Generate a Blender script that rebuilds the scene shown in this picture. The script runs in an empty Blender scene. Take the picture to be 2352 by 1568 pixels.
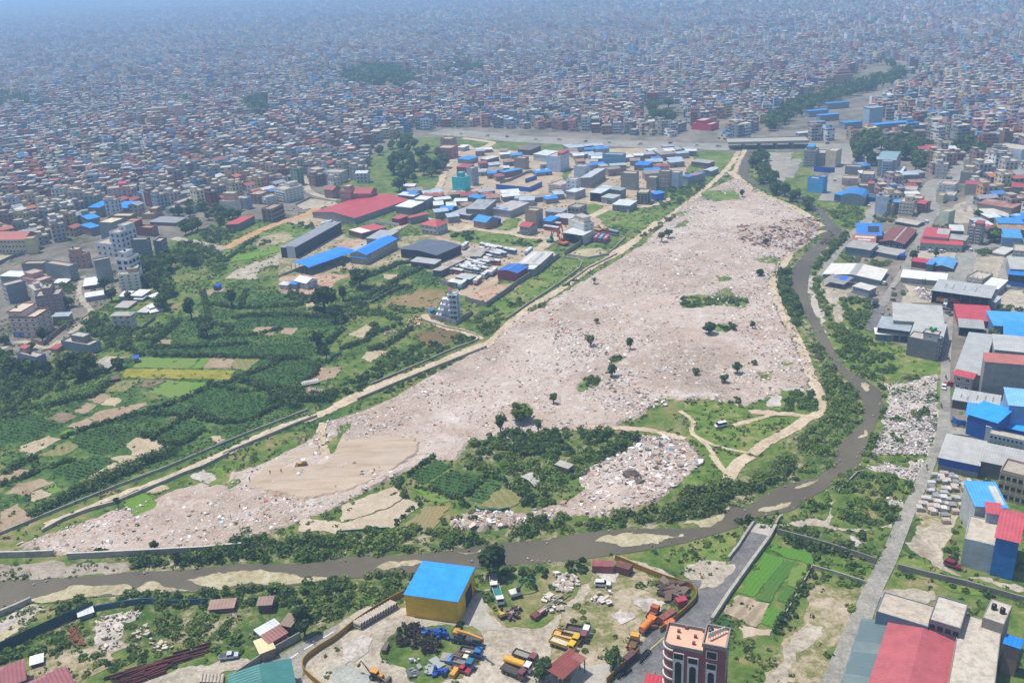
import bpy,bmesh,math,random
import numpy as np
from mathutils import Vector as Vc,Matrix
from mathutils.geometry import tessellate_polygon
R=math.radians;BO=bpy.data.objects;cos=math.cos;sin=math.sin
S=bpy.context.scene
COL=S.collection;LK=COL.objects.link
rng=random.Random(7)
CW,CH,CF=2352.0,1568.0,2129.0
PITCH=math.atan(868.0/CF);ROLL=R(2.95);CAMH=171.0
CAM=Vc((0,0,CAMH))
_f=Vc((0,cos(PITCH),-sin(PITCH)))
_r0=Vc((1,0,0));_u0=Vc((0,sin(PITCH),cos(PITCH)))
CR=_r0*cos(ROLL)-_u0*sin(ROLL)
CU=_u0*cos(ROLL)+_r0*sin(ROLL)
def at(x,y,z=0.0):
 d=_f+CR*((x-CW/2)/CF)-CU*((y-CH/2)/CF)
 t=(z-CAMH)/d.z
 return CAM+d*t
def px(p):
 v=Vc(p)-CAM;w=v.dot(_f)
 return(CW/2+CF*v.dot(CR)/w,CH/2-CF*v.dot(CU)/w)
def hoq(base,ytop):
 g=at(*base);lo,hi=0.0,80.0
 for _ in range(40):
  m=(lo+hi)/2
  if px((g.x,g.y,m))[1]>ytop:lo=m
  else:hi=m
 return lo
SUN_EL,SUN_DIR=R(70),Vc((-0.93,0.36))
w=bpy.data.worlds.new("World");S.world=w;w.use_nodes=True
nt=w.node_tree;bg=nt.nodes["Background"]
sky=nt.nodes.new("ShaderNodeTexSky");sky.sky_type='NISHITA';sky.sun_disc=False
sky.sun_elevation=SUN_EL
SUN_AZ=math.atan2(SUN_DIR.x,SUN_DIR.y)
sky.sun_rotation=SUN_AZ%(2*math.pi)
sky.air_density=1.0;sky.dust_density=1.5;sky.ozone_density=1.0
nt.links.new(sky.outputs[0],bg.inputs[0]);bg.inputs[1].default_value=0.13
sl=bpy.data.lights.new("sun","SUN");sl.energy=4.3;sl.angle=R(0.6);sl.color=(1,0.95,0.87)
so=BO.new("sun",sl);LK(so)
sv=Vc((sin(SUN_AZ)*cos(SUN_EL),cos(SUN_AZ)*cos(SUN_EL),sin(SUN_EL)))
so.rotation_euler=sv.to_track_quat('Z','Y').to_euler()
cd=bpy.data.cameras.new("camera");co=BO.new("camera",cd);LK(co)
cd.sensor_fit='HORIZONTAL';cd.sensor_width=36;cd.lens=36*CF/CW;cd.clip_start=1;cd.clip_end=60000
m=Matrix((CR,CU,-_f)).transposed().to_4x4();m.translation=CAM;co.matrix_world=m
S.camera=co
S.view_settings.view_transform='Standard';S.view_settings.look='None'
S.view_settings.exposure=EXPO=0.2;S.view_settings.gamma=1
S.cycles.use_denoising=True
S.cycles.max_bounces=5;S.cycles.diffuse_bounces=3;S.cycles.glossy_bounces=2;S.cycles.transmission_bounces=2
S.cycles.volume_bounces=1;S.cycles.use_adaptive_sampling=True;S.cycles.adaptive_threshold=0.02
FR={'D':(0,0,1),'T0':(0,0,3),'T1':(784,0,3),'T2':(1568,0,3),'M0':(0,522.67,3),'M1':(784,522.67,3),'M2':(1568,522.67,3),'B0':(0,1045.33,3),'B1':(784,1045.33,3),'B2':(1568,1045.33,3),'L0':(0,400,6),'L2':(0,600,6),'K0':(379.8,379.8,6),
'C1':(639.7,430,3.426),'C2':(1000,430,3.426),'C3':(1300.3,324.7,3.426),'C4':(900.3,299.7,3.426),
'R1':(1700.3,306.6,3.426),'R2':(1959.6,306.6,3.426),'R3':(1881.5,501.7,3.426),'R4':(1959.6,501.7,3.426),'R5':(1959.6,682.9,3.426),
'ZH':(940.8,627.2,11.25),'ZT':(1498.3,1393.7,9),'ZG':(2142.9,1184.7,11.25),'Z6':(2055.7,662,9),'Z7':(1937.3,390.2,9),'Z8':(1289.2,334.5,9),
'YS':(905.9,1240.4,7.5),'YV':(1142.9,1351.9,7.5),'YI':(822.3,1386.8,7.5),'YC':(1358.9,1240.4,7.5),'YR':(2007,1351.9,6.818),
'YB':(2090.6,871.1,9),'YW':(2090.6,1031.4,9),'YT':(1108,899,11.25)}
def D(fr,x,y):
 a=FR[fr];return(a[0]+x/a[2],a[1]+y/a[2])
def DL(fr,s):
 return[D(fr,*map(float,t.split(',')))for t in s.split()]
def gp(fr,x,y,z=0.0):return at(*D(fr,x,y),z)
MT_={}
def nwm(name):
 m=bpy.data.materials.new(name);m.use_nodes=True
 return m,m.node_tree.nodes,m.node_tree.links,m.node_tree.nodes['Principled BSDF']
def lin(c):
 if isinstance(c,str):
  v=[int(c[i:i+2],16)/255 for i in(0,2,4)]
  return tuple(((x+.055)/1.055)**2.4 if x>.04045 else x/12.92 for x in v)
 return tuple(c)
def rgba(c):return(*lin(c)[:3],1)
def rmp(n,l,src,stops,interp='LINEAR'):
 r=n.new('ShaderNodeValToRGB');cr=r.color_ramp;cr.interpolation=interp
 while len(cr.elements)<len(stops):cr.elements.new(0.5)
 for e,(p,c)in zip(cr.elements,stops):
  e.position=p;e.color=rgba(c)if not isinstance(c,float)else(c,c,c,1)
 l.new(src,r.inputs[0]);return r.outputs[0]
def no_(n,l,scale,detail=4,rough=.6,vec=None,dist=0.0):
 t=n.new('ShaderNodeTexNoise');t.inputs['Scale'].default_value=scale;t.inputs['Detail'].default_value=detail
 t.inputs['Roughness'].default_value=rough;t.inputs['Distortion'].default_value=dist
 if vec is not None:l.new(vec,t.inputs['Vector'])
 return t.outputs['Fac']
def mx_(n,l,fac,a,b,mode='MIX'):
 x=n.new('ShaderNodeMix');x.data_type='RGBA';x.blend_type=mode
 if isinstance(fac,(int,float)):x.inputs[0].default_value=fac
 else:l.new(fac,x.inputs[0])
 for i,v in((6,a),(7,b)):
  if isinstance(v,(str,tuple)):x.inputs[i].default_value=rgba(v)
  else:l.new(v,x.inputs[i])
 return x.outputs[2]
def geo(n):return n.new('ShaderNodeNewGeometry').outputs['Position']
def obc(n):return n.new('ShaderNodeTexCoord').outputs['Object']
def bpq(n,l,b,h,strength,dist=1.0):
 k=n.new('ShaderNodeBump');k.inputs['Strength'].default_value=strength;k.inputs['Distance'].default_value=dist
 l.new(h,k.inputs['Height']);l.new(k.outputs[0],b.inputs['Normal'])
def pn(color,rough=.6,var=.25,scale=.35,metal=0.0):
 k=('paint',color,rough,var,scale,metal)
 if k in MT_:return MT_[k]
 m,n,l,b=nwm('paint_'+str(len(MT_)))
 c=lin(color);dk=tuple(x*(1-var)*.92 for x in c);lt=tuple(min(1,x*(1+var*.35))for x in c)
 f=no_(n,l,scale,6,.65,obc(n))
 l.new(rmp(n,l,f,[(.3,dk),(.62,lt)]),b.inputs[0])
 b.inputs['Roughness'].default_value=rough;b.inputs['Metallic'].default_value=metal
 MT_[k]=m;return m
def sq(color,axis=0,pitch=1.0,rough=.45,var=.22,old=None,spec=.35):
 k=('sheet',color,axis,pitch,rough,var,old)
 if k in MT_:return MT_[k]
 m,n,l,b=nwm('sheet_'+str(len(MT_)))
 oc=obc(n);sp=n.new('ShaderNodeSeparateXYZ');l.new(oc,sp.inputs[0])
 c=lin(color);dk=tuple(x*(1-var)for x in c);lt=tuple(min(1,x*(1+var*.3))for x in c)
 base=rmp(n,l,no_(n,l,.25,6,.7,oc),[(.3,dk),(.6,lt)])
 if old:
  mp=n.new('ShaderNodeMapping');l.new(oc,mp.inputs[0])
  mp.inputs['Scale'].default_value=(1/2.2,1/7,0)if axis==0 else(1/7,1/2.2,0)
  v=n.new('ShaderNodeTexWhiteNoise');fl=n.new('ShaderNodeVectorMath');fl.operation='FLOOR'
  l.new(mp.outputs[0],fl.inputs[0]);l.new(fl.outputs[0],v.inputs[0])
  msk=rmp(n,l,v.outputs['Value'],[(.0,0.0),(.62,0.0),(.66,.8),(1,.9)])
  base=mx_(n,l,msk,base,old)
 wv=n.new('ShaderNodeMath');wv.operation='MULTIPLY';wv.inputs[1].default_value=2*math.pi/pitch
 l.new(sp.outputs[axis],wv.inputs[0])
 sn=n.new('ShaderNodeMath');sn.operation='SINE';l.new(wv.outputs[0],sn.inputs[0])
 l.new(base,b.inputs[0]);b.inputs['Roughness'].default_value=rough;b.inputs['Specular IOR Level'].default_value=spec
 bpq(n,l,b,sn.outputs[0],.35,.12*pitch)
 MT_[k]=m;return m
def brq(color,mortar='8a8580',w=.9,h=.28,dirt=.35):
 k=('brick',color,mortar,w,h,dirt)
 if k in MT_:return MT_[k]
 m,n,l,b=nwm('masonry_'+str(len(MT_)))
 oc=obc(n);sp=n.new('ShaderNodeSeparateXYZ');l.new(oc,sp.inputs[0])
 ad=n.new('ShaderNodeMath');l.new(sp.outputs[0],ad.inputs[0]);l.new(sp.outputs[1],ad.inputs[1])
 cb=n.new('ShaderNodeCombineXYZ');l.new(ad.outputs[0],cb.inputs[0]);l.new(sp.outputs[2],cb.inputs[1])
 t=n.new('ShaderNodeTexBrick');l.new(cb.outputs[0],t.inputs['Vector'])
 c=lin(color);t.inputs['Color1'].default_value=rgba(tuple(x*1.1 for x in c));t.inputs['Color2'].default_value=rgba(tuple(x*.8 for x in c))
 t.inputs['Mortar'].default_value=rgba(mortar);t.inputs['Scale'].default_value=1;t.inputs['Mortar Size'].default_value=.025
 t.inputs['Brick Width'].default_value=w;t.inputs['Row Height'].default_value=h
 f=no_(n,l,.3,6,.7,oc)
 l.new(mx_(n,l,rmp(n,l,f,[(.35,dirt),(.6,0.0)]),t.outputs[0],tuple(x*.45 for x in c)),b.inputs[0])
 b.inputs['Roughness'].default_value=.9
 MT_[k]=m;return m
def cq(a='a39e92',b2='6f6b64',scale=.35,name='concrete'):
 k=('conc',a,b2,scale)
 if k in MT_:return MT_[k]
 m,n,l,b=nwm(name);p=geo(n)
 f=no_(n,l,scale,8,.72,p);f2=no_(n,l,scale*6,4,.6,p)
 c=rmp(n,l,f,[(.32,b2),(.55,a)])
 l.new(mx_(n,l,rmp(n,l,f2,[(.42,0.0),(.62,.35)]),c,b2),b.inputs[0])
 b.inputs['Roughness'].default_value=.9;bpq(n,l,b,f2,.25,.05)
 MT_[k]=m;return m
def glass(c='0c1014',r=.12):
 k=('glass',c,r)
 if k in MT_:return MT_[k]
 m,n,l,b=nwm('window_glass');b.inputs[0].default_value=rgba(c);b.inputs['Roughness'].default_value=r
 MT_[k]=m;return m
def pz(c,r=.6,metal=0.0):
 return pn(c,r,.12,1.2,metal)
def gmq(name,stops,scale=.08,detail=9,fine=1.2,finestops=None,rough=.95,bmp=.3,streak=None):
 if name in MT_:return MT_[name]
 m,n,l,b=nwm(name);p=geo(n)
 vec=p
 if streak:
  mp=n.new('ShaderNodeMapping');l.new(p,mp.inputs[0]);mp.inputs['Rotation'].default_value=(0,0,streak[0])
  mp.inputs['Scale'].default_value=(streak[1],1,1);vec=mp.outputs[0]
 f=no_(n,l,scale,detail,.68,vec,.4);fm=no_(n,l,scale*5,8,.76,vec,.3)
 ma=n.new('ShaderNodeMath');ma.operation='MULTIPLY_ADD';ma.inputs[1].default_value=1.15;l.new(fm,ma.inputs[0]);l.new(f,ma.inputs[2])
 mb_=n.new('ShaderNodeMath');mb_.operation='MULTIPLY_ADD';mb_.inputs[1].default_value=1.0;mb_.inputs[2].default_value=-.56;l.new(ma.outputs[0],mb_.inputs[0])
 c=rmp(n,l,mb_.outputs[0],stops)
 f2=no_(n,l,fine,5,.7,vec)
 if finestops:c=mx_(n,l,rmp(n,l,f2,finestops[0]),c,finestops[1])
 v=n.new('ShaderNodeMapRange');v.inputs[1].default_value=.3;v.inputs[2].default_value=.7;v.inputs[3].default_value=.68;v.inputs[4].default_value=1.22
 l.new(f2,v.inputs[0])
 h=n.new('ShaderNodeVectorMath');h.operation='SCALE';l.new(c,h.inputs[0]);l.new(v.outputs[0],h.inputs['Scale'])
 l.new(h.outputs[0],b.inputs[0]);b.inputs['Roughness'].default_value=rough;b.inputs['Specular IOR Level'].default_value=.15
 if bmp:bpq(n,l,b,f2,bmp,.3)
 MT_[name]=m;return m
def rcq(name,ca,cb,ang,pitch,soil,cover=.5):
 k=('row',name)
 if k in MT_:return MT_[k]
 m,n,l,b=nwm(name);p=geo(n)
 mp=n.new('ShaderNodeMapping');l.new(p,mp.inputs[0]);mp.inputs['Rotation'].default_value=(0,0,ang);mp.inputs['Scale'].default_value=(1/pitch,1/pitch,1)
 wv=n.new('ShaderNodeTexWave');wv.wave_type='BANDS';wv.bands_direction='X';l.new(mp.outputs[0],wv.inputs[0])
 wv.inputs['Scale'].default_value=.31;wv.inputs['Distortion'].default_value=2.6;wv.inputs['Detail'].default_value=3;wv.inputs['Detail Scale'].default_value=2.5
 f=no_(n,l,1.3,7,.8,p);f3=no_(n,l,.09,5,.6,p)
 green=mx_(n,l,f,ca,cb)
 ad=n.new('ShaderNodeMath');ad.operation='MULTIPLY_ADD';ad.inputs[1].default_value=.5;l.new(wv.outputs['Fac'],ad.inputs[0])
 s=n.new('ShaderNodeMath');s.operation='MULTIPLY_ADD';l.new(f,s.inputs[0]);s.inputs[1].default_value=2.2;s.inputs[2].default_value=-.85;l.new(s.outputs[0],ad.inputs[2])
 a2=n.new('ShaderNodeMath');a2.operation='ADD';l.new(ad.outputs[0],a2.inputs[0])
 s2=n.new('ShaderNodeMath');s2.operation='MULTIPLY_ADD';l.new(f3,s2.inputs[0]);s2.inputs[1].default_value=1.5;s2.inputs[2].default_value=-.75;l.new(s2.outputs[0],a2.inputs[1])
 msk=rmp(n,l,a2.outputs[0],[(max(0,1-cover-.25),0.0),(min(1,1-cover+.15),1.0)])
 l.new(mx_(n,l,msk,soil,green),b.inputs[0]);b.inputs['Roughness'].default_value=.9;b.inputs['Specular IOR Level'].default_value=.2
 bpq(n,l,b,a2.outputs[0],.6,.5)
 MT_[k]=m;return m
def lfm(name='leaves'):
 if name in MT_:return MT_[name]
 m,n,l,b=nwm(name);a=n.new('ShaderNodeAttribute');a.attribute_name='tint'
 l.new(a.outputs['Color'],b.inputs[0]);b.inputs['Roughness'].default_value=.6;b.inputs['Specular IOR Level'].default_value=.2
 tr=n.new('ShaderNodeBsdfTranslucent');l.new(a.outputs['Color'],tr.inputs[0])
 mx=n.new('ShaderNodeMixShader');mx.inputs[0].default_value=.4;l.new(b.outputs[0],mx.inputs[1]);l.new(tr.outputs[0],mx.inputs[2])
 l.new(mx.outputs[0],n['Material Output'].inputs[0])
 MT_[name]=m;return m
def tmq(name,rough=.85,nsq=.0):
 if name in MT_:return MT_[name]
 m,n,l,b=nwm(name);a=n.new('ShaderNodeAttribute');a.attribute_name='tint'
 src=a.outputs['Color']
 if nsq:
  f=no_(n,l,.5,5,.7,geo(n));src=mx_(n,l,rmp(n,l,f,[(.35,nsq),(.6,0.0)]),src,'4a4640')
 l.new(src,b.inputs[0]);b.inputs['Roughness'].default_value=rough
 MT_[name]=m;return m
def tag(o,lb,cat,gr=None,kind=None):
 if lb:o['label']=lb
 if cat:o['category']=cat
 if gr:o['group']=gr
 if kind:o['kind']=kind
 return o
def emq(name,loc,rz,lb,cat,gr=None):
 o=BO.new(name,None);LK(o);o.location=loc;o.rotation_euler=(0,0,rz);o.empty_display_size=1
 return tag(o,lb,cat,gr)
def ctq(o,parent=None):
 c=o.copy();LK(c)
 if parent is not None:c.parent=parent
 for ch in o.children:ctq(ch,c)
 return c
class MB:
 def __init__(s):s.v=[];s.f=[];s.m=[];s.mats=[]
 def slot(s,mat):
  if mat not in s.mats:s.mats.append(mat)
  return s.mats.index(mat)
 def add(s,vs,fs,mat):
  n=len(s.v);k=s.slot(mat);s.v+=[tuple(v)for v in vs]
  for f in fs:s.f.append(tuple(i+n for i in f));s.m.append(k)
 def bx(s,x0,y0,z0,x1,y1,z1,mat,btq=True):
  vs=[(x0,y0,z0),(x1,y0,z0),(x1,y1,z0),(x0,y1,z0),(x0,y0,z1),(x1,y0,z1),(x1,y1,z1),(x0,y1,z1)]
  fs=[(0,1,5,4),(1,2,6,5),(2,3,7,6),(3,0,4,7),(4,5,6,7)]
  if btq:fs.append((3,2,1,0))
  s.add(vs,fs,mat)
 def hexa(s,bot,top,mat):
  s.add(list(bot)+list(top),[(0,1,5,4),(1,2,6,5),(2,3,7,6),(3,0,4,7),(4,5,6,7),(3,2,1,0)],mat)
 def prism(s,poly,z0,z1,mat,cap=None):
  n=len(poly);vs=[(p[0],p[1],z0)for p in poly]+[(p[0],p[1],z1)for p in poly]
  s.add(vs,[(i,(i+1)%n,(i+1)%n+n,i+n)for i in range(n)],mat)
  s.add([(p[0],p[1],z1)for p in poly],[tuple(range(n))],cap or mat)
 def side(s,prof,y0,y1,mat):
  n=len(prof);vs=[(p[0],y0,p[1])for p in prof]+[(p[0],y1,p[1])for p in prof]
  s.add(vs,[(i,(i+1)%n,(i+1)%n+n,i+n)for i in range(n)]+[tuple(range(n))[::-1],tuple(range(n,2*n))],mat)
 def tb_(s,p,q,r0,r1,mat,n=8,cap=True):
  p,q=Vc(p),Vc(q);d=(q-p).normalized();a=d.orthogonal().normalized();b=d.cross(a)
  vs=[]
  for c,r in((p,r0),(q,r1)):
   for i in range(n):
    t=2*math.pi*i/n;vs.append(c+a*(r*cos(t))+b*(r*sin(t)))
  fs=[(i,(i+1)%n,(i+1)%n+n,i+n)for i in range(n)]
  if cap:fs+=[tuple(range(n))[::-1],tuple(range(n,2*n))]
  s.add(vs,fs,mat)
 def k_(s,name,parent=None,smooth=False):
  me=bpy.data.meshes.new(name);me.from_pydata(s.v,[],s.f)
  for m in s.mats:me.materials.append(m)
  me.polygons.foreach_set('material_index',s.m)
  if smooth:me.polygons.foreach_set('use_smooth',[True]*len(s.f))
  me.update()
  o=BO.new(name,me);LK(o)
  if parent is not None:o.parent=parent
  return o
def npm(name,verts,nper,tint,mat):
 V=np.asarray(verts,dtype=np.float32).reshape(-1,3);nf=len(V)//nper
 me=bpy.data.meshes.new(name);me.vertices.add(len(V));me.vertices.foreach_set('co',V.ravel())
 me.loops.add(nf*nper);me.loops.foreach_set('vertex_index',np.arange(nf*nper,dtype=np.int32))
 me.polygons.add(nf);me.polygons.foreach_set('loop_start',np.arange(0,nf*nper,nper,dtype=np.int32))
 if tint is not None:
  a=me.color_attributes.new('tint','FLOAT_COLOR','CORNER')
  c=np.ones((nf,nper,4),dtype=np.float32);c[:,:,:3]=np.asarray(tint,dtype=np.float32)[:,None,:]
  a.data.foreach_set('color',c.ravel())
 me.materials.append(mat);me.update(calc_edges=True);me.validate()
 o=BO.new(name,me);LK(o);return o
NR=np.random.default_rng(11)
def ipq(P,poly):
 x,y=P[:,0],P[:,1];r=np.zeros(len(P),bool);n=len(poly)
 for i in range(n):
  x1,y1=poly[i][:2];x2,y2=poly[(i+1)%n][:2]
  c=((y1>y)!=(y2>y));
  if y1!=y2:r^=c&(x<(x2-x1)*(y-y1)/(y2-y1)+x1)
 return r
def area(poly):
 return abs(sum(poly[i][0]*poly[(i+1)%len(poly)][1]-poly[(i+1)%len(poly)][0]*poly[i][1]for i in range(len(poly))))/2
def sct(poly,density):
 P=np.array([p[:2]for p in poly]);lo,hi=P.min(0),P.max(0)
 n=int((hi-lo).prod()*density);q=lo+NR.random((n,2))*(hi-lo)
 return q[ipq(q,[tuple(p)for p in P])]
def gq(pts,z=0.0):return[at(x,y,z)for x,y in pts]
def vnq(P,scale,seed=0):
 q=P*scale+seed*17.31;i=np.floor(q).astype(np.int64);f=q-i;f=f*f*(3-2*f)
 def h(a,b):
  v=np.sin(a*127.1+b*311.7+seed*74.7)*43758.5453;return v-np.floor(v)
 a=h(i[:,0],i[:,1]);b=h(i[:,0]+1,i[:,1]);c=h(i[:,0],i[:,1]+1);d=h(i[:,0]+1,i[:,1]+1)
 return(a*(1-f[:,0])+b*f[:,0])*(1-f[:,1])+(c*(1-f[:,0])+d*f[:,0])*f[:,1]
def rough_edge(poly,amp,step):
 def sub(a,b,n):
  d=b-a;L=d.length
  if L<1.6 or n==0:return[a]
  m=(a+b)/2+Vc((-d.y,d.x,0))/max(L,1e-6)*rng.gauss(0,1)*min(L*.11,amp*1.5)
  return sub(a,m,n-1)+sub(m,b,n-1)
 out=[];n=len(poly)
 for i in range(n):out+=sub(Vc(poly[i]),Vc(poly[(i+1)%n]),6)
 return out
LAYER={};ROADG=[];BARE=[];CUTS=[]
def paq(name,pts,mat,level=0,edge=0.0,step=4.0,lb=None,kind='structure'):
 k=LAYER.get(level,0);LAYER[level]=k+1
 z=.02+level*.05+.0021*(k%24)
 g=gq(pts,z)
 if edge:g=rough_edge(g,edge,step)
 tri=tessellate_polygon([g])
 me=bpy.data.meshes.new(name);me.from_pydata([tuple(p)for p in g],[],[tuple(t)for t in tri]);me.materials.append(mat)
 bm=bmesh.new();bm.from_mesh(me)
 for f in bm.faces:
  if f.normal.z<0:f.normal_flip()
 bm.to_mesh(me);bm.free()
 if any(k in name for k in('road','street','track','highway','path')):ROADG.append(np.array([tuple(p)[:2]for p in g]))
 if any(k in name for k in('plot','yard','dust','floor','lot','slab','apron','lane','sand','pale'))and 'mixed' not in name and 'valley' not in name:BARE.append(pts)
 o=BO.new(name,me);LK(o);o['kind']=kind
 if lb:o['label']=lb
 return o
def stp(line,w0,w1=None):
 g=[at(*p)for p in line];n=len(g);L=[];Rr=[]
 for i,p in enumerate(g):
  d=(g[min(i+1,n-1)]-g[max(i-1,0)]);nn=Vc((-d.y,d.x,0)).normalized()
  w=w0+(0 if w1 is None else(w1-w0)*i/(n-1))
  L.append(p+nn*w/2);Rr.append(p-nn*w/2)
 return L+Rr[::-1]
def slq(line,k=4):
 out=[]
 n=len(line)
 for i in range(n-1):
  p0=line[max(i-1,0)];p1=line[i];p2=line[i+1];p3=line[min(i+2,n-1)]
  for j in range(k):
   t=j/k
   out.append(tuple(.5*((2*p1[a])+(-p0[a]+p2[a])*t+(2*p0[a]-5*p1[a]+4*p2[a]-p3[a])*t*t+(-p0[a]+3*p1[a]-3*p2[a]+p3[a])*t**3)for a in(0,1)))
 out.append(line[-1]);return out
def spq(name,line,w,mat,level=1,w1=None,edge=0.0,lb=None,smooth=True,kind='structure'):
 if smooth and len(line)>2:line=slq(line)
 g=stp(line,w,w1)
 return paq(name,[px(p)for p in g],mat,level,edge,lb=lb,kind=kind)
def WL(line,h,t,mat,name='boundary_wall',lb=None,cat='wall',gr=None,cap=None,posts=0,postmat=None,smooth=False,z0=0.0):
 if smooth:line=slq(line)
 g=[at(*p)for p in line];n=len(g);L=[];Rr=[]
 for i,p in enumerate(g):
  d=(g[min(i+1,n-1)]-g[max(i-1,0)]);nn=Vc((-d.y,d.x,0)).normalized()
  L.append(p+nn*t/2);Rr.append(p-nn*t/2)
 o0=g[0];mb=MB()
 vs=[]
 for i in range(n):
  for q,z in((L[i],z0),(Rr[i],z0),(Rr[i],h),(L[i],h)):vs.append((q.x-o0.x,q.y-o0.y,z))
 fs=[];fc=[]
 for i in range(n-1):
  a=i*4;b=a+4
  fs+=[(a+1,b+1,b+2,a+2),(b,a,a+3,b+3)];fc.append((a+2,b+2,b+3,a+3))
 fs+=[(0,1,2,3),((n-1)*4+1,(n-1)*4,(n-1)*4+3,(n-1)*4+2)]
 n0=len(mb.v);mb.v+=vs;k=mb.slot(mat)
 for f in fs:mb.f.append(f);mb.m.append(k)
 k2=mb.slot(cap or mat)
 for f in fc:mb.f.append(f);mb.m.append(k2)
 o=mb.k_(name);o.location=(o0.x,o0.y,0);tag(o,lb,cat,gr)
 if posts:
  acc=0.0;idx=0
  for i in range(n-1):
   a,b=g[i],g[i+1];Ls=(b-a).length;s=posts-acc if acc else 0
   while s<Ls and idx<60:
    p=a+(b-a)*(s/Ls);pm=MB();pm.bx(-.16,-.16,0,.16,.16,h+.25,postmat or mat)
    po=pm.k_('post',o);po.location=(p.x-o0.x,p.y-o0.y,0);idx+=1
    s+=posts
   acc=(Ls-(s-posts))%posts if Ls>0 else 0
 return o
G_GRASS=gmq('grass_ground',[(.30,'3a5020'),(.42,'4e6728'),(.53,'637535'),(.63,'7d7a4a'),(.75,'998868')],.035,9,.9,([(.48,0.0),(.68,.6)],'33481f'))
Ga=gmq('meadow_ground',[(.3,'466022'),(.45,'5c752e'),(.57,'70803c'),(.68,'8f8556'),(.8,'a3957a')],.05,9,1.1,([(.48,0.0),(.68,.55)],'374f20'))
Gb=gmq('riverside_ground',[(.3,'35501e'),(.47,'4c6528'),(.58,'77744a'),(.7,'a79b86')],.06,9,.9,([(.48,0.0),(.7,.6)],'2f4620'))
G_CITY=gmq('town_ground',[(.3,'4a5236'),(.42,'6a665a'),(.55,'7b746a'),(.7,'8d8272')],.012,10,.3,([(.5,0.0),(.7,.4)],'55524a'))
G_DIRT=gmq('dirt_ground',[(.3,'94826c'),(.5,'a8967e'),(.7,'b8a78f')],.09,8,1.0,([(.52,0.0),(.75,.45)],'857560'))
Gd=gmq('dust_ground',[(.3,'8a8070'),(.45,'9d9382'),(.58,'aba190'),(.72,'b8af9f')],.07,8,.9,([(.55,0.0),(.8,.4)],'978b76'))
Gg=gmq('lot_ground',[(.3,'5c6632'),(.45,'7f7c52'),(.55,'a0927a'),(.72,'b5a892')],.06,9,.8,([(.5,0.0),(.75,.5)],'5a5a34'))
G_SAND=gmq('sand_ground',[(.3,'8f8468'),(.5,'a59b7c'),(.7,'b5ac93')],.09,7,.8,([(.5,0.0),(.7,.35)],'77704f'))
Gf=gmq('pale_rubble_ground',[(.3,'8f857a'),(.45,'aaa096'),(.58,'bfb6ae'),(.72,'cfc8c2')],.12,9,.9,([(.46,0.0),(.66,.7)],'7a7264'))
G_RUBBLE=gmq('rubble_ground',[(.26,'8f8274'),(.40,'a2917f'),(.5,'ab9b8d'),(.6,'b7a596'),(.74,'c2b7ad')],.028,11,.55,([(.5,0.0),(.72,.6)],'87796b'),bmp=.6)
G_ASPHALT=gmq('asphalt',[(.3,'5d5c5c'),(.5,'6b6a69'),(.7,'7c7a76')],.05,8,1.5,([(.55,0.0),(.8,.35)],'8a8579'),.9,.08)
Gc=gmq('worn_road',[(.3,'77746d'),(.5,'8a877f'),(.7,'9a968b')],.05,8,1.4,([(.5,0.0),(.8,.4)],'a39c8d'),.9,.08)
Ge=gmq('dirt_track',[(.3,'a08d74'),(.5,'b5a38a'),(.7,'c3b49d')],.1,7,.9,([(.55,0.0),(.8,.35)],'8d7c65'))
Gh=cq('a9a498','8a857a',.2,'concrete_slab')
def soil(i):
 return[gmq('ploughed_soil',[(.3,'85725d'),(.5,'98856d'),(.7,'a6937b')],.12,6,1.6,([(.5,0.0),(.7,.4)],'75634f')),gmq('dry_soil',[(.3,'998a70'),(.5,'aa9b80'),(.7,'b8aa90')],.12,6,1.6,([(.5,0.0),(.7,.3)],'8a7a5f')),
gmq('dark_soil',[(.3,'6a5b49'),(.5,'7c6c58'),(.7,'8c7c66')],.12,6,1.6,([(.5,0.0),(.7,.3)],'5e5040'))][i]
ANG=R(-25)
Ca=rcq('dark_vegetable_rows','2a4a1e','43662c',ANG,1.5,'45552f',.85)
Cb_=rcq('vegetable_rows','34541f','507434',ANG+R(90),1.7,'55603a',.75)
Cc_=rcq('green_crop','3c5c24','587a36',ANG,2.2,'6a6a44',.72)
Cd_=rcq('young_crop','5c7a30','76913f',ANG+R(90),1.9,'7d7a50',.66)
Ce_=rcq('seedling_bed','587a24','6f8f32',ANG,2.4,'6c8030',.85)
Cf_=rcq('olive_crop','6b7038','858250',ANG,2.6,'8d8260',.55)
C_YELLOW=gmq('yellowing_grass',[(.3,'6b7026'),(.5,'8a8530'),(.65,'99903e'),(.8,'8a7a58')],.09,8,1.0,([(.5,0.0),(.7,.4)],'5f6a22'))
C_PADDY=rcq('paddy','4a7622','5f8c32',R(40),1.2,'5d7a2c',.92)
C_PADDY2=rcq('paddy_dark','40662a','527c30',R(40),1.2,'5a6a30',.85)
C_FURROW=rcq('furrowed_soil','8d7d68','9d8c74',R(40),3.2,'b0a188',.45)
C_MUD=gmq('mud_plot',[(.3,'a3937c'),(.5,'b0a18b'),(.7,'b9ab97')],.05,5,2.2,([(.55,0.0),(.8,.2)],'978770'))
gm=MB();gm.add([(-30000,-1500,0),(30000,-1500,0),(30000,40000,0),(-30000,40000,0)],[(0,1,2,3)],G_CITY)
go=gm.k_('ground');go['kind']='structure'
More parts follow.
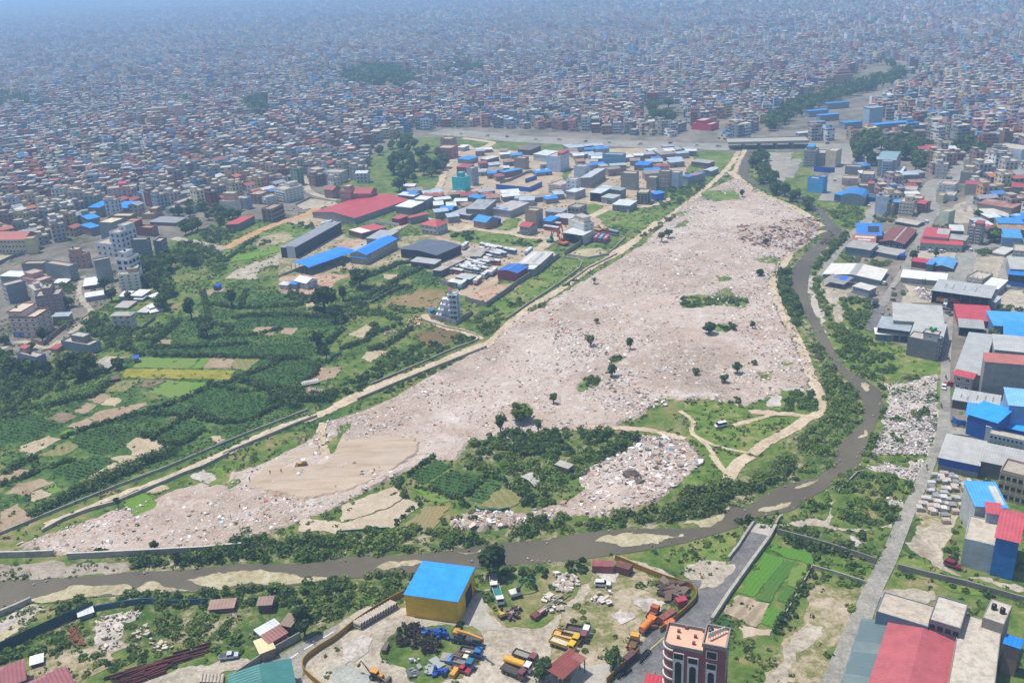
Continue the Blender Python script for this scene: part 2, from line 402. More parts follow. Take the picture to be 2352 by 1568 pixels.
paq('valley_floor',[(-80,700),(60,860),(190,740),(300,640),(380,560),(520,500),(690,520),(760,430),(880,330),(1040,310),(1250,330),(1450,350),(1700,350),(1750,345),(1840,350),(1900,420),(1990,470),(2010,520),(1960,600),(1900,640),(1960,720),(2010,760),(2080,830),(2170,840),(2190,900),(2140,1010),(2400,1020),(2440,1640),(-90,1640)],G_GRASS,0,2.0)
def P(name,fr,s,mat,level,edge=0.0,kind='structure',lb=None):return paq(name,DL(fr,s),mat,level,edge,kind=kind,lb=lb)
P('trampled_yard','C1','0,300 260,200 420,330 600,420 960,400 1344,330 1344,640 1100,620 620,650 500,640 0,860',Gg,1,1.2)
P('industrial_yard','C2','0,290 330,220 560,10 1344,0 1344,420 960,380 850,480 980,540 700,600 480,760 260,860 140,770 0,600',G_DIRT,1,1.0)
P('industrial_yard','C3','0,60 300,60 900,40 1000,100 930,260 760,400 640,520 560,500 200,640 0,520',G_DIRT,1,1.0)
P('building_plot','C4','480,180 700,140 1200,180 1344,220 1344,560 760,500 620,480 330,520 240,500 400,440 420,300',G_DIRT,1,1.0)
P('meadow','C2','90,340 340,340 700,380 840,400 800,470 540,460 320,440 110,420',Ga,2,.8)
P('meadow','C2','420,330 620,240 690,260 600,350',Ga,2,.8)
P('meadow','C2','1060,160 1200,130 1344,140 1320,180 1220,240 1110,210',Ga,2,.8)
P('meadow','C3','230,600 340,540 420,560 520,540 620,560 740,560 860,545 800,590 700,640 560,700 500,680',Ga,2,.8)
P('meadow','C3','700,520 760,470 930,360 1010,320 1160,270 1200,280 1080,380 960,470 880,530',Ga,2,.8)
P('meadow','C3','940,230 1040,120 1310,120 1300,200 1190,260 1000,270',Ga,2,.8)
P('meadow','C1','60,780 240,700 340,820 90,810',Ga,2,.8)
P('meadow','K0','840,1000 1300,900 1700,770 2120,860 1600,1100 1180,1250 900,1330 840,1480 600,1500',Ga,2,.8)
P('bare_lot','K0','1250,1010 1650,900 1800,1000 1500,1100 1310,1170',Gg,3,.8)
P('dirt_yard','K0','1500,760 1990,670 2352,760 2352,830 2110,860 1760,800',G_DIRT,3,.8)
P('sand_yard','K0','780,1567 960,1450 1130,1380 1400,1300 1600,1210 1580,1360 1300,1420 1240,1567',Gd,3,.8)
P('brick_yard','C1','0,720 180,680 330,680 560,690 430,780 240,860 0,810',gmq('red_dirt',[(.3,'96745e'),(.5,'a98a74'),(.7,'b7a28c')],.1,7,1.0),3,.8)
P('dirt_yard','C1','400,460 640,400 760,440 560,500',gmq('red_dirt',[],1),3,.5)
P('grey_slab','C1','540,490 700,420 780,440 640,520',Gh,4,.3)
P('excavated_plot','M1','870,470 1040,390 1200,385 1240,400 1000,540 860,510',gmq('red_dirt',[],1),4,.6)
P('riverbank_sand','M2','960,360 1150,400 1130,560 1150,680 1230,760 1100,720 1030,640 980,520 900,420',Gd,1,1.2)
P('pale_bank','M2','870,330 900,400 960,620 1060,790 1130,870 1080,880 1020,790 960,680 900,580 860,450',Gf,2,1.0)
P('overgrown_ground','M2','1070,490 1300,500 1290,640 1220,720 1130,680 1140,560',Ga,2,1.2)
P('overgrown_ground','M2','1020,680 1230,740 1330,770 1540,820 1770,930 1760,1010 1500,1000 1330,1070 1180,1000 1090,940 1060,850',Ga,2,1.5)
P('white_rubble_ground','M2','1390,1070 1560,1060 1750,1010 1775,1050 1760,1200 1740,1400 1690,1568 1290,1568 1380,1350 1400,1200',Gf,2,1.5)
P('paved_lot','R3','660,510 760,540 890,560 890,660 720,670 640,660',Gd,2,.6)
P('paved_yard','R4','1130,560 1344,560 1344,760 1130,740',Gd,2,.6)
P('paved_yard','R3','780,250 1080,270 1060,340 780,320',Gd,2,.4)
P('paved_yard','R4','900,300 1200,300 1180,480 1050,500 850,470',Gd,2,.6)
P('street','R2','640,360 740,350 850,330 870,220 800,200 760,330 640,380',Gc,2,.3)
P('street_lot','R2','800,560 930,520 960,700 780,720',Gd,2,.3)
P('meadow','R2','0,560 160,600 40,750 0,760',Ga,2,.8)
P('meadow','R1','680,600 800,560 1010,610 980,680 900,760 800,740 720,680',Ga,2,.8)
P('cleared_ground','R1','200,150 430,150 400,270 340,380 240,350 170,250',gmq('grey_rubble_ground',[(.3,'7c7a66'),(.5,'948e82'),(.7,'a8a196')],.08,8,.9,([(.5,0.0),(.7,.6)],'6e6c58')),2,1.0)
P('scrub_ground','B2','700,480 1040,540 1170,560 1440,640 1330,740 1000,640 640,540',Gb,1,1.0)
P('meadow','B2','880,640 1320,750 1260,880 900,770',Ga,2,1.0)
P('meadow','B2','0,620 300,540 440,520 320,720 240,860 60,830 0,760',Ga,2,1.0)
P('earth_heap_ground','B2','0,800 110,720 300,730 240,870 60,870',Gd,2,1.0)
P('dry_plot','B2','830,900 1240,900 1150,1150 960,1568 560,1568 640,1450 800,1180',Gg,1,1.2)
P('sandy_ground','B2','860,1150 970,1180 900,1300 780,1400 720,1568 560,1568 660,1450 740,1300',Gd,2,2.0)
P('sandy_ground','B2','860,950 1100,960 1060,1060 900,1080',Gg,2,2.0)
P('sandy_ground','B2','1530,600 1640,480 1800,480 1950,290 2010,290 1960,400 1850,520 1790,700 1830,780 2352,910 2352,935 1900,830 1700,720',Gd,2,1.2)
P('meadow','B2','1600,400 1660,280 1740,140 1900,130 2040,200 2000,270 1900,330 1860,480 1600,500',Gg,2,1.0)
P('meadow','B2','1500,640 1700,740 1950,850 2352,950 2352,1010 2000,960 1700,860 1460,760',Ga,2,1.0)
P('concrete_yard','B2','1380,930 1730,930 1700,1010 1360,1000',Gd,3,.6)
P('trodden_path','B2','640,485 900,430 980,450 1010,330 1060,310 1040,420 1010,480 1180,510 1440,470 1440,500 1200,530 1000,500 850,480 650,495',Gd,3,.8)
P('pale_heap_ground','B2','1260,80 1400,60 1560,90 1650,20 1660,60 1590,180 1460,150',Gf,3,1.0)
P('pale_heap_ground','B2','1370,300 1520,320 1490,360 1380,340',Gf,3,1.0)
P('pale_heap_ground','B2','1150,550 1190,560 1190,640 1260,700 1170,690 1160,620',Gf,3,.6)
RIV_FAR=DL('B0','-60,880 150,860 330,850 450,845 700,825 900,800 1150,795 1400,775 1680,745 1880,750 2120,745 2352,700')+DL('B1','200,690 400,690 650,665 860,635 1000,615 1130,600 1400,585 1650,535 1850,515 2060,505 2300,505')+DL('B2','120,495 200,490 290,420 330,350 440,360 560,270 740,190 930,150 1050,70')+DL('M2','1050,1568 1090,1480 1150,1430 1250,1330 1250,1190 1190,1100 1080,1000 1000,880 930,780 850,600 780,490 745,430 745,350 770,260 830,190 890,130 960,80 1020,20')+DL('R1','600,895 650,830 670,740 620,640 500,560 300,460 160,420 50,380 -20,300 -20,230 20,180 50,140')
RIV_NEAR=DL('B0','-60,1075 210,1005 350,1020 520,985 800,965 1100,945 1380,940 1700,905 2050,895 2352,845')+DL('B1','300,840 520,820 800,790 1150,755 1400,740 1700,710 1900,680 1960,675')+DL('B2','0,605 250,535 390,490 480,430 740,385 900,280 1060,190 1200,90')+DL('M2','1240,1568 1290,1460 1350,1300 1385,1220 1370,1140 1330,1070 1200,1020 1110,965 1060,880 1020,790 960,680 900,580 860,450 870,330 890,260 940,190 1010,110 1080,50')+DL('R1','690,895 770,820 800,760 720,680 640,590 400,480 200,400 90,370 60,300 80,240 80,190 110,140')
m,n,l,b=nwm('river_water');_p=geo(n)
_c=rmp(n,l,no_(n,l,.02,6,.6,_p,.8),[(.35,'514a3c'),(.6,'625a48')])
l.new(mx_(n,l,rmp(n,l,no_(n,l,.8,5,.7,_p),[(.5,0.0),(.75,.25)]),_c,'6c6454'),b.inputs[0])
b.inputs['Roughness'].default_value=.45;b.inputs['Specular IOR Level'].default_value=.25;bpq(n,l,b,no_(n,l,1.1,5,.65,_p,.5),.5,.15)
WATER=m
def rsq(line,n):
 g=[at(*p,.16)for p in line];L=[0]
 for a,b_ in zip(g[:-1],g[1:]):L.append(L[-1]+(b_-a).length)
 out=[];j=0
 for i in range(n):
  t=L[-1]*i/(n-1)
  while j<len(g)-2 and L[j+1]<t:j+=1
  f=(t-L[j])/max(L[j+1]-L[j],1e-6);out.append(g[j]+(g[j+1]-g[j])*min(f,1))
 return out
def pq2(a,b_,n):return list(zip(rsq(a,n),rsq(b_,n)))
ra=[RIV_FAR[:12],RIV_FAR[11:20],RIV_FAR[19:29],RIV_FAR[28:36],RIV_FAR[35:]]
def nearest_i(p,line,lo):return min(range(lo,len(line)),key=lambda i:(at(*line[i])-at(*p)).length)
cut=[0]
for k in ra[:-1]:cut.append(max(cut[-1]+1,nearest_i(k[-1],RIV_NEAR,cut[-1]+1)))
cut.append(len(RIV_NEAR)-1)
mb=MB()
for k in range(5):
 pr=pq2(ra[k],RIV_NEAR[cut[k]:cut[k+1]+1],50)
 for(a,b_),(c,d)in zip(pr[:-1],pr[1:]):mb.add([b_,d,c,a],[(0,1,2,3)],WATER)
mb.k_('river')['kind']='structure'
for fr,s in(('B0','200,1000 420,930 640,900 860,885 910,905 900,940 700,960 480,985 330,1010'),('B0','940,915 1000,875 1100,880 1200,910 1330,935 1100,945 960,945'),
('B0','1270,860 1420,830 1600,800 1750,790 1900,805 2080,840 2300,845 2200,860 2050,880 1850,890 1600,900 1350,885'),
('B1','240,770 330,725 480,720 570,735 460,760 300,790'),('B1','800,670 960,645 960,665 860,680'),('B1','1745,590 1850,545 2000,532 2060,540 2352,540 2352,560 2180,610 2050,620 1830,600'),
('B2','520,385 620,350 750,320 700,360 600,385'),('B2','770,225 850,190 940,160 900,195 800,230'),('M2','1225,1070 1260,1065 1285,1110 1270,1130 1235,1100'),('M2','1205,1450 1260,1390 1275,1430 1240,1445'),
('B2','0,465 120,495 200,490 290,420 320,350 270,400 150,440 60,445'),('B0','150,1025 330,1025 300,1045 160,1050')):
 P('sandbar',fr,s,G_SAND,3,1.0)
P('gravel_bank','B0','0,745 370,720 450,760 600,740 880,740 900,790 700,810 480,835 330,845 150,850 0,868',gmq('gravel_bank',[(.3,'7f7464'),(.5,'958a7c'),(.7,'a89e90')],.1,8,.8,([(.5,0.0),(.7,.5)],'6b6254')),1,1.0)
P('near_bank','B0','-40,1190 200,1010 330,1060 190,1130 150,1200 0,1260',Gf,1,.8)
P('silt_patch','B0','0,1210 130,1160 200,1170 0,1310',G_SAND,3,.8)
P('overgrown_bank','B0','480,690 700,640 900,660 1600,600 1800,520 2100,520 2352,540 2352,700 2120,745 1880,750 1680,745 1400,775 1150,795 900,800 900,720 480,735',Gb,1,1.5)
P('overgrown_bank','B1','0,550 300,500 600,510 820,530 1050,540 1230,470 1560,440 1900,430 2352,320 2352,505 2060,505 1850,515 1650,535 1400,585 1130,600 860,635 650,665 200,690 0,705',Gb,1,1.5)
P('overgrown_bank','B2','0,240 250,130 500,60 700,0 1040,0 1040,70 930,150 740,190 560,270 440,350 330,340 290,420 200,480 0,460',Gb,1,1.5)
P('overgrown_bank','M2','640,280 720,280 760,440 860,620 1000,880 1090,1000 1200,1110 1245,1200 1245,1330 1140,1430 1085,1480 1050,1568 760,1568 700,1420 800,1360 960,1280 960,1200 930,1040 850,860 760,660 660,480',Gb,1,1.5)
P('overgrown_bank','M2','890,230 1000,110 1110,20 1160,40 1050,160 960,260 950,380 1050,640 1010,680 900,450',Gb,1,1.5)
P('overgrown_bank','B0','330,1060 520,990 800,970 1380,945 1700,910 2050,900 2352,850 2352,1140 2200,1200 2000,1290 1750,1350 1500,1340 1200,1290 820,1340 500,1560 0,1568 0,1330 300,1200 600,1100',Gb,1,1.5)
P('overgrown_bank','B1','0,860 520,825 500,920 240,1060 0,1110',Gb,1,1.5)
P('overgrown_bank','B1','900,780 1150,760 1700,715 1720,760 1700,850 1500,860 1430,960 1300,1000 1100,900 960,900',Gb,1,1.5)
for fr,s in(('M2','0,470 200,470 330,410 340,470 440,490 440,545 200,540 60,560 0,560'),('M2','220,670 330,660 370,690 300,720 230,715'),('M2','500,220 620,195 700,230 660,260 520,240'),
('M2','240,340 340,340 320,370 250,380'),('M2','520,1000 600,1000 610,1040 540,1060'),('M2','680,935 780,930 780,955 690,950'),('M1','1630,1080 1700,1030 1790,1040 1780,1080 1690,1130 1620,1120'),('M1','1840,900 1900,880 1950,900 1870,940'),
('M2','600,1250 690,1120 830,1120 910,1130 925,1270 800,1280 660,1260'),('M2','0,1190 200,1180 400,1210 420,1250 500,1300 300,1320 160,1290 0,1260'),('T2','140,1320 350,1310 400,1370 240,1390 130,1370'),('C3','860,560 950,560 930,590 870,590'),('C3','860,660 950,620 960,650 880,680'),
('B0','1420,100 1540,60 1610,110 1560,200 1440,210 1400,150'),('B0','1560,200 1660,160 1640,210 1560,235'),('M0','2200,1560 2352,1380 2352,1440 2300,1568'),('M1','0,1370 60,1350 40,1400 0,1410')):
 CUTS.append(DL(fr,s));P('grass_patch',fr,s,Ga,4,1.2,kind='stuff')
CUTS.append(DL('B0','1310,140 1400,95 1495,160 1440,195'));P('concrete_floor','B0','1310,140 1400,95 1495,160 1440,195',Gf,5,.6)
CUTS.append(DL('M2','575,1200 600,1155 690,1165 680,1230 590,1235'));P('concrete_floor','M2','575,1200 600,1155 690,1165 680,1230 590,1235',Gf,5,.6)
CUTS.append(DL('M2','695,1105 710,1095 880,1105 890,1125 700,1125'));P('concrete_floor','M2','695,1105 710,1095 880,1105 890,1125 700,1125',Gf,5,.4)
CUTS.append(DL('YT','420,1260 520,1130 830,1190 800,1330 690,1370'));P('concrete_floor','YT','420,1260 520,1130 830,1190 800,1330 690,1370',Gh,5,.4)
def SP(name,fr,s,w,mat,level=3,w1=None,edge=.3):return spq(name,DL(fr,s),w,mat,level,w1,edge)
SP('dirt_track','R1','-60,330 -10,220 20,160 50,100',4,Ge,4)
CUTS.append([px(p)for p in stp(slq(DL('R1','-60,330 -10,220 20,160 50,100')),4)])
SP('dirt_track','M2','980,20 900,50 840,95 800,135 740,180 700,250 640,330 620,400 640,470 700,600 760,720 820,830 850,920 900,1060 940,1150 955,1240 920,1290 860,1310 780,1370 690,1420 560,1490 480,1560',4.6,Ge,4)
CUTS.append([px(p)for p in stp(slq(DL('M2','980,20 900,50 840,95 800,135 740,180 700,250 640,330 620,400 640,470 700,600 760,720 820,830 850,920 900,1060 940,1150 955,1240 920,1290 860,1310 780,1370 690,1420 560,1490 480,1560')),4.6)])
SP('dirt_track','T2','330,1180 500,1320 700,1400 850,1480 950,1560',6,Ge,4)
CUTS.append([px(p)for p in stp(slq(DL('T2','330,1180 500,1320 700,1400 850,1480 950,1560')),6)])
SP('footpath','M1','1540,1395 1700,1375 1950,1380 2150,1400 2370,1455',3.4,Ge,4)
CUTS.append([px(p)for p in stp(slq(DL('M1','1540,1395 1700,1375 1950,1380 2150,1400 2370,1455')),3.4)])
SP('footpath','M0','2250,1568 2210,1440 2230,1340',3.5,Ge,4)
CUTS.append([px(p)for p in stp(slq(DL('M0','2250,1568 2210,1440 2230,1340')),3.5)])
SP('asphalt_road','R3','0,450 120,300 200,200 280,100 400,-10',4,Gc,5)
CUTS.append([px(p)for p in stp(slq(DL('R3','0,450 120,300 200,200 280,100 400,-10')),4)])
for fr,s in(('B0','840,320 990,260 1100,350 930,420'),('B0','1010,255 1110,205 1170,225 1080,265')):CUTS.append(DL(fr,s))
RUB=[(40,1252),(130,1272),(280,1268),(540,1252),(640,1215),(740,1180),(840,1130),(915,1090),(985,1050),(1045,1060),(1075,1020),(1140,1005),(1300,985),(1380,985),(1460,960),(1520,915),(1600,920),(1700,935),(1790,905),(1872,890),(1870,860),(1845,800),(1800,710),(1775,640),(1795,600),(1850,565),(1885,520),(1850,490),(1790,460),(1730,430),(1690,410),(1650,425),(1590,455),(1540,500),(1480,560),(1400,610),(1330,650),(1250,700),(1180,740),(1125,790),(1000,858),(900,915),(820,948),(750,968),(722,1002),(700,1022),(620,1058),(520,1092),(430,1118),(330,1152),(250,1178),(150,1212)]
RUB2=DL('B1','0,0')+[]
RUB2=[(1290,1155),(1345,1125),(1325,1085),(1440,1040),(1470,1005),(1580,1015),(1618,1060),(1570,1100),(1510,1150),(1400,1183),(1300,1185),(1150,1212),(1060,1217),(1030,1192),(1100,1170),(1200,1180)]
def relief(name,pts,mat,sp,amp,z0,seed):
 g=np.array([tuple(p)[:2]for p in gq(pts,.1)]);lo,hi=g.min(0)-sp,g.max(0)+sp
 nx,ny=int((hi[0]-lo[0])/sp)+1,int((hi[1]-lo[1])/sp)+1
 X,Y=np.meshgrid(np.arange(nx),np.arange(ny),indexing='ij')
 Pt=np.stack([lo[0]+X.ravel()*sp,lo[1]+Y.ravel()*sp],1)+(NR.random((nx*ny,2))-.5)*sp*.5
 ins=ipq(Pt,[tuple(p)for p in g])
 for c in CUTS:ins&=~ipq(Pt,[tuple(p)[:2]for p in gq(c)])
 Z=z0+amp*((vnq(Pt,1/14,seed)-.3)*.9+(vnq(Pt,1/5,seed+1)-.5)*.6+(vnq(Pt,1/2.2,seed+2)-.5)*.45)
 Z=np.maximum(Z,z0*.4)*ins-(~ins)*.3
 idx=np.arange(nx*ny).reshape(nx,ny)
 q=np.stack([idx[:-1,:-1],idx[1:,:-1],idx[1:,1:],idx[:-1,1:]],-1).reshape(-1,4)
 q=q[ins[q].any(1)]
 used,inv=np.unique(q,return_inverse=True);q=inv.reshape(-1,4)
 me=bpy.data.meshes.new(name);me.from_pydata(np.column_stack([Pt,Z])[used].tolist(),[],q.tolist());me.materials.append(mat);me.update()
 o=BO.new(name,me);LK(o);o['kind']='structure';return o
m,n,l,b=nwm('rubble_surface');_p=geo(n)
_a=rmp(n,l,no_(n,l,.02,10,.66,_p,.6),[(.30,'8e7f72'),(.42,'a19081'),(.5,'ac9b8e'),(.58,'b4a599'),(.72,'c1b5ab')])
_a=mx_(n,l,rmp(n,l,no_(n,l,.045,8,.7,_p,.3),[(.5,0.0),(.66,.35)]),_a,'b09282')
_a=mx_(n,l,rmp(n,l,no_(n,l,.09,9,.75,_p,.2),[(.54,0.0),(.66,.75)]),_a,'c9c4bf')
_a=mx_(n,l,rmp(n,l,no_(n,l,.35,7,.8,_p,.2),[(.52,0.0),(.68,.7)]),_a,'6f6152')
_a=mx_(n,l,rmp(n,l,no_(n,l,1.1,4,.8,_p),[(.56,0.0),(.66,.85)]),_a,'d2ccc6')
_a=mx_(n,l,rmp(n,l,no_(n,l,1.4,4,.8,_p),[(.57,0.0),(.68,.8)]),_a,'655648')
l.new(_a,b.inputs[0]);b.inputs['Roughness'].default_value=.97;b.inputs['Specular IOR Level'].default_value=.1
bpq(n,l,b,no_(n,l,.8,8,.75,_p),.8,.5)
RUBM=m
m,n,l,b=nwm('graded_earth');_p=geo(n)
mp=n.new('ShaderNodeMapping');l.new(_p,mp.inputs[0]);mp.inputs['Rotation'].default_value=(0,0,R(-38));mp.inputs['Scale'].default_value=(.12,1,1)
_a=rmp(n,l,no_(n,l,.35,8,.7,mp.outputs[0],.3),[(.3,'92816c'),(.5,'a7947e'),(.68,'b5a48f')])
_a=mx_(n,l,rmp(n,l,no_(n,l,.05,6,.7,_p),[(.45,0.0),(.6,.6)]),_a,'ab9c8e')
l.new(_a,b.inputs[0]);b.inputs['Roughness'].default_value=.97;bpq(n,l,b,no_(n,l,.9,6,.7,mp.outputs[0]),.6,.4)
GRADED=m
relief('rubble_field',RUB,RUBM,1.9,1.0,.3,3)
relief('rubble_field',RUB2,RUBM,1.5,1.5,.35,9)
relief('graded_earth',[(620,1066),(700,1030),(760,1020),(880,1000),(960,1010),(960,1040),(900,1085),(800,1130),(700,1150),(560,1120)],GRADED,1.6,.5,.95,5)
P('common','M2','0,1260 160,1290 300,1320 500,1300 800,1300 840,1330 690,1400 480,1540 300,1568 0,1568',Ga,2,1.0)
P('common','B2','0,0 430,0 480,40 330,120 290,200 0,240',Ga,2,1.0)
P('common','B1','1720,60 1960,0 2352,0 2352,120 2250,130',Ga,1,1.0)
P('scrub_garden','B1','850,0 1950,0 1900,30 1700,60 1680,140 1500,200 1380,330 1290,350 1100,220 960,150 780,80',Gb,1,1.2)
P('scrub_garden','M1','900,1480 1060,1400 1300,1440 1560,1390 2080,1450 1900,1568 860,1568',Gb,1,1.2)
SP('dirt_track','M1','2180,-40 2000,110 1900,180 1760,250 1640,330 1500,430 1350,520 1200,625 1130,690 1050,770 1000,810',5.0,Ge,4)
SP('dirt_track','M1','-30,1225 300,1075 600,965 900,835 1010,800 1040,780',6.5,Ge,4)
SP('dirt_track','M0','1500,1580 1700,1480 1950,1370 2200,1290 2352,1215',5.0,Ge,4)
SP('dirt_track','B0','300,480 560,380 800,280 1100,170 1300,90 1500,0',3.0,Ge,4,edge=.8)
SP('dirt_track','C3','330,890 480,815 560,760 700,670 850,560 970,475 1100,370 1200,280 1300,175 1360,80',4.5,Ge,4)
SP('dirt_track','B2','470,0 400,40 340,110 320,180',5,Ge,4)
SP('footpath','M2','-20,1262 70,1330 60,1400 120,1460 180,1510 220,1580',1.8,Ge,4)
SP('footpath','M2','60,1420 200,1490 320,1525 480,1550',1.6,Ge,4)
SP('footpath','M2','420,1265 700,1280 860,1292',3.5,Ge,4)
SP('footpath','M2','350,1360 500,1320 640,1280',2.2,Ge,4)
SP('footpath','B2','200,-10 270,90 320,130',2.2,Ge,4)
SP('footpath','M1','560,600 700,680 850,715 960,770',4.5,Ge,4)
SP('dirt_road','K0','800,1150 950,1080 1200,950 1500,820 1800,720 2000,650 2120,560',8,gmq('orange_earth',[(.3,'9c7a55'),(.5,'b08d66'),(.7,'bc9d78')],.1,6,1.0),4)
SP('concrete_road','K0','100,1000 400,1060 700,1120 830,1160',7,Gd,5)
SP('concrete_road','K0','1900,150 1960,320 2060,400 2200,440 2352,480',6,Gd,4)
P('concrete_yard','K0','1800,560 2000,460 2352,470 2352,560 2080,580 1900,610',Gd,4,.3)
SP('dirt_road','L2','1150,200 1100,330 1090,450 1180,600 1260,690 1200,790 1080,900 960,990',3.6,Gd,4)
SP('dirt_road','L2','-20,1240 150,1130 330,1110 480,1170 640,1190 760,1140 830,1090',4.0,Gd,4)
SP('dirt_road','L2','-20,1420 220,1390',3,Gd,4)
SP('dirt_road','C4','640,150 560,110 500,210 420,300 400,370 370,440 280,500',6,Ge,4)
SP('dirt_road','C4','560,60 700,80 790,100 660,160',8,Ge,4)
SP('dirt_road','C4','0,790 250,690 520,790 620,740',6,Ge,4)
SP('dirt_road','C4','560,750 820,800 960,800 1060,730',5,Ge,4)
SP('dirt_road','C4','620,470 900,480 1130,490 1050,540 1250,520',7,Ge,4)
SP('dirt_road','C3','150,620 260,560 370,510 500,450',7,Ge,4)
SP('dirt_road','C3','160,470 340,500 420,480',5,Ge,4)
SP('dirt_road','C2','560,350 700,390 850,400 960,400',5,Ge,4)
SP('dirt_road','C2','780,510 900,430 1000,380',7,Ge,4)
SP('dirt_road','C3','560,520 700,500 860,430',4,Ge,4)
HW=[(1040,330),(1130,308),(1290,322),(1440,334),(1600,342),(1700,346)]
SP('highway','D','1000,302 1080,308 1180,318 1300,325 1450,331 1600,336 1690,338',34,Gc,4)
SP('highway','D','1850,336 1960,338 2080,344 2230,352 2400,362',30,Gc,4)
SP('street','R2','470,60 700,75 960,80',14,Gc,4)
P('asphalt_road','B2','945,1568 1100,1230 1250,900 1370,680 1450,490 1530,330 1650,80 1690,0 1765,0 1690,200 1600,400 1540,560 1480,720 1380,930 1290,1170 1120,1568 1060,1700 880,1700',Gc,5)
P('asphalt_road','M2','1686,1580 1750,1400 1772,1200 1778,1000 1788,800 1800,590 1862,590 1866,640 1856,800 1844,1000 1846,1330 1860,1370 2080,1400 2060,1440 1860,1420 1820,1440 1765,1580',Gc,6)
P('asphalt_road','M2','1275,700 1330,560 1400,440 1500,290 1570,150 1640,0 1730,-40 1680,60 1600,220 1570,290 1500,360 1440,440 1420,520 1380,560 1340,700',Gc,5)
SP('asphalt_road','R1','850,840 950,740 1040,620 1070,540',8,Gc,6)
SP('asphalt_road','R1','690,530 740,420 780,320 830,190 850,90',14,Gc,5)
SP('asphalt_road','R2','500,780 560,690 620,600 590,480 620,400 700,360',11,Gc,6)
SP('asphalt_road','R4','800,500 880,340 920,240 1060,220',11,Gc,5)
SP('asphalt_road','R4','1060,220 1200,210 1250,300 1200,470 1150,560',8,Gc,6)
SP('asphalt_road','R2','760,370 850,260',12,Gc,6)
SP('street','R2','880,560 940,620 930,500 1040,440',7,Gc,5)
SP('street','R1','380,350 450,200',8,Gc,5)
SP('street','R1','1130,440 1150,370 1070,360',8,Gc,5)
P('asphalt_strip','R3','355,870 420,720 500,690 520,720 450,895',G_ASPHALT,6)
P('asphalt_road','B2','495,500 620,525 600,560 400,850 200,1145 60,1300 -300,1700 -560,1700 -400,1440 -200,1200 0,1110 100,1010 105,930 60,870 -40,850 150,860 240,880 320,745 440,540',G_ASPHALT,5)
P('bridge_deck_end','B2','490,462 640,485 620,560 450,520',Gh,6)
P('dusty_patch','B2','130,860 290,760 380,740 350,800 240,900 110,920',Gd,6,1.0)
P('dusty_road_side','YC','380,250 520,270 900,380 1300,560 1620,690 1780,850 1700,770 1350,690 1000,560 760,440 420,330',Gd,3,.4)
P('asphalt_road','B0','1560,1620 1700,1530 1800,1430 1880,1400 2080,1290 2352,1150 2352,1240 2180,1330 2090,1440 2080,1620',Gc,5)
P('asphalt_road','B1','-10,1150 130,1060 260,1000 430,930 440,950 300,1030 100,1160 -10,1240',Gd,5)
for a,bb in(((1980,1410),(2055,1360)),((2095,1335),(2180,1285)),((2220,1260),(2300,1212)),((1990,1500),(2030,1545))):
 spq('lane_marking',[D('B0',*a),D('B0',*bb)],.35,pz('d8d8d2'),7,smooth=False)
SP('lane_marking','B1','2090,1370 2180,1290 2240,1240',.3,pz('b8a850'),7)
P('works_yard','B1','0,1240 100,1190 240,1090 440,1000 980,930 1200,860 1700,760 2000,780 2352,900 2352,1030 1850,1568 0,1568',Gg,2,1.0)
P('yard_dust','B1','-300,1720 -280,1400 0,1230 130,1180 420,1050 560,1080 800,1150 860,1060 880,960 960,960 1040,1110 1120,1190 1420,1180 1600,990 1700,890 1715,920 1490,1200 1440,1300 1420,1420 1480,1540 1500,1700',Gd,3,1.0)
P('concrete_yard','B1','1560,1700 1580,1540 1640,1450 1850,1430 1900,1480 1800,1568 1650,1700',Gh,4)
P('shed_apron','YS','1180,1390 1380,1200 1330,1000 1480,900 1570,1040 1700,1400 1900,1560 1500,1560',Gh,4,.3)
P('yard_island','B1','300,1290 420,1170 560,1180 900,1170 970,1230 960,1440 840,1530 600,1590 330,1440 270,1390',G_GRASS,4,1.2)
P('yard_island','B1','1000,930 1200,860 1700,760 1690,880 1560,1000 1420,1160 1330,1190 1130,1180 1050,1100 960,960',G_GRASS,4,1.0)
P('pale_gravel','YC','720,1000 1000,990 1300,1060 1400,1060 1050,1290 860,1180 640,1000',Gf,5,1.0)
P('pale_gravel','YC','330,1290 500,1190 700,1230 750,1330 500,1450',Gf,5,1.0)
P('pale_gravel','YC','60,520 400,480 520,520 420,720 100,600',Gf,5,.8)
P('pale_gravel','B1','0,1300 150,1230 220,1260 120,1400 0,1450',Gf,5,1.0)
P('grey_sand','B1','-60,1450 60,1440 200,1500 220,1600 -60,1600',gmq('grey_sand',[(.3,'8d8f88'),(.5,'9a9c94'),(.7,'a5a69d')],.1,5,1.5),5,1.0)
P('dirt_road','B0','940,1600 1040,1530 1300,1450 1520,1410 1640,1400 1750,1420 1600,1480 1480,1530 1350,1600',Gd,3,.8)
P('sand_heap_ground','B0','640,1190 720,1110 900,1070 980,1080 940,1130 830,1150 850,1230 800,1280 850,1290 800,1350 640,1300',Gf,3,1.2)
P('bare_earth','B0','100,1420 400,1330 700,1300 760,1450 500,1568 200,1568',Gg,2,1.5)
P('mixed_plots','M0','1050,700 1400,420 1700,440 2352,560 2352,700 2200,900 2352,1380 1900,1420 1500,1568 0,1568 0,1220 420,1180 760,1010 900,880 960,800',gmq('mixed_crops',[(.3,'2a441f'),(.45,'3b5a28'),(.57,'55702f'),(.68,'77784a'),(.8,'8f805f')],.06,9,1.0,([(.46,0.0),(.66,.6)],'2a4220')),1,1.0)
P('mixed_plots','B0','0,0 1360,0 1130,80 800,215 400,375 0,540',MT_['mixed_crops'],1,1.0)
F=[]
CROPS=[]
def fdq(name,mat,fr,s,level=3,edge=.25):
 P(name,fr,s,mat,level,edge)
 if mat in(Ca,Cb_,Cc_):CROPS.append((DL(fr,s),mat is Cc_))
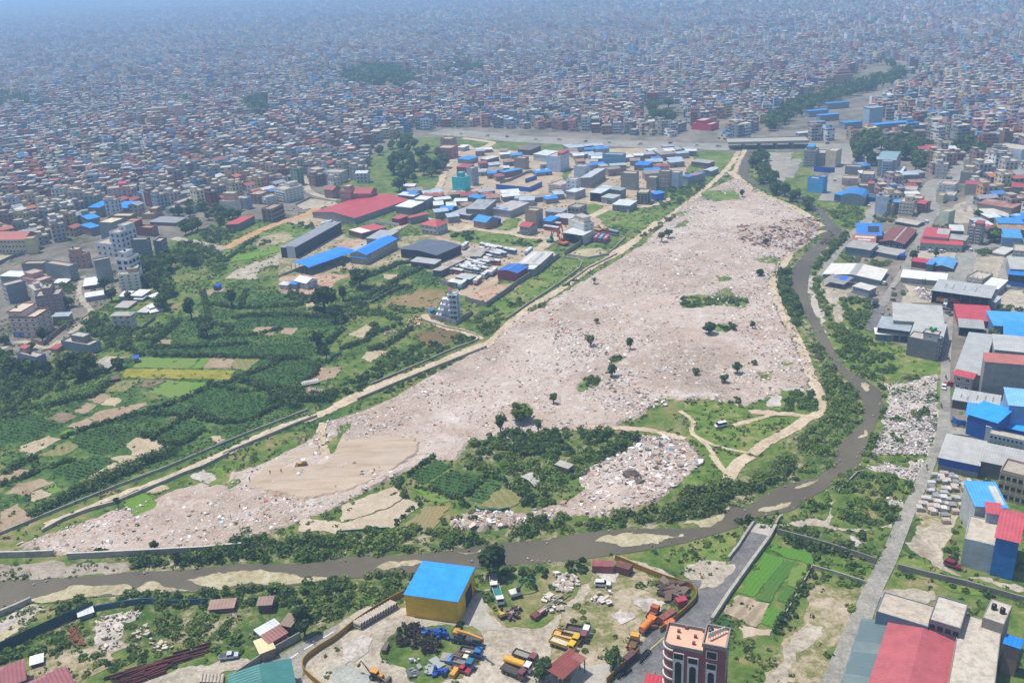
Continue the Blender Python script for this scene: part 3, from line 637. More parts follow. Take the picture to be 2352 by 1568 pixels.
for s in('1440,790 1720,790 1690,890 1410,885','1720,800 2170,800 2140,905 1690,890','1650,610 2000,610 1960,680 1600,690','2000,610 2330,630 2290,690 1970,685',
'1950,905 2190,915 2150,990 2020,1130 1880,1110 1640,1040 1820,960','1450,1070 1600,1075 1690,1130 1960,1210 1680,1340 1330,1260 1250,1190','1250,1215 1330,1260 1140,1310 1020,1330 960,1270 1080,1230',
'800,1345 960,1270 1010,1285 870,1370','760,1345 960,1425 870,1470 800,1540 700,1568 560,1530 470,1450','1290,1310 1420,1370 1310,1440 1210,1500 1050,1440 1130,1390','0,1330 200,1270 430,1370 180,1470 0,1480','1560,1350 1770,1390 1640,1450 1530,1400','1060,800 1430,820 1400,885 1000,870'):
 fdq('vegetable_plot',Ca,'M0',s)
for s in('1020,1330 1130,1380 1060,1440 880,1390','1560,690 1740,690 1700,745 1540,740','1700,500 2080,530 2000,580 1650,560','1400,560 1620,570 1560,640 1340,640','1480,440 1680,470 1620,540 1400,530','1830,440 2150,470 2080,530 1800,510','1230,640 1540,650 1500,740 1180,760 1150,700','1740,740 2180,760 2160,800 1720,790','1460,740 1700,745 1690,785 1440,785','20,1230 330,1190 240,1260 0,1320','1520,1450 1600,1440 1640,1490 1500,1540 1440,1490'):
 fdq('vegetable_plot',Cb_,'M0',s)
for s in('1770,685 1915,680 1880,740 1735,735','1950,688 2050,690 2010,742 1935,725','1100,772 1185,775 1160,812 1060,810','1450,895 1620,895 1580,970 1400,968','700,1140 760,1160 680,1215 600,1180','600,1205 665,1225 590,1280 500,1265','600,1310 660,1345 560,1395 460,1370','700,1260 1010,1200 1020,1220 700,1345 600,1310','1380,430 1560,415 1500,460 1380,470','2190,965 2350,960 2300,1040 2200,1060 2120,1110 2100,1060','1880,540 1940,545 1920,570 1860,560','1680,500 1710,500 1710,540 1680,535'):
 fdq('bare_plot',soil(0),'M0',s)
for s in('860,1490 960,1435 1170,1500 1080,1568 940,1568','760,1160 830,1180 790,1230 690,1215','1450,1440 1520,1430 1550,1460 1480,1490','150,1500 340,1430 420,1460 220,1568 130,1530','2090,520 2170,510 2180,550 2110,545'):
 fdq('bare_plot',soil(1),'M0',s)
for s in('430,1260 530,1300 440,1345 340,1310','1000,1045 1170,1045 1050,1090 940,1100'):fdq('bare_plot',soil(2),'M0',s)
for s in('950,895 1370,900 1310,968 920,965','1160,1050 1340,1065 1420,1110 1300,1165 1180,1170 1020,1140'):fdq('crop_plot',Cd_,'M0',s)
for s in('1390,895 1450,900 1400,968 1320,965','1340,1062 1460,1065 1410,1115 1290,1130','480,1385 550,1400 500,1450 410,1425'):fdq('seedling_plot',Ce_,'M0',s,4)
for s in('850,1050 1000,1045 840,1130 690,1130','1620,895 1800,898 1700,985 1580,970','480,1470 560,1500 420,1568 250,1568'):fdq('crop_plot',Cf_,'M0',s)
fdq('grass_plot',C_YELLOW,'M0','860,970 1620,985 1590,1045 1000,1035 850,1030')
fdq('crop_plot',Cc_,'M0','1870,1280 1960,1260 2040,1280 1900,1340 1770,1390 1730,1360')
fdq('crop_plot',Cc_,'M0','420,1080 740,1030 750,1060 620,1150 420,1200 380,1150')
for s in('110,90 220,120 0,200 0,140','120,200 270,160 380,180 180,270 30,270','0,390 120,330 230,440 0,540'):fdq('bare_plot',soil(0),'B0',s)
for s in('190,265 290,230 360,260 240,320','850,0 1060,0 900,80 760,20','620,140 780,50 870,70 700,170'):fdq('bare_plot',soil(1),'B0',s)
fdq('vegetable_plot',Ca,'B0','480,60 640,0 780,40 520,180 360,110')
fdq('crop_plot',Cc_,'B0','200,340 330,285 390,320 290,380')
fdq('crop_plot',Cd_,'B0','300,220 370,190 430,240 370,265')
fdq('crop_plot',Cf_,'B0','540,180 700,110 880,50 820,110 650,180')
fdq('crop_plot',Ce_,'B0','840,320 990,260 1100,350 930,420',4)
fdq('bare_plot',soil(1),'B0','1010,255 1110,205 1170,225 1080,265',4)
for s in('40,740 170,668 230,690 150,760','190,840 320,850 200,930 140,900','290,320 400,320 370,360 290,350'):fdq('bare_plot',soil(1),'M1',s)
fdq('fallow_plot',gmq('fallow_grass',[(.3,'6b6238'),(.5,'857450'),(.7,'8d7a5a')],.08,8,1.0),'M1','300,510 540,420 720,440 680,520 640,560 330,560')
fdq('fallow_plot',gmq('dark_fallow',[(.3,'4c5226'),(.5,'6a5c40'),(.7,'70603f')],.08,8,1.0),'M1','500,720 720,690 850,730 720,800 560,810')
fdq('crop_plot',Cc_,'M1','330,860 410,880 360,930 240,920')
fdq('vegetable_plot',Cb_,'M1','80,460 370,400 250,480 100,500');fdq('vegetable_plot',Cb_,'M1','400,260 600,280 560,310 380,360');fdq('vegetable_plot',Cb_,'M1','560,300 720,330 640,400 520,380')
fdq('vegetable_plot',Cb_,'M1','370,440 530,420 490,470 380,470')
fdq('grass_strip',Ga,'M1','1500,220 1660,260 1600,320 1300,500 1150,620 1060,650 990,600 1050,520 1250,390')
fdq('bare_lot',G_SAND,'M1','1640,150 1780,140 1830,170 1700,215 1550,190')
fdq('mud_plot',C_MUD,'B1','0,340 360,215 440,290 300,370 0,460',4);fdq('mud_plot',C_MUD,'B1','-280,440 0,465 300,375 445,295 550,340 370,490 0,540 -300,520',4)
fdq('seeded_plot',rcq('seeded_rows','85794a','97895a',R(15),1.4,'8d7f62',.5),'B1','580,345 735,350 640,505 420,490',4)
fdq('vegetable_plot',Ca,'B1','480,150 650,25 770,80 700,110 560,200',4);fdq('vegetable_plot',Ca,'B1','600,195 760,100 960,150 860,270 800,305 640,240',4)
fdq('vegetable_plot',Cb_,'B1','1010,150 1140,180 980,330 880,300',4);fdq('crop_plot',Cf_,'B1','1110,225 1270,295 1140,380 960,345',4)
fdq('seedling_plot',Ce_,'B1','500,230 550,200 610,240 570,270',4);fdq('crop_plot',Cd_,'B1','560,270 620,250 760,310 690,330 570,310',4)
fdq('paddy_plot',C_PADDY,'B2','560,665 700,705 490,975 380,945',4);fdq('paddy_plot',C_PADDY2,'B2','710,710 800,745 600,1010 515,985',4)
fdq('paddy_plot',C_PADDY,'B2','620,605 935,690 900,765 590,650',4);fdq('paddy_plot',Cd_,'B2','805,748 890,770 800,930 718,890',4)
fdq('paddy_plot',C_PADDY2,'B2','700,912 790,940 740,1030 650,995',4);fdq('furrowed_plot',C_FURROW,'B2','380,960 600,1020 510,1180 290,1090',4)
fdq('paddy_plot',C_PADDY,'B2','620,1040 720,1080 640,1190 540,1155',4);fdq('cabbage_plot',Ca,'B2','270,1090 365,1150 330,1190 220,1150',4)
fdq('bare_plot',C_MUD,'B2','500,1190 620,1200 600,1240 420,1260 390,1160',3)
fdq('crop_plot',Ce_,'K0','900,1270 1300,1180 1560,1110 1580,1190 1200,1290 900,1330',4);fdq('crop_plot',Cc_,'K0','570,1440 760,1360 880,1400 820,1490 620,1500',4)
fdq('playing_field',Cd_,'L0','-60,1380 330,1180 300,1210 60,1320 -60,1400',4)
fdq('schoolyard',G_SAND,'L0','-60,1120 240,1120 120,1200 -60,1240',4)
PAL={'dark':[(.040,.078,.016),(.055,.1,.02),(.07,.122,.026)],'mid':[(.08,.14,.022),(.11,.175,.028),(.135,.2,.038)],'light':[(.135,.2,.03),(.17,.23,.042),(.2,.26,.06)],'bright':[(.14,.22,.018),(.175,.25,.024),(.115,.18,.018)],
'dry':[(.17,.165,.07),(.22,.2,.1),(.13,.15,.05)],'brown':[(.06,.038,.032),(.085,.052,.042),(.04,.027,.024),(.07,.07,.04)],'turf':[(.1,.15,.03),(.14,.19,.045),(.18,.2,.07),(.08,.13,.025)]}
def laq(C,Rx,Rz,n,size,cols,up=.35):
 N=len(C)
 d=NR.normal(size=(N,n,3));d[:,:,2]=np.abs(d[:,:,2])*1.0-up*NR.random((N,n))*1.2
 d/=np.linalg.norm(d,axis=2,keepdims=True)
 r=.55+.5*NR.random((N,n,1))
 p=C[:,None,:]+d*r*np.stack([Rx,Rx,Rz],1)[:,None,:]
 nn=d+NR.normal(size=(N,n,3))*.55;nn[:,:,2]+=.35;nn/=np.linalg.norm(nn,axis=2,keepdims=True)
 t=np.cross(nn,NR.normal(size=(N,n,3)));t/=np.linalg.norm(t,axis=2,keepdims=True)+1e-9
 b=np.cross(nn,t);s=(size*(.55+.8*NR.random((N,n,1))))
 q=np.stack([p-t*s-b*s*.6,p+t*s*.4-b*s*.8,p+t*s+b*s*.5,p-t*s*.3+b*s*.8],2)
 tint=cols[:,None,:]*(.6+.75*NR.random((N,n,1)))
 return q.reshape(-1,3),tint.reshape(-1,3)
def pick(pal,N,mixin=None):
 a=np.array(PAL[pal]);c=a[NR.integers(0,len(a),N)]
 if mixin:
  m=np.array(PAL[mixin[0]]);k=NR.random(N)<mixin[1];c[k]=m[NR.integers(0,len(m),k.sum())]
 return c
def scq(name,regions,lb=None):
 Q=[];T=[]
 for fr,s,den,rr,hh,pal,mix,ls in regions:
  g=gq(DL(fr,s));pts=sct(g,den)
  if not len(pts):continue
  vn=vnq(pts,1/11,3);keep=vn>.22;pts=pts[keep];vn=vn[keep]
  if not len(pts):continue
  N=len(pts);rad=rr[0]+(rr[1]-rr[0])*NR.random(N)*(.5+vn*.8);h=hh[0]+(hh[1]-hh[0])*NR.random(N)*(.4+vn)
  C=np.column_stack([pts,h*.35]);cols=pick(pal,N,mix)*(.75+.5*vnq(pts,1/25,8))[:,None]
  n=max(10,int(12*(np.mean(rad)/ls)**1.3));n=min(n,52)
  q,t=laq(C,rad,h*.65,n,ls,cols);Q.append(q);T.append(t)
 o=npm(name,np.concatenate(Q),4,np.concatenate(T),lfm());o['kind']='stuff'
 if lb:o['label']=lb
 return o
def hlq(Q,T,line,w,h,pal='dark',mix=('mid',.4),ls=.4,den=.9):
 g=[at(*p)for p in line]
 for a,b in zip(g[:-1],g[1:]):
  L=(b-a).length;N=max(2,int(L*den*w));t=NR.random(N);d=(b-a).normalized();nn=Vc((-d.y,d.x,0))
  pts=np.array(a)[None,:2]+np.outer(t,np.array(b-a)[:2])+np.outer((NR.random(N)-.5)*w,np.array(nn)[:2])
  hh=h*(.55+.75*NR.random(N));C=np.column_stack([pts,hh*.4])
  q,tt=laq(C,np.full(N,w*.42)*(.6+.7*NR.random(N)),hh*.6,17,ls,pick(pal,N,mix));Q.append(q);T.append(tt)
BK=lambda fr,s,den=.10,rr=(.9,2.2),hh=(1.0,3.2),pal='mid',mix=('dark',.35),ls=.42:(fr,s,den,rr,hh,pal,mix,ls)
scq('riverside_scrub',[BK('B0','1560,620 1720,510 1850,600 2352,560 2352,700 2120,735 1880,745 1700,735 1560,650',.2),BK('B0','880,790 920,700 1100,690 1240,660 1640,640 1660,740 1400,770 1150,790 900,805',.2,pal='dark',mix=('mid',.5)),
BK('B0','480,690 560,650 740,640 760,680 500,700',.2,(.8,1.5),(.8,2)),
BK('B1','-10,560 200,510 430,500 600,520 820,540 840,600 650,650 420,680 0,700',.22,pal='mid',mix=('light',.35)),
BK('B1','850,560 1000,540 1010,600 860,630',.2,(1,1.8),(1,2.5)),BK('B1','1080,520 1250,460 1380,430 1540,420 1560,460 1300,580 1100,590',.2,pal='mid',mix=('light',.3)),
BK('B1','1420,500 1800,440 2050,430 2060,480 1850,500 1560,530',.14,(.8,1.6),(.6,1.6),'light',('mid',.4)),
BK('B1','1850,430 2040,380 2352,320 2352,470 2100,470 1900,450',.22,pal='mid',mix=('light',.4)),
BK('B2','0,260 150,220 290,180 325,240 325,330 260,400 100,450 0,460',.26,(1.2,2.4),(1.6,3.6),'mid',('light',.4)),
BK('B2','340,220 480,150 600,80 720,20 760,80 720,160 640,200 500,280 370,270',.26,(1.2,2.4),(1.6,3.6),'mid',('light',.4)),
BK('B2','720,130 900,30 1000,0 960,110 760,190',.10,(.8,1.5),(.5,1.4),'light',('mid',.4)),
BK('M2','760,1568 820,1450 960,1330 980,1240 960,1060 1000,960 1080,1040 1180,1120 1235,1210 1235,1310 1130,1420 1060,1480 1040,1568',.16,(1.1,2.4),(1.2,3.6),'mid',('light',.4)),
BK('M2','860,840 930,790 990,890 1060,980 1000,1000 900,900',.14,(1,2),(.8,2.6),'mid',('dry',.25)),
BK('M2','640,300 740,310 750,440 830,580 800,680 760,660 680,480',.2,(1.2,2.4),(1.5,4),'dark',('mid',.5)),
BK('M2','900,330 960,250 1070,150 1140,80 1150,40 1080,70 960,200 900,270',.16,(1.1,2.2),(1.2,3.5),'mid',('dark',.35)),
BK('M2','890,340 940,370 990,500 1030,640 1010,660 960,560 900,420',.16,(1,2),(1.2,3),'mid',('light',.3)),
BK('M2','1020,660 1110,670 1240,760 1340,790 1500,810 1440,930 1500,1000 1330,1060 1180,990 1080,900 1050,800',.1,(1.1,2.4),(.8,2.8),'mid',('light',.3)),
BK('M2','1090,500 1180,490 1290,510 1290,560 1270,660 1200,720 1130,670',.15,(1.1,2.2),(1,2.8),'mid',('light',.25)),
BK('M2','1340,1080 1390,1110 1400,1200 1390,1300 1340,1430 1290,1568 1250,1568 1300,1440 1370,1300 1390,1200',.2,(.9,1.7),(.8,2.2),'mid',('light',.4)),
BK('M2','1420,1320 1500,1300 1530,1330 1460,1350',.2,(.8,1.6),(.8,1.8)),BK('M2','1590,1280 1680,1260 1690,1310 1620,1320',.2),BK('M2','1660,1160 1750,1140 1750,1220 1690,1230',.2,(.8,1.5),(.6,1.5)),
BK('M2','1420,1430 1510,1410 1510,1480 1440,1480',.2,(.8,1.5),(.6,1.6)),BK('M2','1540,1340 1640,1330 1580,1400 1510,1400',.16,(.8,1.5),(.6,1.6)),BK('M2','1510,1020 1650,1020 1640,1050 1540,1050',.16,(.8,1.5),(.6,1.2),'dry',('mid',.5)),
BK('B2','1110,100 1270,0 1400,0 1270,120 1180,260 1060,300 960,310',.12,(.9,1.8),(.7,2.2),'mid',('light',.4)),
BK('B2','1230,140 1380,120 1500,170 1590,190 1540,290 1370,290 1250,260 1190,250',.14,(1,2),(.8,2.4),'mid',('light',.4)),
BK('B2','1100,320 1210,290 1340,310 1490,370 1470,460 1350,470 1180,490 1060,440',.17,(1,2.1),(.8,2.6),'mid',('light',.4)),
BK('B2','740,390 860,320 1000,310 1010,360 940,420 830,410',.14,(.9,1.8),(.7,2),'mid',('light',.4)),
BK('B2','660,500 860,490 1060,560 1180,570 1180,660 1330,700 1330,740 1000,640 640,530',.13,(.9,1.9),(.7,2.2),'mid',('light',.45)),
BK('B2','1070,650 1150,640 1190,690 1100,710',.25,(1.2,2.2),(1.5,3),'dark',('mid',.4)),BK('B2','1190,550 1260,540 1250,600 1200,590',.2,(.9,1.6),(1,2)),
BK('B2','880,690 1000,720 1310,750 1280,870 1180,880 1000,790 900,770',.07,(.8,1.7),(.5,1.6),'mid',('dry',.35)),
BK('B2','800,960 880,850 900,780 1000,820 1220,900 1200,930 1000,870 920,860 860,960 800,1060 660,1230 610,1220',.13,(.8,1.7),(.6,1.8),'mid',('dark',.3)),
BK('B2','490,1500 640,1230 800,1060 780,1120 660,1290 540,1500',.1,(.7,1.5),(.5,1.4),'mid',('dry',.4)),BK('B2','940,1480 1080,1200 1200,960 1180,1080 1050,1300 960,1500',.10,(.7,1.4),(.4,1.2),'light',('dry',.4)),
BK('B2','1480,820 1680,850 1950,900 2352,1000 2352,1060 1950,950 1700,880 1500,840',.10,(.8,1.8),(.6,1.8),'dark',('mid',.5)),
BK('B2','1800,700 1850,560 1950,430 1940,500 1890,700 1920,760 1850,760',.12,(.8,1.6),(.6,1.6),'mid',('dry',.35)),
BK('B2','400,1250 520,1290 460,1420 400,1400',.06,(.7,1.3),(.4,1)),
BK('B2','380,470 440,420 490,450 450,490',.3,(1.1,1.9),(1.4,2.6),'dark',('mid',.4)),BK('B2','0,640 200,560 400,520 400,560 200,640 0,720',.06,(.6,1.3),(.3,.8),'light',('mid',.5)),
BK('B2','500,460 640,430 760,440 720,470 600,480',.14,(.7,1.4),(.5,1.4),'light',('mid',.4)),
BK('B0','380,1080 500,990 620,1010 620,1040 420,1120',.2,(.9,1.8),(.8,2.2),'mid',('dark',.3)),
BK('B0','640,1020 900,960 1380,945 1700,910 2050,900 2352,860 2352,990 2200,1100 1900,1160 1600,1110 1440,1050 1000,1060 700,1060',.15,(1,2.1),(.9,2.8),'mid',('dark',.4)),
BK('B0','1040,1110 1440,1100 1700,1140 1760,1280 1700,1370 1440,1340 1230,1300 1040,1180',.13,(.9,1.9),(.6,2),'mid',('light',.4)),
BK('B0','0,1370 300,1220 600,1130 640,1180 600,1300 420,1360 0,1460',.11,(.8,1.7),(.5,1.8),'mid',('light',.4)),
BK('B0','560,1340 760,1340 1000,1330 1190,1330 1100,1400 860,1480 560,1520',.12,(.8,1.7),(.5,1.9),'mid',('light',.45)),BK('B0','860,1130 960,1120 960,1200 870,1230',.12,(.7,1.4),(.5,1.4),'light',('mid',.5)),
BK('B0','2140,1010 2352,960 2352,1100 2220,1160 2130,1130',.2,(1.1,2.2),(1.2,3.2),'mid',('light',.35)),
BK('B1','0,870 260,830 520,830 480,920 260,1040 60,1080 0,1080',.17,(1,2.1),(1,2.8),'mid',('light',.3)),
BK('B1','1090,790 1300,780 1480,770 1700,700 1710,780 1640,820 1440,830 1300,880 1130,860',.14,(.9,1.9),(.7,2.4),'mid',('dark',.4)),
BK('B1','980,960 1040,940 1080,1080 1010,1060',.14,(.8,1.4),(.5,1.5),'mid',('light',.3)),BK('B1','1240,880 1480,870 1440,960 1300,960',.1,(.8,1.6),(.5,1.6),'mid',('light',.4)),
BK('B1','1600,1040 1760,1010 1800,1090 1700,1170 1620,1160 1560,1200 1520,1130',.09,(.7,1.5),(.4,1.2),'light',('mid',.5)),BK('B1','1680,1180 1780,1160 1720,1320 1640,1420 1620,1300',.1,(.7,1.5),(.4,1.3),'light',('mid',.5)),
BK('B1','1960,60 1980,0 2352,0 2352,60 2250,100',.02,(.6,1.2),(.3,.8),'light',None),
BK('B1','2040,900 2200,880 2230,980 2150,960',.14,(.7,1.5),(.5,1.3),'light',('mid',.3)),BK('B1','2140,1090 2300,1020 2330,1060 2260,1130 2200,1180',.14,(.7,1.5),(.5,1.4),'mid',('light',.3)),
BK('YI','390,880 520,640 620,540 660,620 640,900 560,1050 400,960',.16,(.5,1.1),(.3,1.0),'light',('mid',.4)),BK('YI','1600,360 1760,330 1980,390 1960,440 1650,420',.2,(.6,1.2),(.5,1.3)),BK('YI','1960,520 2120,480 2160,720 2060,760',.15,(.5,1),(.3,.9),'light',('mid',.3)),BK('YI','1680,820 1820,800 2050,900 2060,1050 1950,1080 1700,960',.15,(.5,1),(.3,.8),'light',('dry',.3)),
BK('YI','480,980 700,1040 860,1160 800,1220 560,1080',.13,(.5,1),(.3,.9),'dry',('mid',.5)),
],'green scrub and tall weeds along both river banks')
scq('garden_scrub',[BK('M1','900,1480 1060,1400 1300,1430 1570,1400 1700,1390 2080,1440 1980,1540 1900,1568 860,1568',.2,(1,2.2),(1,3.2),'mid',('dark',.4)),
BK('B1','780,60 860,0 1240,0 1500,0 1900,0 1700,70 1690,130 1560,190 1400,240 1400,330 1300,320 1140,200 1240,150 1100,120 960,120',.15,(1,2.1),(.9,3),'mid',('light',.35)),
BK('B1','1240,290 1390,270 1480,320 1400,350 1250,350',.2,(1,2),(1,2.6),'dark',('mid',.4)),BK('B1','680,440 760,400 960,440 980,480 820,500 700,490',.12,(.7,1.5),(.5,1.4),'light',('mid',.5)),
BK('B1','800,290 900,320 930,350 840,360',.2,(.9,1.7),(1,2.4)),
BK('M2','700,1170 760,1130 900,1130 925,1250 860,1270 700,1260',.2,(1,2.1),(1,2.8),'mid',('dark',.3)),BK('M2','-20,480 200,490 330,480 440,500 440,540 200,540 0,560',.14,(.9,1.8),(.8,2.2),'mid',('light',.35)),
BK('M2','230,680 330,670 360,690 300,715 235,712',.2,(.9,1.7),(.8,2)),BK('M1','1630,1085 1700,1035 1785,1045 1770,1080 1690,1120',.2,(1,2),(1,2.4),'mid',('dark',.4)),BK('M1','1845,900 1900,885 1945,900 1870,935',.25,(.9,1.8),(.8,2.2)),
BK('M2','260,1170 390,1170 390,1220 300,1200',.16,(.9,1.7),(.8,2)),BK('M2','0,1195 240,1190 400,1215 400,1245 200,1240',.09,(.8,1.5),(.4,1.4),'light',('mid',.5)),
BK('M1','0,1090 160,1000 330,860 640,780 760,830 600,920 340,1040 60,1170 0,1160',.12,(.9,1.9),(.8,2.4),'mid',('dark',.3)),BK('M1','260,1130 560,1010 760,920 980,830 980,840 760,950 560,1040 280,1160',.14,(.7,1.4),(.6,1.6)),
BK('M1','840,660 960,590 1110,560 1130,640 1060,700 1000,740 960,720',.17,(1,2.1),(.8,2.6),'mid',('light',.4)),BK('M1','1150,520 1240,490 1280,520 1170,560',.18,(.9,1.8),(.8,2)),BK('M1','1300,570 1390,530 1410,550 1310,585',.2),BK('M1','1520,400 1620,360 1600,380 1530,415',.2,(.8,1.5),(.6,1.4)),BK('M1','760,760 850,735 930,760 900,800 770,800',.18,(.9,1.8),(.8,2)),
BK('M1','0,560 100,500 200,530 330,590 420,640 330,640 180,600 60,640 0,700',.15,(1,2),(.9,2.6),'mid',('dark',.4)),BK('M1','330,540 660,560 700,600 500,600 340,570',.13,(.8,1.7),(.7,2),'mid',('light',.3)),
BK('C1','0,820 100,810 220,860 220,900 0,900',.14,(1,2),(1,3),'dark',('mid',.4)),
BK('L2','1060,960 1260,740 1440,760 1560,880 1820,960 1860,1130 1700,1240 1500,1180 1350,1060 1180,1010',.13,(1.3,2.8),(1.6,4.5),'dark',('mid',.5)),
BK('L2','1860,1080 2100,900 2300,880 2200,1040 1960,1140',.14,(1,2.2),(1,3),'mid',('light',.3)),
BK('L2','680,860 900,860 1000,800 990,880 880,960 800,900',.2,(1.2,2.4),(1.6,3.6),'dark',('mid',.5)),BK('L2','820,340 1040,300 1010,420 900,470',.2,(1.2,2.4),(1.5,3.4),'dark',('mid',.5)),
BK('L2','-40,1240 200,1250 230,1390 0,1420',.12,(1,2),(1,2.6)),BK('L2','-40,1480 240,1470 400,1560 200,1600 -40,1600',.18,(1.2,2.6),(1.6,4),'dark',('mid',.5)),
BK('M0','0,930 100,990 260,1010 500,960 720,960 760,1010 600,1040 420,1120 300,1180 0,1200',.16,(1.2,2.6),(1.6,4),'dark',('mid',.5)),BK('M0','0,1200 160,1200 300,1230 200,1280 0,1330',.13,(1.2,2.2),(1.2,3)),
BK('K0','240,1050 480,1090 700,1140 790,1200 560,1300 400,1440 200,1350 100,1200',.09,(1.3,2.6),(1.2,3.6),'dark',('mid',.5)),BK('K0','560,1340 760,1230 840,1320 820,1480 620,1490',.08,(1.2,2.2),(1,2.4)),BK('K0','840,1240 1050,1120 1300,1030 1450,1050 1300,1140 1000,1240',.06,(1.2,2.4),(.8,2.2),'mid',('light',.3)),BK('K0','440,960 640,830 920,900 980,980 800,1080 640,1090',.08,(1.2,2.4),(1,3)),BK('K0','1700,800 2000,790 2120,870 1900,900 1740,870',.06,(1.2,2.2),(.8,2.2)),
BK('C2','100,400 180,340 300,360 340,420 150,420',.08,(1.2,2.4),(1,3),'dark',('mid',.5)),BK('C2','560,430 700,400 840,420 800,470 640,470',.05,(1.2,2.4),(.8,2.4)),BK('C2','620,350 700,330 780,380 640,365',.06),
BK('C3','700,520 760,470 930,370 1080,300 1080,370 900,490 780,530',.05,(1.3,2.6),(1,3),'mid',('dark',.3)),BK('C3','740,380 860,370 880,390 760,450',.07,(1.4,2.6),(1.4,3.4),'dark',('mid',.5)),BK('C3','560,760 860,560 850,610 640,740 560,790',.06,(1.2,2.2),(.8,2.2)),
BK('R1','700,620 800,570 1000,610 960,690 890,750 800,740',.08,(1.4,2.8),(1.2,3.4),'light',('mid',.5)),BK('R1','700,840 830,780 830,830 720,895 680,895',.07,(1.3,2.4),(1.2,3)),BK('R3','130,300 300,300 560,340 600,370 420,380 160,340',.09,(1.1,2.2),(.8,2.2),'light',('mid',.5)),BK('R3','560,560 640,530 690,600 640,660 540,640',.08,(.8,1.6),(.5,1.2),'light',('mid',.4)),
BK('R4','940,260 1060,245 1100,280 1040,300 950,285',.12,(1.2,2.2),(1.2,2.8),'mid',('dark',.4)),BK('R4','1110,670 1180,650 1320,710 1344,750 1110,740',.08,(1.2,2.2),(1,2.6)),BK('R2','600,730 720,720 780,770 620,770',.08),BK('R2','150,650 330,640 330,700 200,700',.09,(1.3,2.4),(1.2,3)),
],'weeds, banana clumps and low bushes between plots')
Q=[];T=[]
for fr,s,w,h in(('B0','220,420 400,330 560,240 720,230',3.2,2.2),('B0','540,250 700,190 900,100 1060,30 1200,-20',4,3.2),('B0','40,130 190,40 260,20',2.5,1.8),('B0','0,210 240,130 260,60',2,1.6),('B0','300,100 520,30',2,1.5),
('M0','930,880 1400,890 1690,895 2140,905',2.2,1.8),('M0','1000,830 1430,825 1720,800',2,1.6),('M0','1540,745 1740,745 1960,690',2,1.6),('M0','1600,630 1700,610 2000,605 2330,625',2.4,2),('M0','1330,640 1600,690 1550,740',2,1.8),
('M0','2200,920 2170,1010 2020,1130 1900,1110',2.2,1.8),('M0','1600,1040 1780,1090 1980,1180 2050,1250',3,2.4),('M0','1250,1190 1420,1110 1600,1060',2,1.6),('M0','960,1280 1240,1200',2,1.6),('M0','750,1345 980,1280 1300,1300 1560,1350',2,1.7),
('M0','970,1430 1180,1500 1240,1500 1420,1400',2.2,1.8),('M0','1060,1440 1300,1290',2,1.6),('M0','1320,1260 1500,1340 1680,1345 1960,1220',2,1.7),('M0','440,1450 760,1335',2,1.5),('M0','430,1200 660,1160 750,1060',2.6,2.2),('M0','300,1240 460,1200',2.4,2),
('M0','1060,800 1130,740 1230,640',3,2.6),('M0','1380,760 1440,640 1400,440',2,1.8),('M0','1440,530 1660,560 1700,430',2,1.7),('M0','1640,560 2040,540 2180,500',2.2,1.9),('M0','2150,560 2330,600',2.4,2),('M0','2190,860 2300,760 2352,700',2.4,2.2),
('M0','1640,1040 1850,960 1960,900',2.2,1.9),('M0','1430,1080 1680,1130 1880,1110',1.8,1.3),('M0','870,840 1000,880',2,1.6),('M0','1860,1200 2000,1180 2300,1190',4,2.8),('M0','2020,1140 2120,1180 2330,1150',4,3),
('M1','0,840 160,790 240,700 220,670',2.4,2),('M1','60,500 240,490 370,400 480,420',2.2,1.9),('M1','200,520 450,400',2,1.6),('M1','190,850 330,810 480,700',2.4,2.2),('M1','60,400 240,310 400,250 600,240',2.4,2),('M1','220,740 420,660',2,1.7),
('B1','440,300 420,240 380,200 480,130 640,10',1.6,1.5),('B1','800,310 880,260 1000,150 1140,180',1.6,1.6),('B1','1130,200 1290,300',1.6,1.5),('B1','500,230 640,240 800,310',1.2,1),('B1','360,490 450,400 560,330',1.2,.8),
('K0','1270,1000 1100,1100 830,1330 760,1230',2,1.6),('C1','700,860 960,720 1180,620',2.4,2),('C1','740,700 940,610',2,1.8),('B2','640,1230 740,1060 880,780',1.6,1.3),('B2','700,580 820,620 900,650 1040,660',2.6,1.8)):
 hlq(Q,T,DL(fr,s),w*1.25,h*1.15)
o=npm('field_hedgerows',np.concatenate(Q),4,np.concatenate(T),lfm());o['kind']='stuff';o['label']='dark green hedgerows and tall crops edging the plots'
Q=[];T=[]
for pts,md in CROPS:
 W=sct(gq(pts),.6);N=len(W)
 ux,uy=cos(ANG),sin(ANG)
 if N:v=W@np.array([-uy,ux]);W=W-np.outer(v-np.round(v/1.9)*1.9-NR.normal(size=N)*.12,np.array([-uy,ux]))
 if not N:continue
 h=NR.uniform(.3,.6,N)*(.5+.8*vnq(W,1/7,4));q,t=laq(np.column_stack([W,h*.4+.2]),NR.uniform(.3,.55,N),h*.6,6,.27,pick('mid' if md else 'dark',N,('mid',.35))*(.75+.5*vnq(W,1/9,6))[:,None],.1);Q.append(q);T.append(t)
o=npm('vegetable_plants',np.concatenate(Q),4,np.concatenate(T),lfm());o['kind']='stuff';o['label']='vegetables growing in the dark green plots'
BARK=pn('4f4336',.95,.3,2.0);BARKP=pn('7d7264',.95,.3,2.0)
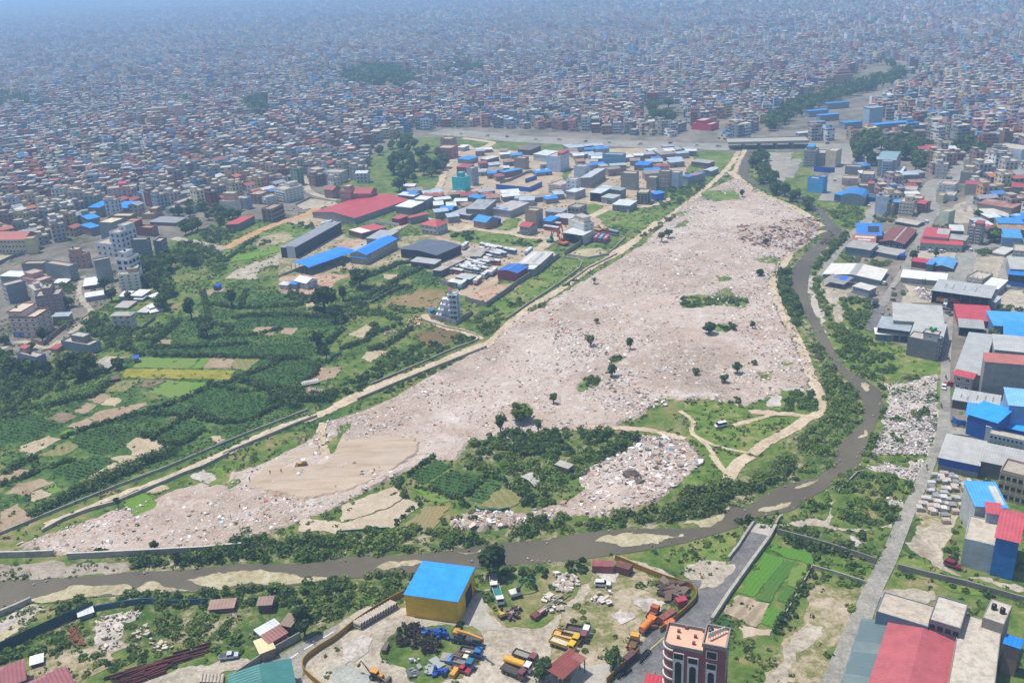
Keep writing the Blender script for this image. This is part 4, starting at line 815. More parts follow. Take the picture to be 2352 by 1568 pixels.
def crown_mesh(h,w,pal,nb,nl,ls,z0,ragged=.0,mix=None):
 ch=h-z0
 d=NR.normal(size=(nb,3));d/=np.linalg.norm(d,axis=1,keepdims=True);r=NR.random((nb,1))**.5
 C=d*r*np.array([w*.36,w*.36,ch*.34]);C[:,2]+=z0+ch*.5
 rad=w*(.17+.15*NR.random(nb));
 if ragged:C[:,:2]+=NR.normal(size=(nb,2))*w*ragged
 return laq(C,rad,rad*ch/w*.95 if ch<w*1.6 else rad*1.2,nl,ls,pick(pal,nb,mix),up=.8)
def tre(name,fr,x,y,ytop,wpx,lb,pal='mid',mix=None,trunk=.28,gr=None,nb=14,nl=46,ls=None,ragged=0,h=None,base=None,bark=None,w=None):
 if base is None:
  p=D(fr,x,y);g=at(*p);h=h or hoq(p,D(fr,x,ytop)[1])
  s=px(g);w=w or wpx/FR[fr][2]/(px(g+Vc((1,0,0)))[0]-s[0])
 else:g=base
 ls=ls or max(.3,w*.085)
 rt=emq(name,(g.x,g.y,0),0,lb,'tree',gr)
 q,t=crown_mesh(h,w,pal,nb,nl,ls,h*trunk,ragged,mix)
 c=npm('crown',q,4,t,lfm());c.parent=rt
 mb=MB();r=.05*w+.06;b=bark or BARK;lean=Vc((rng.uniform(-.06,.06)*h,rng.uniform(-.06,.06)*h,0))
 top=Vc((0,0,h*.62))+lean;fk=Vc((0,0,h*trunk*1.05))+lean*.3
 mb.tb_((0,0,-.2),fk,r*1.25,r*.8,b);mb.tb_(fk,top,r*.8,r*.25,b)
 for k in range(5):
  a=k*1.257+rng.random();e=Vc((cos(a)*w*.3,sin(a)*w*.3,h*(trunk+.28+.2*rng.random())))
  mb.tb_(fk*.9+Vc((0,0,k*.05*h*.3)),e,r*.45,r*.12,b,6)
 mb.k_('trunk',rt,True)
 return rt
RT='trees left standing on the cleared rubble'
for a in(('YT',1000,790,240,560,'round bright green tree, the largest on the rubble field','bright',None,.2),('YT',480,1080,540,320,'dark ragged tree at the edge of bushes, left of the round bright tree','dark',('mid',.4),.2),
('YT',1450,1060,690,230,'small olive tree on rubble just right of the round bright tree','mid',('light',.3),.25),('M1',1462,1218,1122,62,'slim tree with a forked top, right of the small white block on the rubble','mid',('bright',.2),.25),
('M1',1860,1030,935,70,'dark narrow tree beside the blue scrap and green bush on the rubble','dark',None,.2),('M1',1720,828,730,68,'olive bushy tree in the middle of the rubble, left of a darker one','mid',('dry',.3),.2),('M1',1990,842,745,52,'dark two-tier tree in brown brush in the middle of the rubble','dark',None,.25),
('M1',1755,668,620,35,'tiny tree alone on the rubble, farthest out in the open middle','mid',None,.3),('M2',180,742,650,92,'dark spreading tree at the left end of a green strip on the rubble','dark',None,.3),('M2',375,1010,925,75,'round dark tree on the rubble left of the dirt track','dark',('mid',.3),.3),
('M2',285,1080,1000,60,'olive tree below the round dark one on the rubble','mid',('dry',.2),.25),('M2',92,1022,965,58,'low pale bush-like tree on grey rubble near the common','mid',('dry',.3),.15),('M2',530,342,285,62,'dark little tree on bare rubble near the river bend, alone','dark',None,.3),
('M2',492,946,905,42,'short shrubby tree above the round dark tree on the rubble','mid',None,.15),('M2',480,702,640,36,'thin tree at the right end of the green strip on the rubble','mid',None,.3),('M2',352,712,655,40,'bushy little tree inside the green strip on the rubble','mid',('light',.3),.2),('M2',572,122,75,48,'dark round tree on brown scrap near the top of the rubble','dark',None,.2),
('R1',15,502,430,36,'dark upright tree at the top tip of the rubble field','dark',None,.2),('M1',2252,75,8,62,'leafy tree at the far left edge of the rubble beside a bare one','mid',('dark',.4),.3),('M1',2208,105,30,56,'sparse half-bare tree at the far left edge of the rubble','dry',('mid',.3),.35)):
 tre('tree',*a[:6],a[6],a[7],a[8],RT,nb=13 if a[6]!='bright' else 24)
for a in(('B1',1050,832,608,185,'tall dark tree between the blue-roofed yellow shed and the river','dark',None,.16,26,60),('B1',1390,1545,1400,150,'dark round tree beside the rust-brown open shelter','dark',('mid',.4),.2,20,55),('B1',1872,1480,1325,122,'dense dark tree inside the yellow wall near the brown container','dark',('mid',.3),.15,20,55),
('B0',2105,1245,1025,135,'dark cypress-like tree beside the tin-roofed huts by the road','dark',None,.1,22,50),('B0',1070,655,588,62,'small tree on the concrete river wall','dark',None,.25,10,40),('B0',820,370,275,40,'leaning narrow shrub tree at the corner of the small garden in the rubble','dark',None,.1,9,34),('B0',1220,740,660,70,'dark bush tree below the river wall','dark',None,.1,12,40)):
 tre('tree',*a[:6],a[6],a[7],a[8],None,a[9],a[10])
FT='trees among the vegetable plots'
for a in(('M0',1430,752,632,125,'flat-topped tree alone in the dark vegetable plots','dark',('mid',.3),.35),('M0',1320,632,480,95,'tall tree on the edge of the wood above the flat-topped tree','dark',None,.25),('M0',2235,565,392,190,'largest dark tree in the plots, right of the white-roofed house','dark',('mid',.25),.25),
('M0',2312,650,535,110,'dark tree right below the largest one in the plots','dark',None,.3),('M0',2200,866,690,88,'ragged nearly black tree at the right end of the dark plots','dark',None,.15),('M0',2252,912,800,58,'small dark tree below the ragged black one','dark',None,.15),('M0',1602,548,428,82,'tree with thin yellow bamboo beside it in the middle of the plots','dark',('mid',.5),.3),
('M1',130,415,282,150,'dark spreading tree between the blue-roofed hall and the plots','dark',('mid',.3),.3),('M1',12,505,400,62,'tree left of the spreading one, on the plot border','dark',None,.2),('C1',510,645,570,52,'small tree in front of the blue-roofed two-storey block','dark',('mid',.3),.2),('C1',514,888,790,52,'slim dark tree below the open blue shed','dark',None,.2)):
 tre('tree',*a[:6],a[6],a[7],a[8],FT,nb=15)
for a in(('L2',950,628,480,170,'round tree beside the dirt lane above the grassy corner','mid',('dark',.4),.2),('L2',1445,405,212,170,'dark tree touching the white-roofed brick shed by the lane','dark',None,.2),('L2',1545,556,350,165,'dark tree right of the white gabled shed','dark',None,.2),('L2',590,1100,900,150,'dark conical tree at the corner of the beige five-storey building','dark',None,.08),
('L2',80,1150,1020,135,'low dark tree at the left edge below the beige building','dark',('mid',.4),.15),('L2',1780,560,420,110,'bare-branched tree among the white tin roofs','dry',('dark',.3),.35),('L2',840,1420,1290,180,'dark tree in front of the blue-grey walled house, by its right corner','dark',('mid',.3),.15),('L2',1010,1500,1260,260,'big dark tree between the two blue-grey walled houses','dark',('mid',.3),.15),('L2',450,1220,1110,120,'small tree behind the blue-grey walled house with a pink roof hut','mid',('dark',.4),.2),
('L2',1620,1490,1340,200,'dark tree right of the patched grey tin roof','dark',('mid',.4),.15),('L2',690,310,190,110,'dark tree behind the mauve house','dark',None,.2),('R4',470,330,240,70,'tree at the street corner by the small red roof','dark',('mid',.4),.2),('R4',650,305,240,50,'dark round tree in the paved yard of the red-roofed school','dark',None,.2),('R4',1110,185,70,135,'large dark tree right of the grey six-storey tower','dark',('mid',.3),.25),
('R4',1000,660,600,1,None),('R5',1110,330,245,105,'olive tree between the blue roofs and the long grey roof','mid',('dry',.3),.25),('R2',990,670,600,75,'dark tree left of the big white gabled hall','dark',None,.2)):
 if a[5]is None:continue
 tre('tree',*a[:6],a[6],a[7],a[8],None,nb=15)
def palm(fr,x,y,ytop,lb):
 p=D(fr,x,y);g=at(*p);h=hoq(p,D(fr,x,ytop)[1]);rt=emq('palm_tree',(g.x,g.y,0),0,lb,'palm')
 mb=MB();mb.tb_((0,0,-.1),(0.1,0,h*.55),.22,.16,BARK);mb.k_('trunk',rt,True)
 vs=[];T=[]
 for k in range(26):
  a=rng.random()*6.28;e=rng.uniform(-.3,1.1);L=h*.5
  prev=Vc((0.1,0,h*.55));dr=Vc((cos(a)*cos(e),sin(a)*cos(e),sin(e)))
  for s in range(4):
   nx_=prev+dr*L/4;sd=Vc((-sin(a),cos(a),0))*(.32-.06*s)
   vs+=[prev-sd,prev+sd,nx_+sd*.8,nx_-sd*.8];T.append(tuple(c*rng.uniform(.6,1.2)for c in PAL['dark'][rng.randrange(3)]));prev=nx_;dr=(dr+Vc((0,0,-.3))).normalized()
 c=npm('crown',[tuple(v)for v in vs],4,T,lfm());c.parent=rt
palm('M1',1742,395,335,'small palm with drooping fronds on the left of the rubble field')
palm('R4',508,250,212,'short palm beside the red-roofed school front')
PROTO=[]
for k in range(5):
 pl,mx=(('dark',('mid',.3)),('dark',None),('mid',('dark',.5)),('dark',('mid',.5)),('mid',('light',.3)))[k]
 r=tre('tree','D',0,0,0,1,'x',pl,mx,.18,None,16,40,.75,h=10,base=Vc((0,0,0)),w=8.5);PROTO.append(r)
def gvq(fr,s,n,hr,gr,lb,seed):
 global PROTO
 r=random.Random(seed);pts=DL(fr,s);g=gq(pts);lo=Vc((min(p.x for p in g),min(p.y for p in g)));hi=Vc((max(p.x for p in g),max(p.y for p in g)))
 placed=[];tries=0
 while len(placed)<n and tries<8000:
  tries+=1;q=Vc((r.uniform(lo.x,hi.x),r.uniform(lo.y,hi.y)))
  if not ipq(np.array([[q.x,q.y]]),[tuple(p)[:2]for p in g])[0]:continue
  h=r.uniform(*hr)
  if any((q-b).length<h*.38 for b in placed):continue
  placed.append(q);o=ctq(PROTO[r.randrange(5)])
  o.location=(q.x,q.y,0);o.rotation_euler=(0,0,r.random()*6.28);k=h/10;o.scale=(k*r.uniform(.85,1.25),k*r.uniform(.85,1.25),k)
  o['label']=lb;o['group']=gr
gvq('C4','0,190 140,110 340,210 450,190 440,270 400,330 380,400 330,450 180,470 0,500',42,(7,13),'trees of the wooded slope','dark tree in the wooded slope left of the teal-netted tower',1)
gvq('C4','-120,150 0,120 60,60 160,60 140,100 0,180 -100,200',10,(6,10),'trees behind the wooded slope','dark tree among houses at the upper edge of the wooded slope',2)
gvq('R1','120,190 200,180 230,340 330,430 480,520 620,600 560,640 400,560 240,480 120,380 90,280',40,(6,10),'trees lining the river bend','dark tree in the row between rubble field and river below the bridge',3)
gvq('R1','880,80 1000,40 1344,30 1344,170 1230,190 1060,140 1040,220 1110,260 1100,300 960,240 870,190',34,(8,14),'trees of the park beside the bridge','dark tree in the park right of the bridge, around the arched hall',4)
gvq('R2','330,180 460,100 640,160 650,230 560,300 420,290 390,250 330,230',22,(8,13),'trees of the park behind the arched hall','dark tree in the park below the red-roofed long house',5)
gvq('R2','790,110 880,80 1000,90 1000,190 900,210 800,200',14,(8,13),'trees of the small park','dark tree in the small park left of the big white wall',6)
gvq('L0','1900,1240 2100,1230 2352,1190 2352,1400 2300,1567 2000,1567 1930,1500',22,(6,11),'trees of the wood beside the white towers','dark tree in the wood between white tower and vegetable plots',7)
gvq('L2','1980,480 2352,330 2352,640 2280,860 2160,740 2300,560 2060,470',10,(6,11),'trees of the wood above the plots','dark tree at the lower edge of the wood above the plots',8)
gvq('K0','110,690 300,620 420,640 640,600 900,660 1050,680 1000,780 780,830 520,800 430,960 200,960 180,860',24,(6,10),'trees beside the red-roofed barn','dark tree between the red-roofed barn and the cream houses',9)
gvq('K0','240,1300 420,1280 440,1420 280,1400',4,(6,9),'trees below the concrete road','dark tree on the green below the concrete road',10)
gvq('K0','420,320 600,400 600,580 480,600 430,480',7,(7,11),'trees between the pale apartment houses','dark tree in the gap between pale apartment houses',11)
gvq('L0','1890,190 2060,180 2090,330 1920,360',6,(8,12),'trees right of the long pale apartment block','dark tree right of the long pale apartment block',12)
gvq('M0','20,1000 140,960 420,940 700,930 740,1010 560,1060 300,1100 60,1120',16,(5,9),'trees of the thicket at the left edge','dark tree in the thicket below the blue-grey houses',13)
gvq('T1','1230,810 1600,780 1640,850 1480,890 1250,870',16,(8,13),'trees along the far side of the highway','dark tree along the far side of the highway, by red-walled terraces',14)
gvq('T1','2090,740 2300,730 2330,860 2120,880',12,(9,14),'trees beside the pink hall','dark tree in the clump left of the pink painted building',15)
for r in PROTO:
 for c in list(r.children):BO.remove(c)
 BO.remove(r)
def tlq(name,fr,s,den,hr,lb,ls=1.3):
 g=gq(DL(fr,s));pts=sct(g,den);N=len(pts);h=hr[0]+(hr[1]-hr[0])*NR.random(N)
 q,t=laq(np.column_stack([pts,h*.55]),h*.42,h*.5,26,ls,pick('dark',N,('mid',.25)),.8)
 o=npm(name,q,4,t,lfm());o['kind']='stuff';o['label']=lb
tlq('treeline','T2','530,880 700,760 900,680 1140,600 1400,540 1480,500 1400,450 1290,450 1440,440 1530,540 1450,590 1200,660 960,740 760,830 600,920',.022,(8,14),'long dark belt of trees along the far reach of the river',1.3)
tlq('far_woods','T1','0,520 200,460 380,480 560,560 440,600 220,620 0,560',.008,(8,14),'green wood in the far city',2.2)
tlq('far_woods','T1','380,260 560,230 700,220 920,190 900,260 640,270 420,290',.004,(10,16),'dark wood in the hazy distance',3)
tlq('far_woods','T1','640,520 800,480 820,410 980,470 990,510 800,530',.006,(9,15),'green field and trees in the far city',2)
tlq('far_woods','T0','0,650 120,680 330,740 380,770 200,750 0,760',.01,(8,13),'green slope at the left edge of the far city',2)
tlq('far_woods','T0','1660,720 1740,700 1860,700 1870,760 1780,860 1720,830',.012,(9,14),'dark grove among the far houses on the left',1.8)
tlq('far_woods','T0','1440,590 1520,560 1560,640 1460,650',.008,(9,14),'small dark grove in the far city',2)
tlq('far_woods','T0','1560,430 1640,400 1690,440 1600,470',.006,(10,15),'small dark grove farther away in the city',2.4)
tlq('far_woods','T0','2050,500 2352,470 2352,600 2100,590',.006,(9,14),'green belt in the far city',2.2)
tlq('far_woods','T1','1410,760 1500,770 1620,800 1600,860 1440,850',.016,(8,13),'dark trees behind the highway',1.6)
def pw(c):return pn(c,.9,.22,.4)
FOOT=[]
def site(fr,A,B,C,base=None,h=None,bl=None,zb=0.0):
 cs={'A':A,'B':B,'C':C}
 if h is None:h=hoq(D(fr,base[1],base[2]),D(fr,*cs[base[0]])[1])
 a,b=gp(fr,*A,h),gp(fr,*B,h)
 if bl is not None:c=b+(gp(fr,*bl,h)-a)
 else:c=gp(fr,*C,h)
 ex=(b-a);w=ex.length;ex.normalize();ey=Vc((-ex.y,ex.x,0));d=max((c-b).dot(ey),3.0)
 rz=math.atan2(ex.y,ex.x)
 FOOT.append([tuple((a+ex*u+ey*v)[:2])for u,v in((-1,-1),(w+1,-1),(w+1,d+1),(-1,d+1))])
 return Vc((a.x,a.y,0)),rz,w,d,h
WINCACHE={}
def wmq(w,h,fc,kind='plain'):
 k=(round(w,1),round(h,1),fc,kind)
 if k in WINCACHE:return WINCACHE[k]
 w,h=k[0],k[1]
 mb=MB();f=pz(fc);g=glass();t=.09
 mb.bx(-w/2,-.10,0,w/2,0,t,f);mb.bx(-w/2,-.10,h-t,w/2,0,h,f);mb.bx(-w/2,-.10,t,-w/2+t,0,h-t,f);mb.bx(w/2-t,-.10,t,w/2,0,h-t,f)
 if w>1.0:mb.bx(-.04,-.09,t,.04,-.01,h-t,f)
 mb.bx(-w/2+t,-.04,t,w/2-t,-.02,h-t,g)
 mb.bx(-w/2-.12,-.2,-.1,w/2+.12,0,-.002,f)
 o=mb.k_('window');me=o.data;BO.remove(o);WINCACHE[k]=me;return me
def pwq(rt,me,x,y,z,rz):
 o=BO.new('window',me);LK(o);o.parent=rt;o.location=(x,y,z);o.rotation_euler=(0,0,rz);return o
def fwq(rt,side,w,d,nfl,fh,by,ww,wh,fc,z0=0.0,skip=(),sill=.9,first=0):
 L=w if side in 'FK' else d
 off={'F':lambda t:(t,0,0),'R':lambda t:(w,t,R(90)),'L':lambda t:(0,d-t,R(-90)),'K':lambda t:(w-t,d,R(180))}[side]
 ww=min(ww,L/by*.7);me=wmq(ww,wh,fc)
 for fl in range(first,nfl):
  for b in range(by):
   if(fl,b)in skip:continue
   x,y,r=off((b+.5)*L/by);pwq(rt,me,x,y,z0+fl*fh+sill,r)
def tkn(rt,x,y,z,c='16181a',r=.65,h=1.5):
 mb=MB();m=pz(c,.4)
 for k in range(4):
  mb.tb_((0,0,k*h/4),(0,0,(k+.7)*h/4),r,r,m,12);mb.tb_((0,0,(k+.7)*h/4),(0,0,(k+1)*h/4),r*.94,r*.94,m,12)
 mb.tb_((0,0,h),(0,0,h*1.12),r*.9,r*.3,m,12)
 o=mb.k_('water_tank',rt);o.location=(x,y,z);return o
def pq(mb,x0,y0,x1,y1,z,ph,t,m,cap=None):
 mb.bx(x0,y0,z,x1,y0+t,z+ph,m);mb.bx(x0,y1-t,z,x1,y1,z+ph,m);mb.bx(x0,y0+t,z,x0+t,y1-t,z+ph,m);mb.bx(x1-t,y0+t,z,x1,y1-t,z+ph,m)
def HO(lb,fr,A,B,C,base=None,h=None,nfl=3,wz='c8bcae',win='FR',by=(3,3),tq=None,rfc='b8aa98',ph=.9,stq=None,tnk=(),fc='e6e2da',cat='house',name=None,bk=None,hip=None,pt=None,bq=None,gnd=None,bl=None,sill=.95,ww=1.5,wh=1.35,sidewall=None,skip=(),rebar=False,gr=None):
 O,rz,w,d,H=site(fr,A,B,C,base,h,bl)
 rt=emq(name or cat,O,rz,lb,cat,gr)
 body=H-(ph if not(hip or pt)else 0);fh=body/nfl
 wm=brq(bk)if bk else pn(wz,.8,.22,.3)
 sm=brq(sidewall)if sidewall else wm
 tm=pn(tq,.7,.15,.5)if tq else wm
 mb=MB()
 q=[(0,0),(w,0),(w,d),(0,d)]
 for i,mm in enumerate((sm if 'F' not in win else wm,sm if 'R' not in win else wm,sm,sm if 'L' not in win else wm)):
  a,b=q[i],q[(i+1)%4];mb.add([(*a,0),(*b,0),(*b,body),(*a,body)],[(0,1,2,3)],mm)
 if tq:
  for k in range(1,nfl):mb.bx(-.14,-.14,k*fh-.16,w+.14,d+.14,k*fh+.1,tm)
 mb.k_('wall',rt)
 rm=cq(rfc,'8d8478',.5,'roof_terrace')
 rb=MB()
 if hip or pt:
  pr=sq(hip or pt);o=.7;e=min(w,d)*.24
  rb.bx(-o,-o,body,w+o,d+o,body+.2,tm)
  if hip:
   if w>=d:r0,r1=(d/2,d/2,body+.2+e),(w-d/2,d/2,body+.2+e)
   else:r0,r1=(w/2,w/2,body+.2+e),(w/2,d-w/2,body+.2+e)
   vs=[(-o,-o,body+.203),(w+o,-o,body+.203),(w+o,d+o,body+.203),(-o,d+o,body+.203),r0,r1]
   fs=[(0,1,5,4),(1,2,5),(2,3,4,5),(3,0,4)]if w>=d else[(0,1,4),(1,2,5,4),(2,3,5),(3,0,4,5)]
  else:
   vs=[(-o,-o,body+.203),(w+o,-o,body+.203),(w+o,d+o,body+.203),(-o,d+o,body+.203),(-o,d/2,body+.2+e),(w+o,d/2,body+.2+e)]
   fs=[(0,1,5,4),(2,3,4,5),(0,4,3),(1,2,5)]
  rb.add(vs,fs,pr)
 else:
  rb.bx(-.12 if tq else 0,-.12 if tq else 0,body+.002,w+(.12 if tq else 0),d+(.12 if tq else 0),body+.15,tm)
  rb.add([(.2,.2,body+.16),(w-.2,.2,body+.16),(w-.2,d-.2,body+.16),(.2,d-.2,body+.16)],[(0,1,2,3)],rm)
  pq(rb,0,0,w,d,body+.152,ph-.15,.2,tm)
 rb.k_('roof',rt)
 if stq:
  x0,y0,x1,y1,sh=stq[:5];st=MB();sx0,sy0,sx1,sy1=x0*w+.21,y0*d+.21,x1*w-.21,y1*d-.21
  st.bx(sx0,sy0,body+.165,sx1,sy1,body+sh,wm if len(stq)<6 or not stq[5]else pn(stq[5],.8,.2,.3),False)
  s=st.k_('stairhead',rt)
  sr=MB();c=stq[6]if len(stq)>6 else rfc
  if len(stq)>6:
   sr.hexa([(sx0-.4,sy0-.4,body+sh),(sx1+.4,sy0-.4,body+sh),(sx1+.4,sy1+.4,body+sh+.5),(sx0-.4,sy1+.4,body+sh+.5)],[(sx0-.4,sy0-.4,body+sh+.12),(sx1+.4,sy0-.4,body+sh+.12),(sx1+.4,sy1+.4,body+sh+.62),(sx0-.4,sy1+.4,body+sh+.62)],sq(c))
  else:
   sr.bx(sx0-.35,sy0-.35,body+sh+.002,sx1+.35,sy1+.35,body+sh+.25,tm);sr.add([(sx0-.1,sy0-.1,body+sh+.26),(sx1+.1,sy0-.1,body+sh+.26),(sx1+.1,sy1+.1,body+sh+.26),(sx0-.1,sy1+.1,body+sh+.26)],[(0,1,2,3)],rm)
   pq(sr,sx0-.35,sy0-.35,sx1+.35,sy1+.35,body+sh+.252,.4,.15,tm)
  sr.k_('roof',s)
  if sx1-sx0>2:
   me=wmq(1.1,1.1,fc);pwq(rt,me,(sx0+sx1)/2,sy0-.005,body+1.1,0)
 for s_,n in zip('FRL',(by[0],by[1],by[1])):
  if s_ in win:fwq(rt,s_,w,d,nfl,fh,n,ww,min(wh,fh*.5),fc,0,skip if s_=='F' else(),min(sill,fh*.32))
 if bq:
  s_,f0,x0,x1=bq
  for k in range(f0,nfl):
   z=k*fh;bb=MB()
   if s_=='F':
    bb.bx(x0*w,-1.2,z-.05,x1*w,-.142,z+.1,tm);bb.bx(x0*w,-1.2,z+.102,x1*w,-1.1,z+.9,tm)
   else:
    bb.bx(w+.142,x0*d,z-.05,w+1.2,x1*d,z+.1,tm);bb.bx(w+1.1,x0*d,z+.102,w+1.2,x1*d,z+.9,tm)
   bb.k_('balcony',rt)
 if gnd:
  gb=MB();n=max(1,int(w*.5/3))
  for k in range(n):gb.bx(.3+k*3.1,-.06,.1,3.1+k*3.1,-.003,2.7,sq(gnd,2,.25))
  gb.k_('shutter',rt)
 for t in tnk:tkn(rt,t[0]*w,t[1]*d,body+.16+(t[3]if len(t)>3 else 0),t[2]if len(t)>2 else '16181a')
 if rebar:
  for i in range(4):
   for j in range(2):
    cb=MB();cb.bx(-.15,-.15,0,.15,.15,1.5,cq());c=cb.k_('column',rt);c.location=(w*(.06+.29*i),d*(.08+.84*j),body+.165+0)
 return rt
def SH(lb,fr,A,B,C,base=None,h=None,roof='9a9a98',wz='8a8a88',sty='mono_f',rse=1.6,over=.4,cat='shed',name=None,old=None,bl=None,oq='',wq=None,
drq=(),sky=None,posts=0,wins=(),roofrough=.45,band=None,gr=None,vents=0,pitch=1.0,rm=None):
 O,rz,w,d,H=site(fr,A,B,C,base,h,bl)
 rt=emq(name or cat,O,rz,lb,cat,gr)
 wm=wq or sq(wz,2,.9)
 hf={'mono_f':lambda x,y:H+rse*y/d,'mono_b':lambda x,y:H-rse*y/d,'mono_l':lambda x,y:H+rse*x/w,'mono_r':lambda x,y:H+rse*(1-x/w),'flat':lambda x,y:H,
'gable_x':lambda x,y:H+rse*(1-abs(2*y/d-1)),'gable_y':lambda x,y:H+rse*(1-abs(2*x/w-1)),
'arch_y':lambda x,y:H+rse*math.sqrt(max(0,1-(2*x/w-1)**2)),'arch_x':lambda x,y:H+rse*math.sqrt(max(0,1-(2*y/d-1)**2))}[sty]
 nx={'gable_y':2,'arch_y':10}.get(sty,1);ny={'gable_x':2,'arch_x':10}.get(sty,1)
 mb=MB()
 def wallrun(p,q,n):
  pts=[(p[0]+(q[0]-p[0])*i/n,p[1]+(q[1]-p[1])*i/n)for i in range(n+1)]
  vs=[(x,y,0)for x,y in pts]+[(x,y,hf(x,y)-.02)for x,y in pts]
  mb.add(vs,[(i,i+1,i+2+n,i+1+n)for i in range(n)],wm)
 if 'F' not in oq:wallrun((0,0),(w,0),nx)
 if 'R' not in oq:wallrun((w,0),(w,d),ny)
 if 'K' not in oq:wallrun((w,d),(0,d),nx)
 if 'L' not in oq:wallrun((0,d),(0,0),ny)
 if mb.v:mb.k_('wall',rt)
 else:pass
 ax=0 if sty in('mono_f','mono_b','gable_x','arch_x','flat')else 1
 sm=rm or sq(roof,ax,pitch,roofrough,.22,old)
 rb=MB();xs=[-over+(w+2*over)*i/nx for i in range(nx+1)];ys=[-over+(d+2*over)*j/ny for j in range(ny+1)]
 cl=lambda v,a,b:min(max(v,a),b)
 top=[(x,y,hf(cl(x,0,w),cl(y,0,d))+.14)for y in ys for x in xs];bot=[(x,y,z-.12)for x,y,z in top];n=len(top);k=nx+1
 fs=[(j*k+i,j*k+i+1,(j+1)*k+i+1,(j+1)*k+i)for j in range(ny)for i in range(nx)]
 fs+=[tuple(q+n for q in f[::-1])for f in fs]
 edge=[i for i in range(k)]+[j*k+nx for j in range(1,ny+1)]+[ny*k+i for i in range(nx-1,-1,-1)]+[j*k for j in range(ny-1,0,-1)]
 fs+=[(edge[i+1-len(edge)],edge[i],edge[i]+n,edge[i+1-len(edge)]+n)for i in range(len(edge))]
 rb.add(top+bot,fs,sm);ro=rb.k_('roof',rt)
 if sky:
  for(x0,y0,x1,y1,c)in sky:
   X0,Y0,X1,Y1=x0*w,y0*d,x1*w,y1*d;sb=MB()
   cuts=[X0]+([w/2]if sty=='gable_y' and X0<w/2<X1 else[])+[X1]
   for u,v in zip(cuts[:-1],cuts[1:]):
    sb.add([(u,Y0,hf(u,Y0)+.16),(v,Y0,hf(v,Y0)+.16),(v,Y1,hf(v,Y1)+.16),(u,Y1,hf(u,Y1)+.16)],[(0,1,2,3)],sq(c,ax,pitch,.4))
   sb.k_('roof_sheet',ro)
 if band:
  bb=MB();z0,z1,c=band;bb.bx(-.05,-.06,H*z0,w+.02,-.004,H*z1,sq(c,0,.9));bb.k_('wall_band',rt)
 for dr in drq:
  s_,x0,x1,hh,c=dr;db=MB()
  if s_=='F':db.bx(x0*w,-.09,.05,x1*w,-.003,hh,pz(c))
  elif s_=='R':db.bx(w+.003,x0*d,.05,w+.09,x1*d,hh,pz(c))
  else:db.bx(-.09,x0*d,.05,-.003,x1*d,hh,pz(c))
  db.k_('door',rt)
 for s_,n_,z,ww,wh in wins:fwq(rt,s_,w,d,1,3,n_,ww,wh,'d8d8d4',z,(),0)
 if posts:
  for i in range(posts+1):
   for y in(0,d):
    x=w*i/posts;pb=MB();pb.bx(-.12,-.12,0,.12,.12,hf(x,y)-.03,pz('6a6a68'));p=pb.k_('post',rt);p.location=(min(max(x,.12),w-.12),.13 if y==0 else y-.13,0)
 for k in range(vents):
  vb=MB();vb.tb_((0,0,0),(0,0,.5),.3,.3,pz('b8b8b4'),8);vb.tb_((0,0,.5),(0,0,.9),.5,.2,pz('b8b8b4'),8)
  o=vb.k_('roof_vent',ro);x=w*(.5);y=d*(k+.5)/vents
  if sty in('mono_f','gable_x','mono_b'):x,y=w*(k+.5)/vents,d*.5
  o.location=(x,y,hf(x,y)+.14)
 return rt
WHT='c8c8c2';
HO('beige five-storey building with brown bands and blue shutters, nearest on the left','L2',(112,760),(480,760),(645,640),('B',515,1045),nfl=4,wz='d3bdb0',tq='9a6650',win='FRL',by=(4,3),stq=(0,.0,.52,1,3.2),gnd='1e5fae',tnk=((.06,.5,'1f8a6a',3.5),),rfc='d6c3ad',ph=1.0)
HO('mauve five-storey house with dark windows, right behind the beige one','L2',(475,485),(815,445),(812,365),('B',865,700),nfl=5,wz='94807c',tq='82706e',by=(4,2),stq=(.25,.3,.62,1,3.4),tnk=((.45,.7,'2a9a6a',3.6),),rfc='a89a8e')
HO('blue-grey blank-walled house with pink front, second from the left edge','L2',(75,332),(340,264),(212,246),('A',140,590),nfl=4,bk='7c8893',win='L',by=(2,3),wz='b89490')
HO('pale house with a tiny white shrine on its roof','L2',(360,312),(472,402),(570,300),h=9.5,nfl=3,wz='b4aca4',win='F',by=(2,2),stq=(.4,.3,.7,.7,2.6),rfc='b9b1a6')
HO('pink terraced house with stepped parapets behind the shrine-roofed house','L2',(300,215),(540,268),(620,188),h=8,nfl=2,wz='bf928a',tq='c69a84',stq=(.0,.2,.5,1,3))
HO('tall olive-grey brick block with blank wall, left of the grey one','L0',(290,1232),(590,1225),(612,1182),('B',602,1362),nfl=3,bk='84857a',win='',rfc='b09a80')
HO('wide grey-blue brick block with blank wall beside the lane','L0',(605,1214),(945,1266),(1005,1222),('A',705,1425),nfl=4,bk='7f8a8c',win='R',by=(3,2),wz='8c7a72',rfc='b3a287')
HO('salmon-pink four-storey house with arched window and roof cabin','L0',(940,1108),(1168,1100),(1265,1058),('B',1200,1292),nfl=3,wz='c79a8c',tq='c08a72',by=(3,2),stq=(0,.1,.6,1,3.4),tnk=((.2,.5,'1b6fb8',3.8),(.85,.5,'2a8ab8')),fc='d8ccc4')
HO('grey block with white edge strip, left of the white balconied tower','L0',(1290,1192),(1508,1150),(1560,1110),h=15,nfl=4,bk='87908f',win='R',by=(3,2),wz='b9bfc4',rfc='bdb8aa')
HO('white tower with rounded glazed corner, middle of three white towers','L0',(1588,1160),(1762,1165),(1882,1092),h=18.5,nfl=5,wz='c6cad0',tq='d2d5d8',by=(2,3),ww=2.4,wh=1.7,stq=(0,.3,.6,1,3.2),tnk=((.3,.6,'2a62a8',3.4),),fc='22262c')
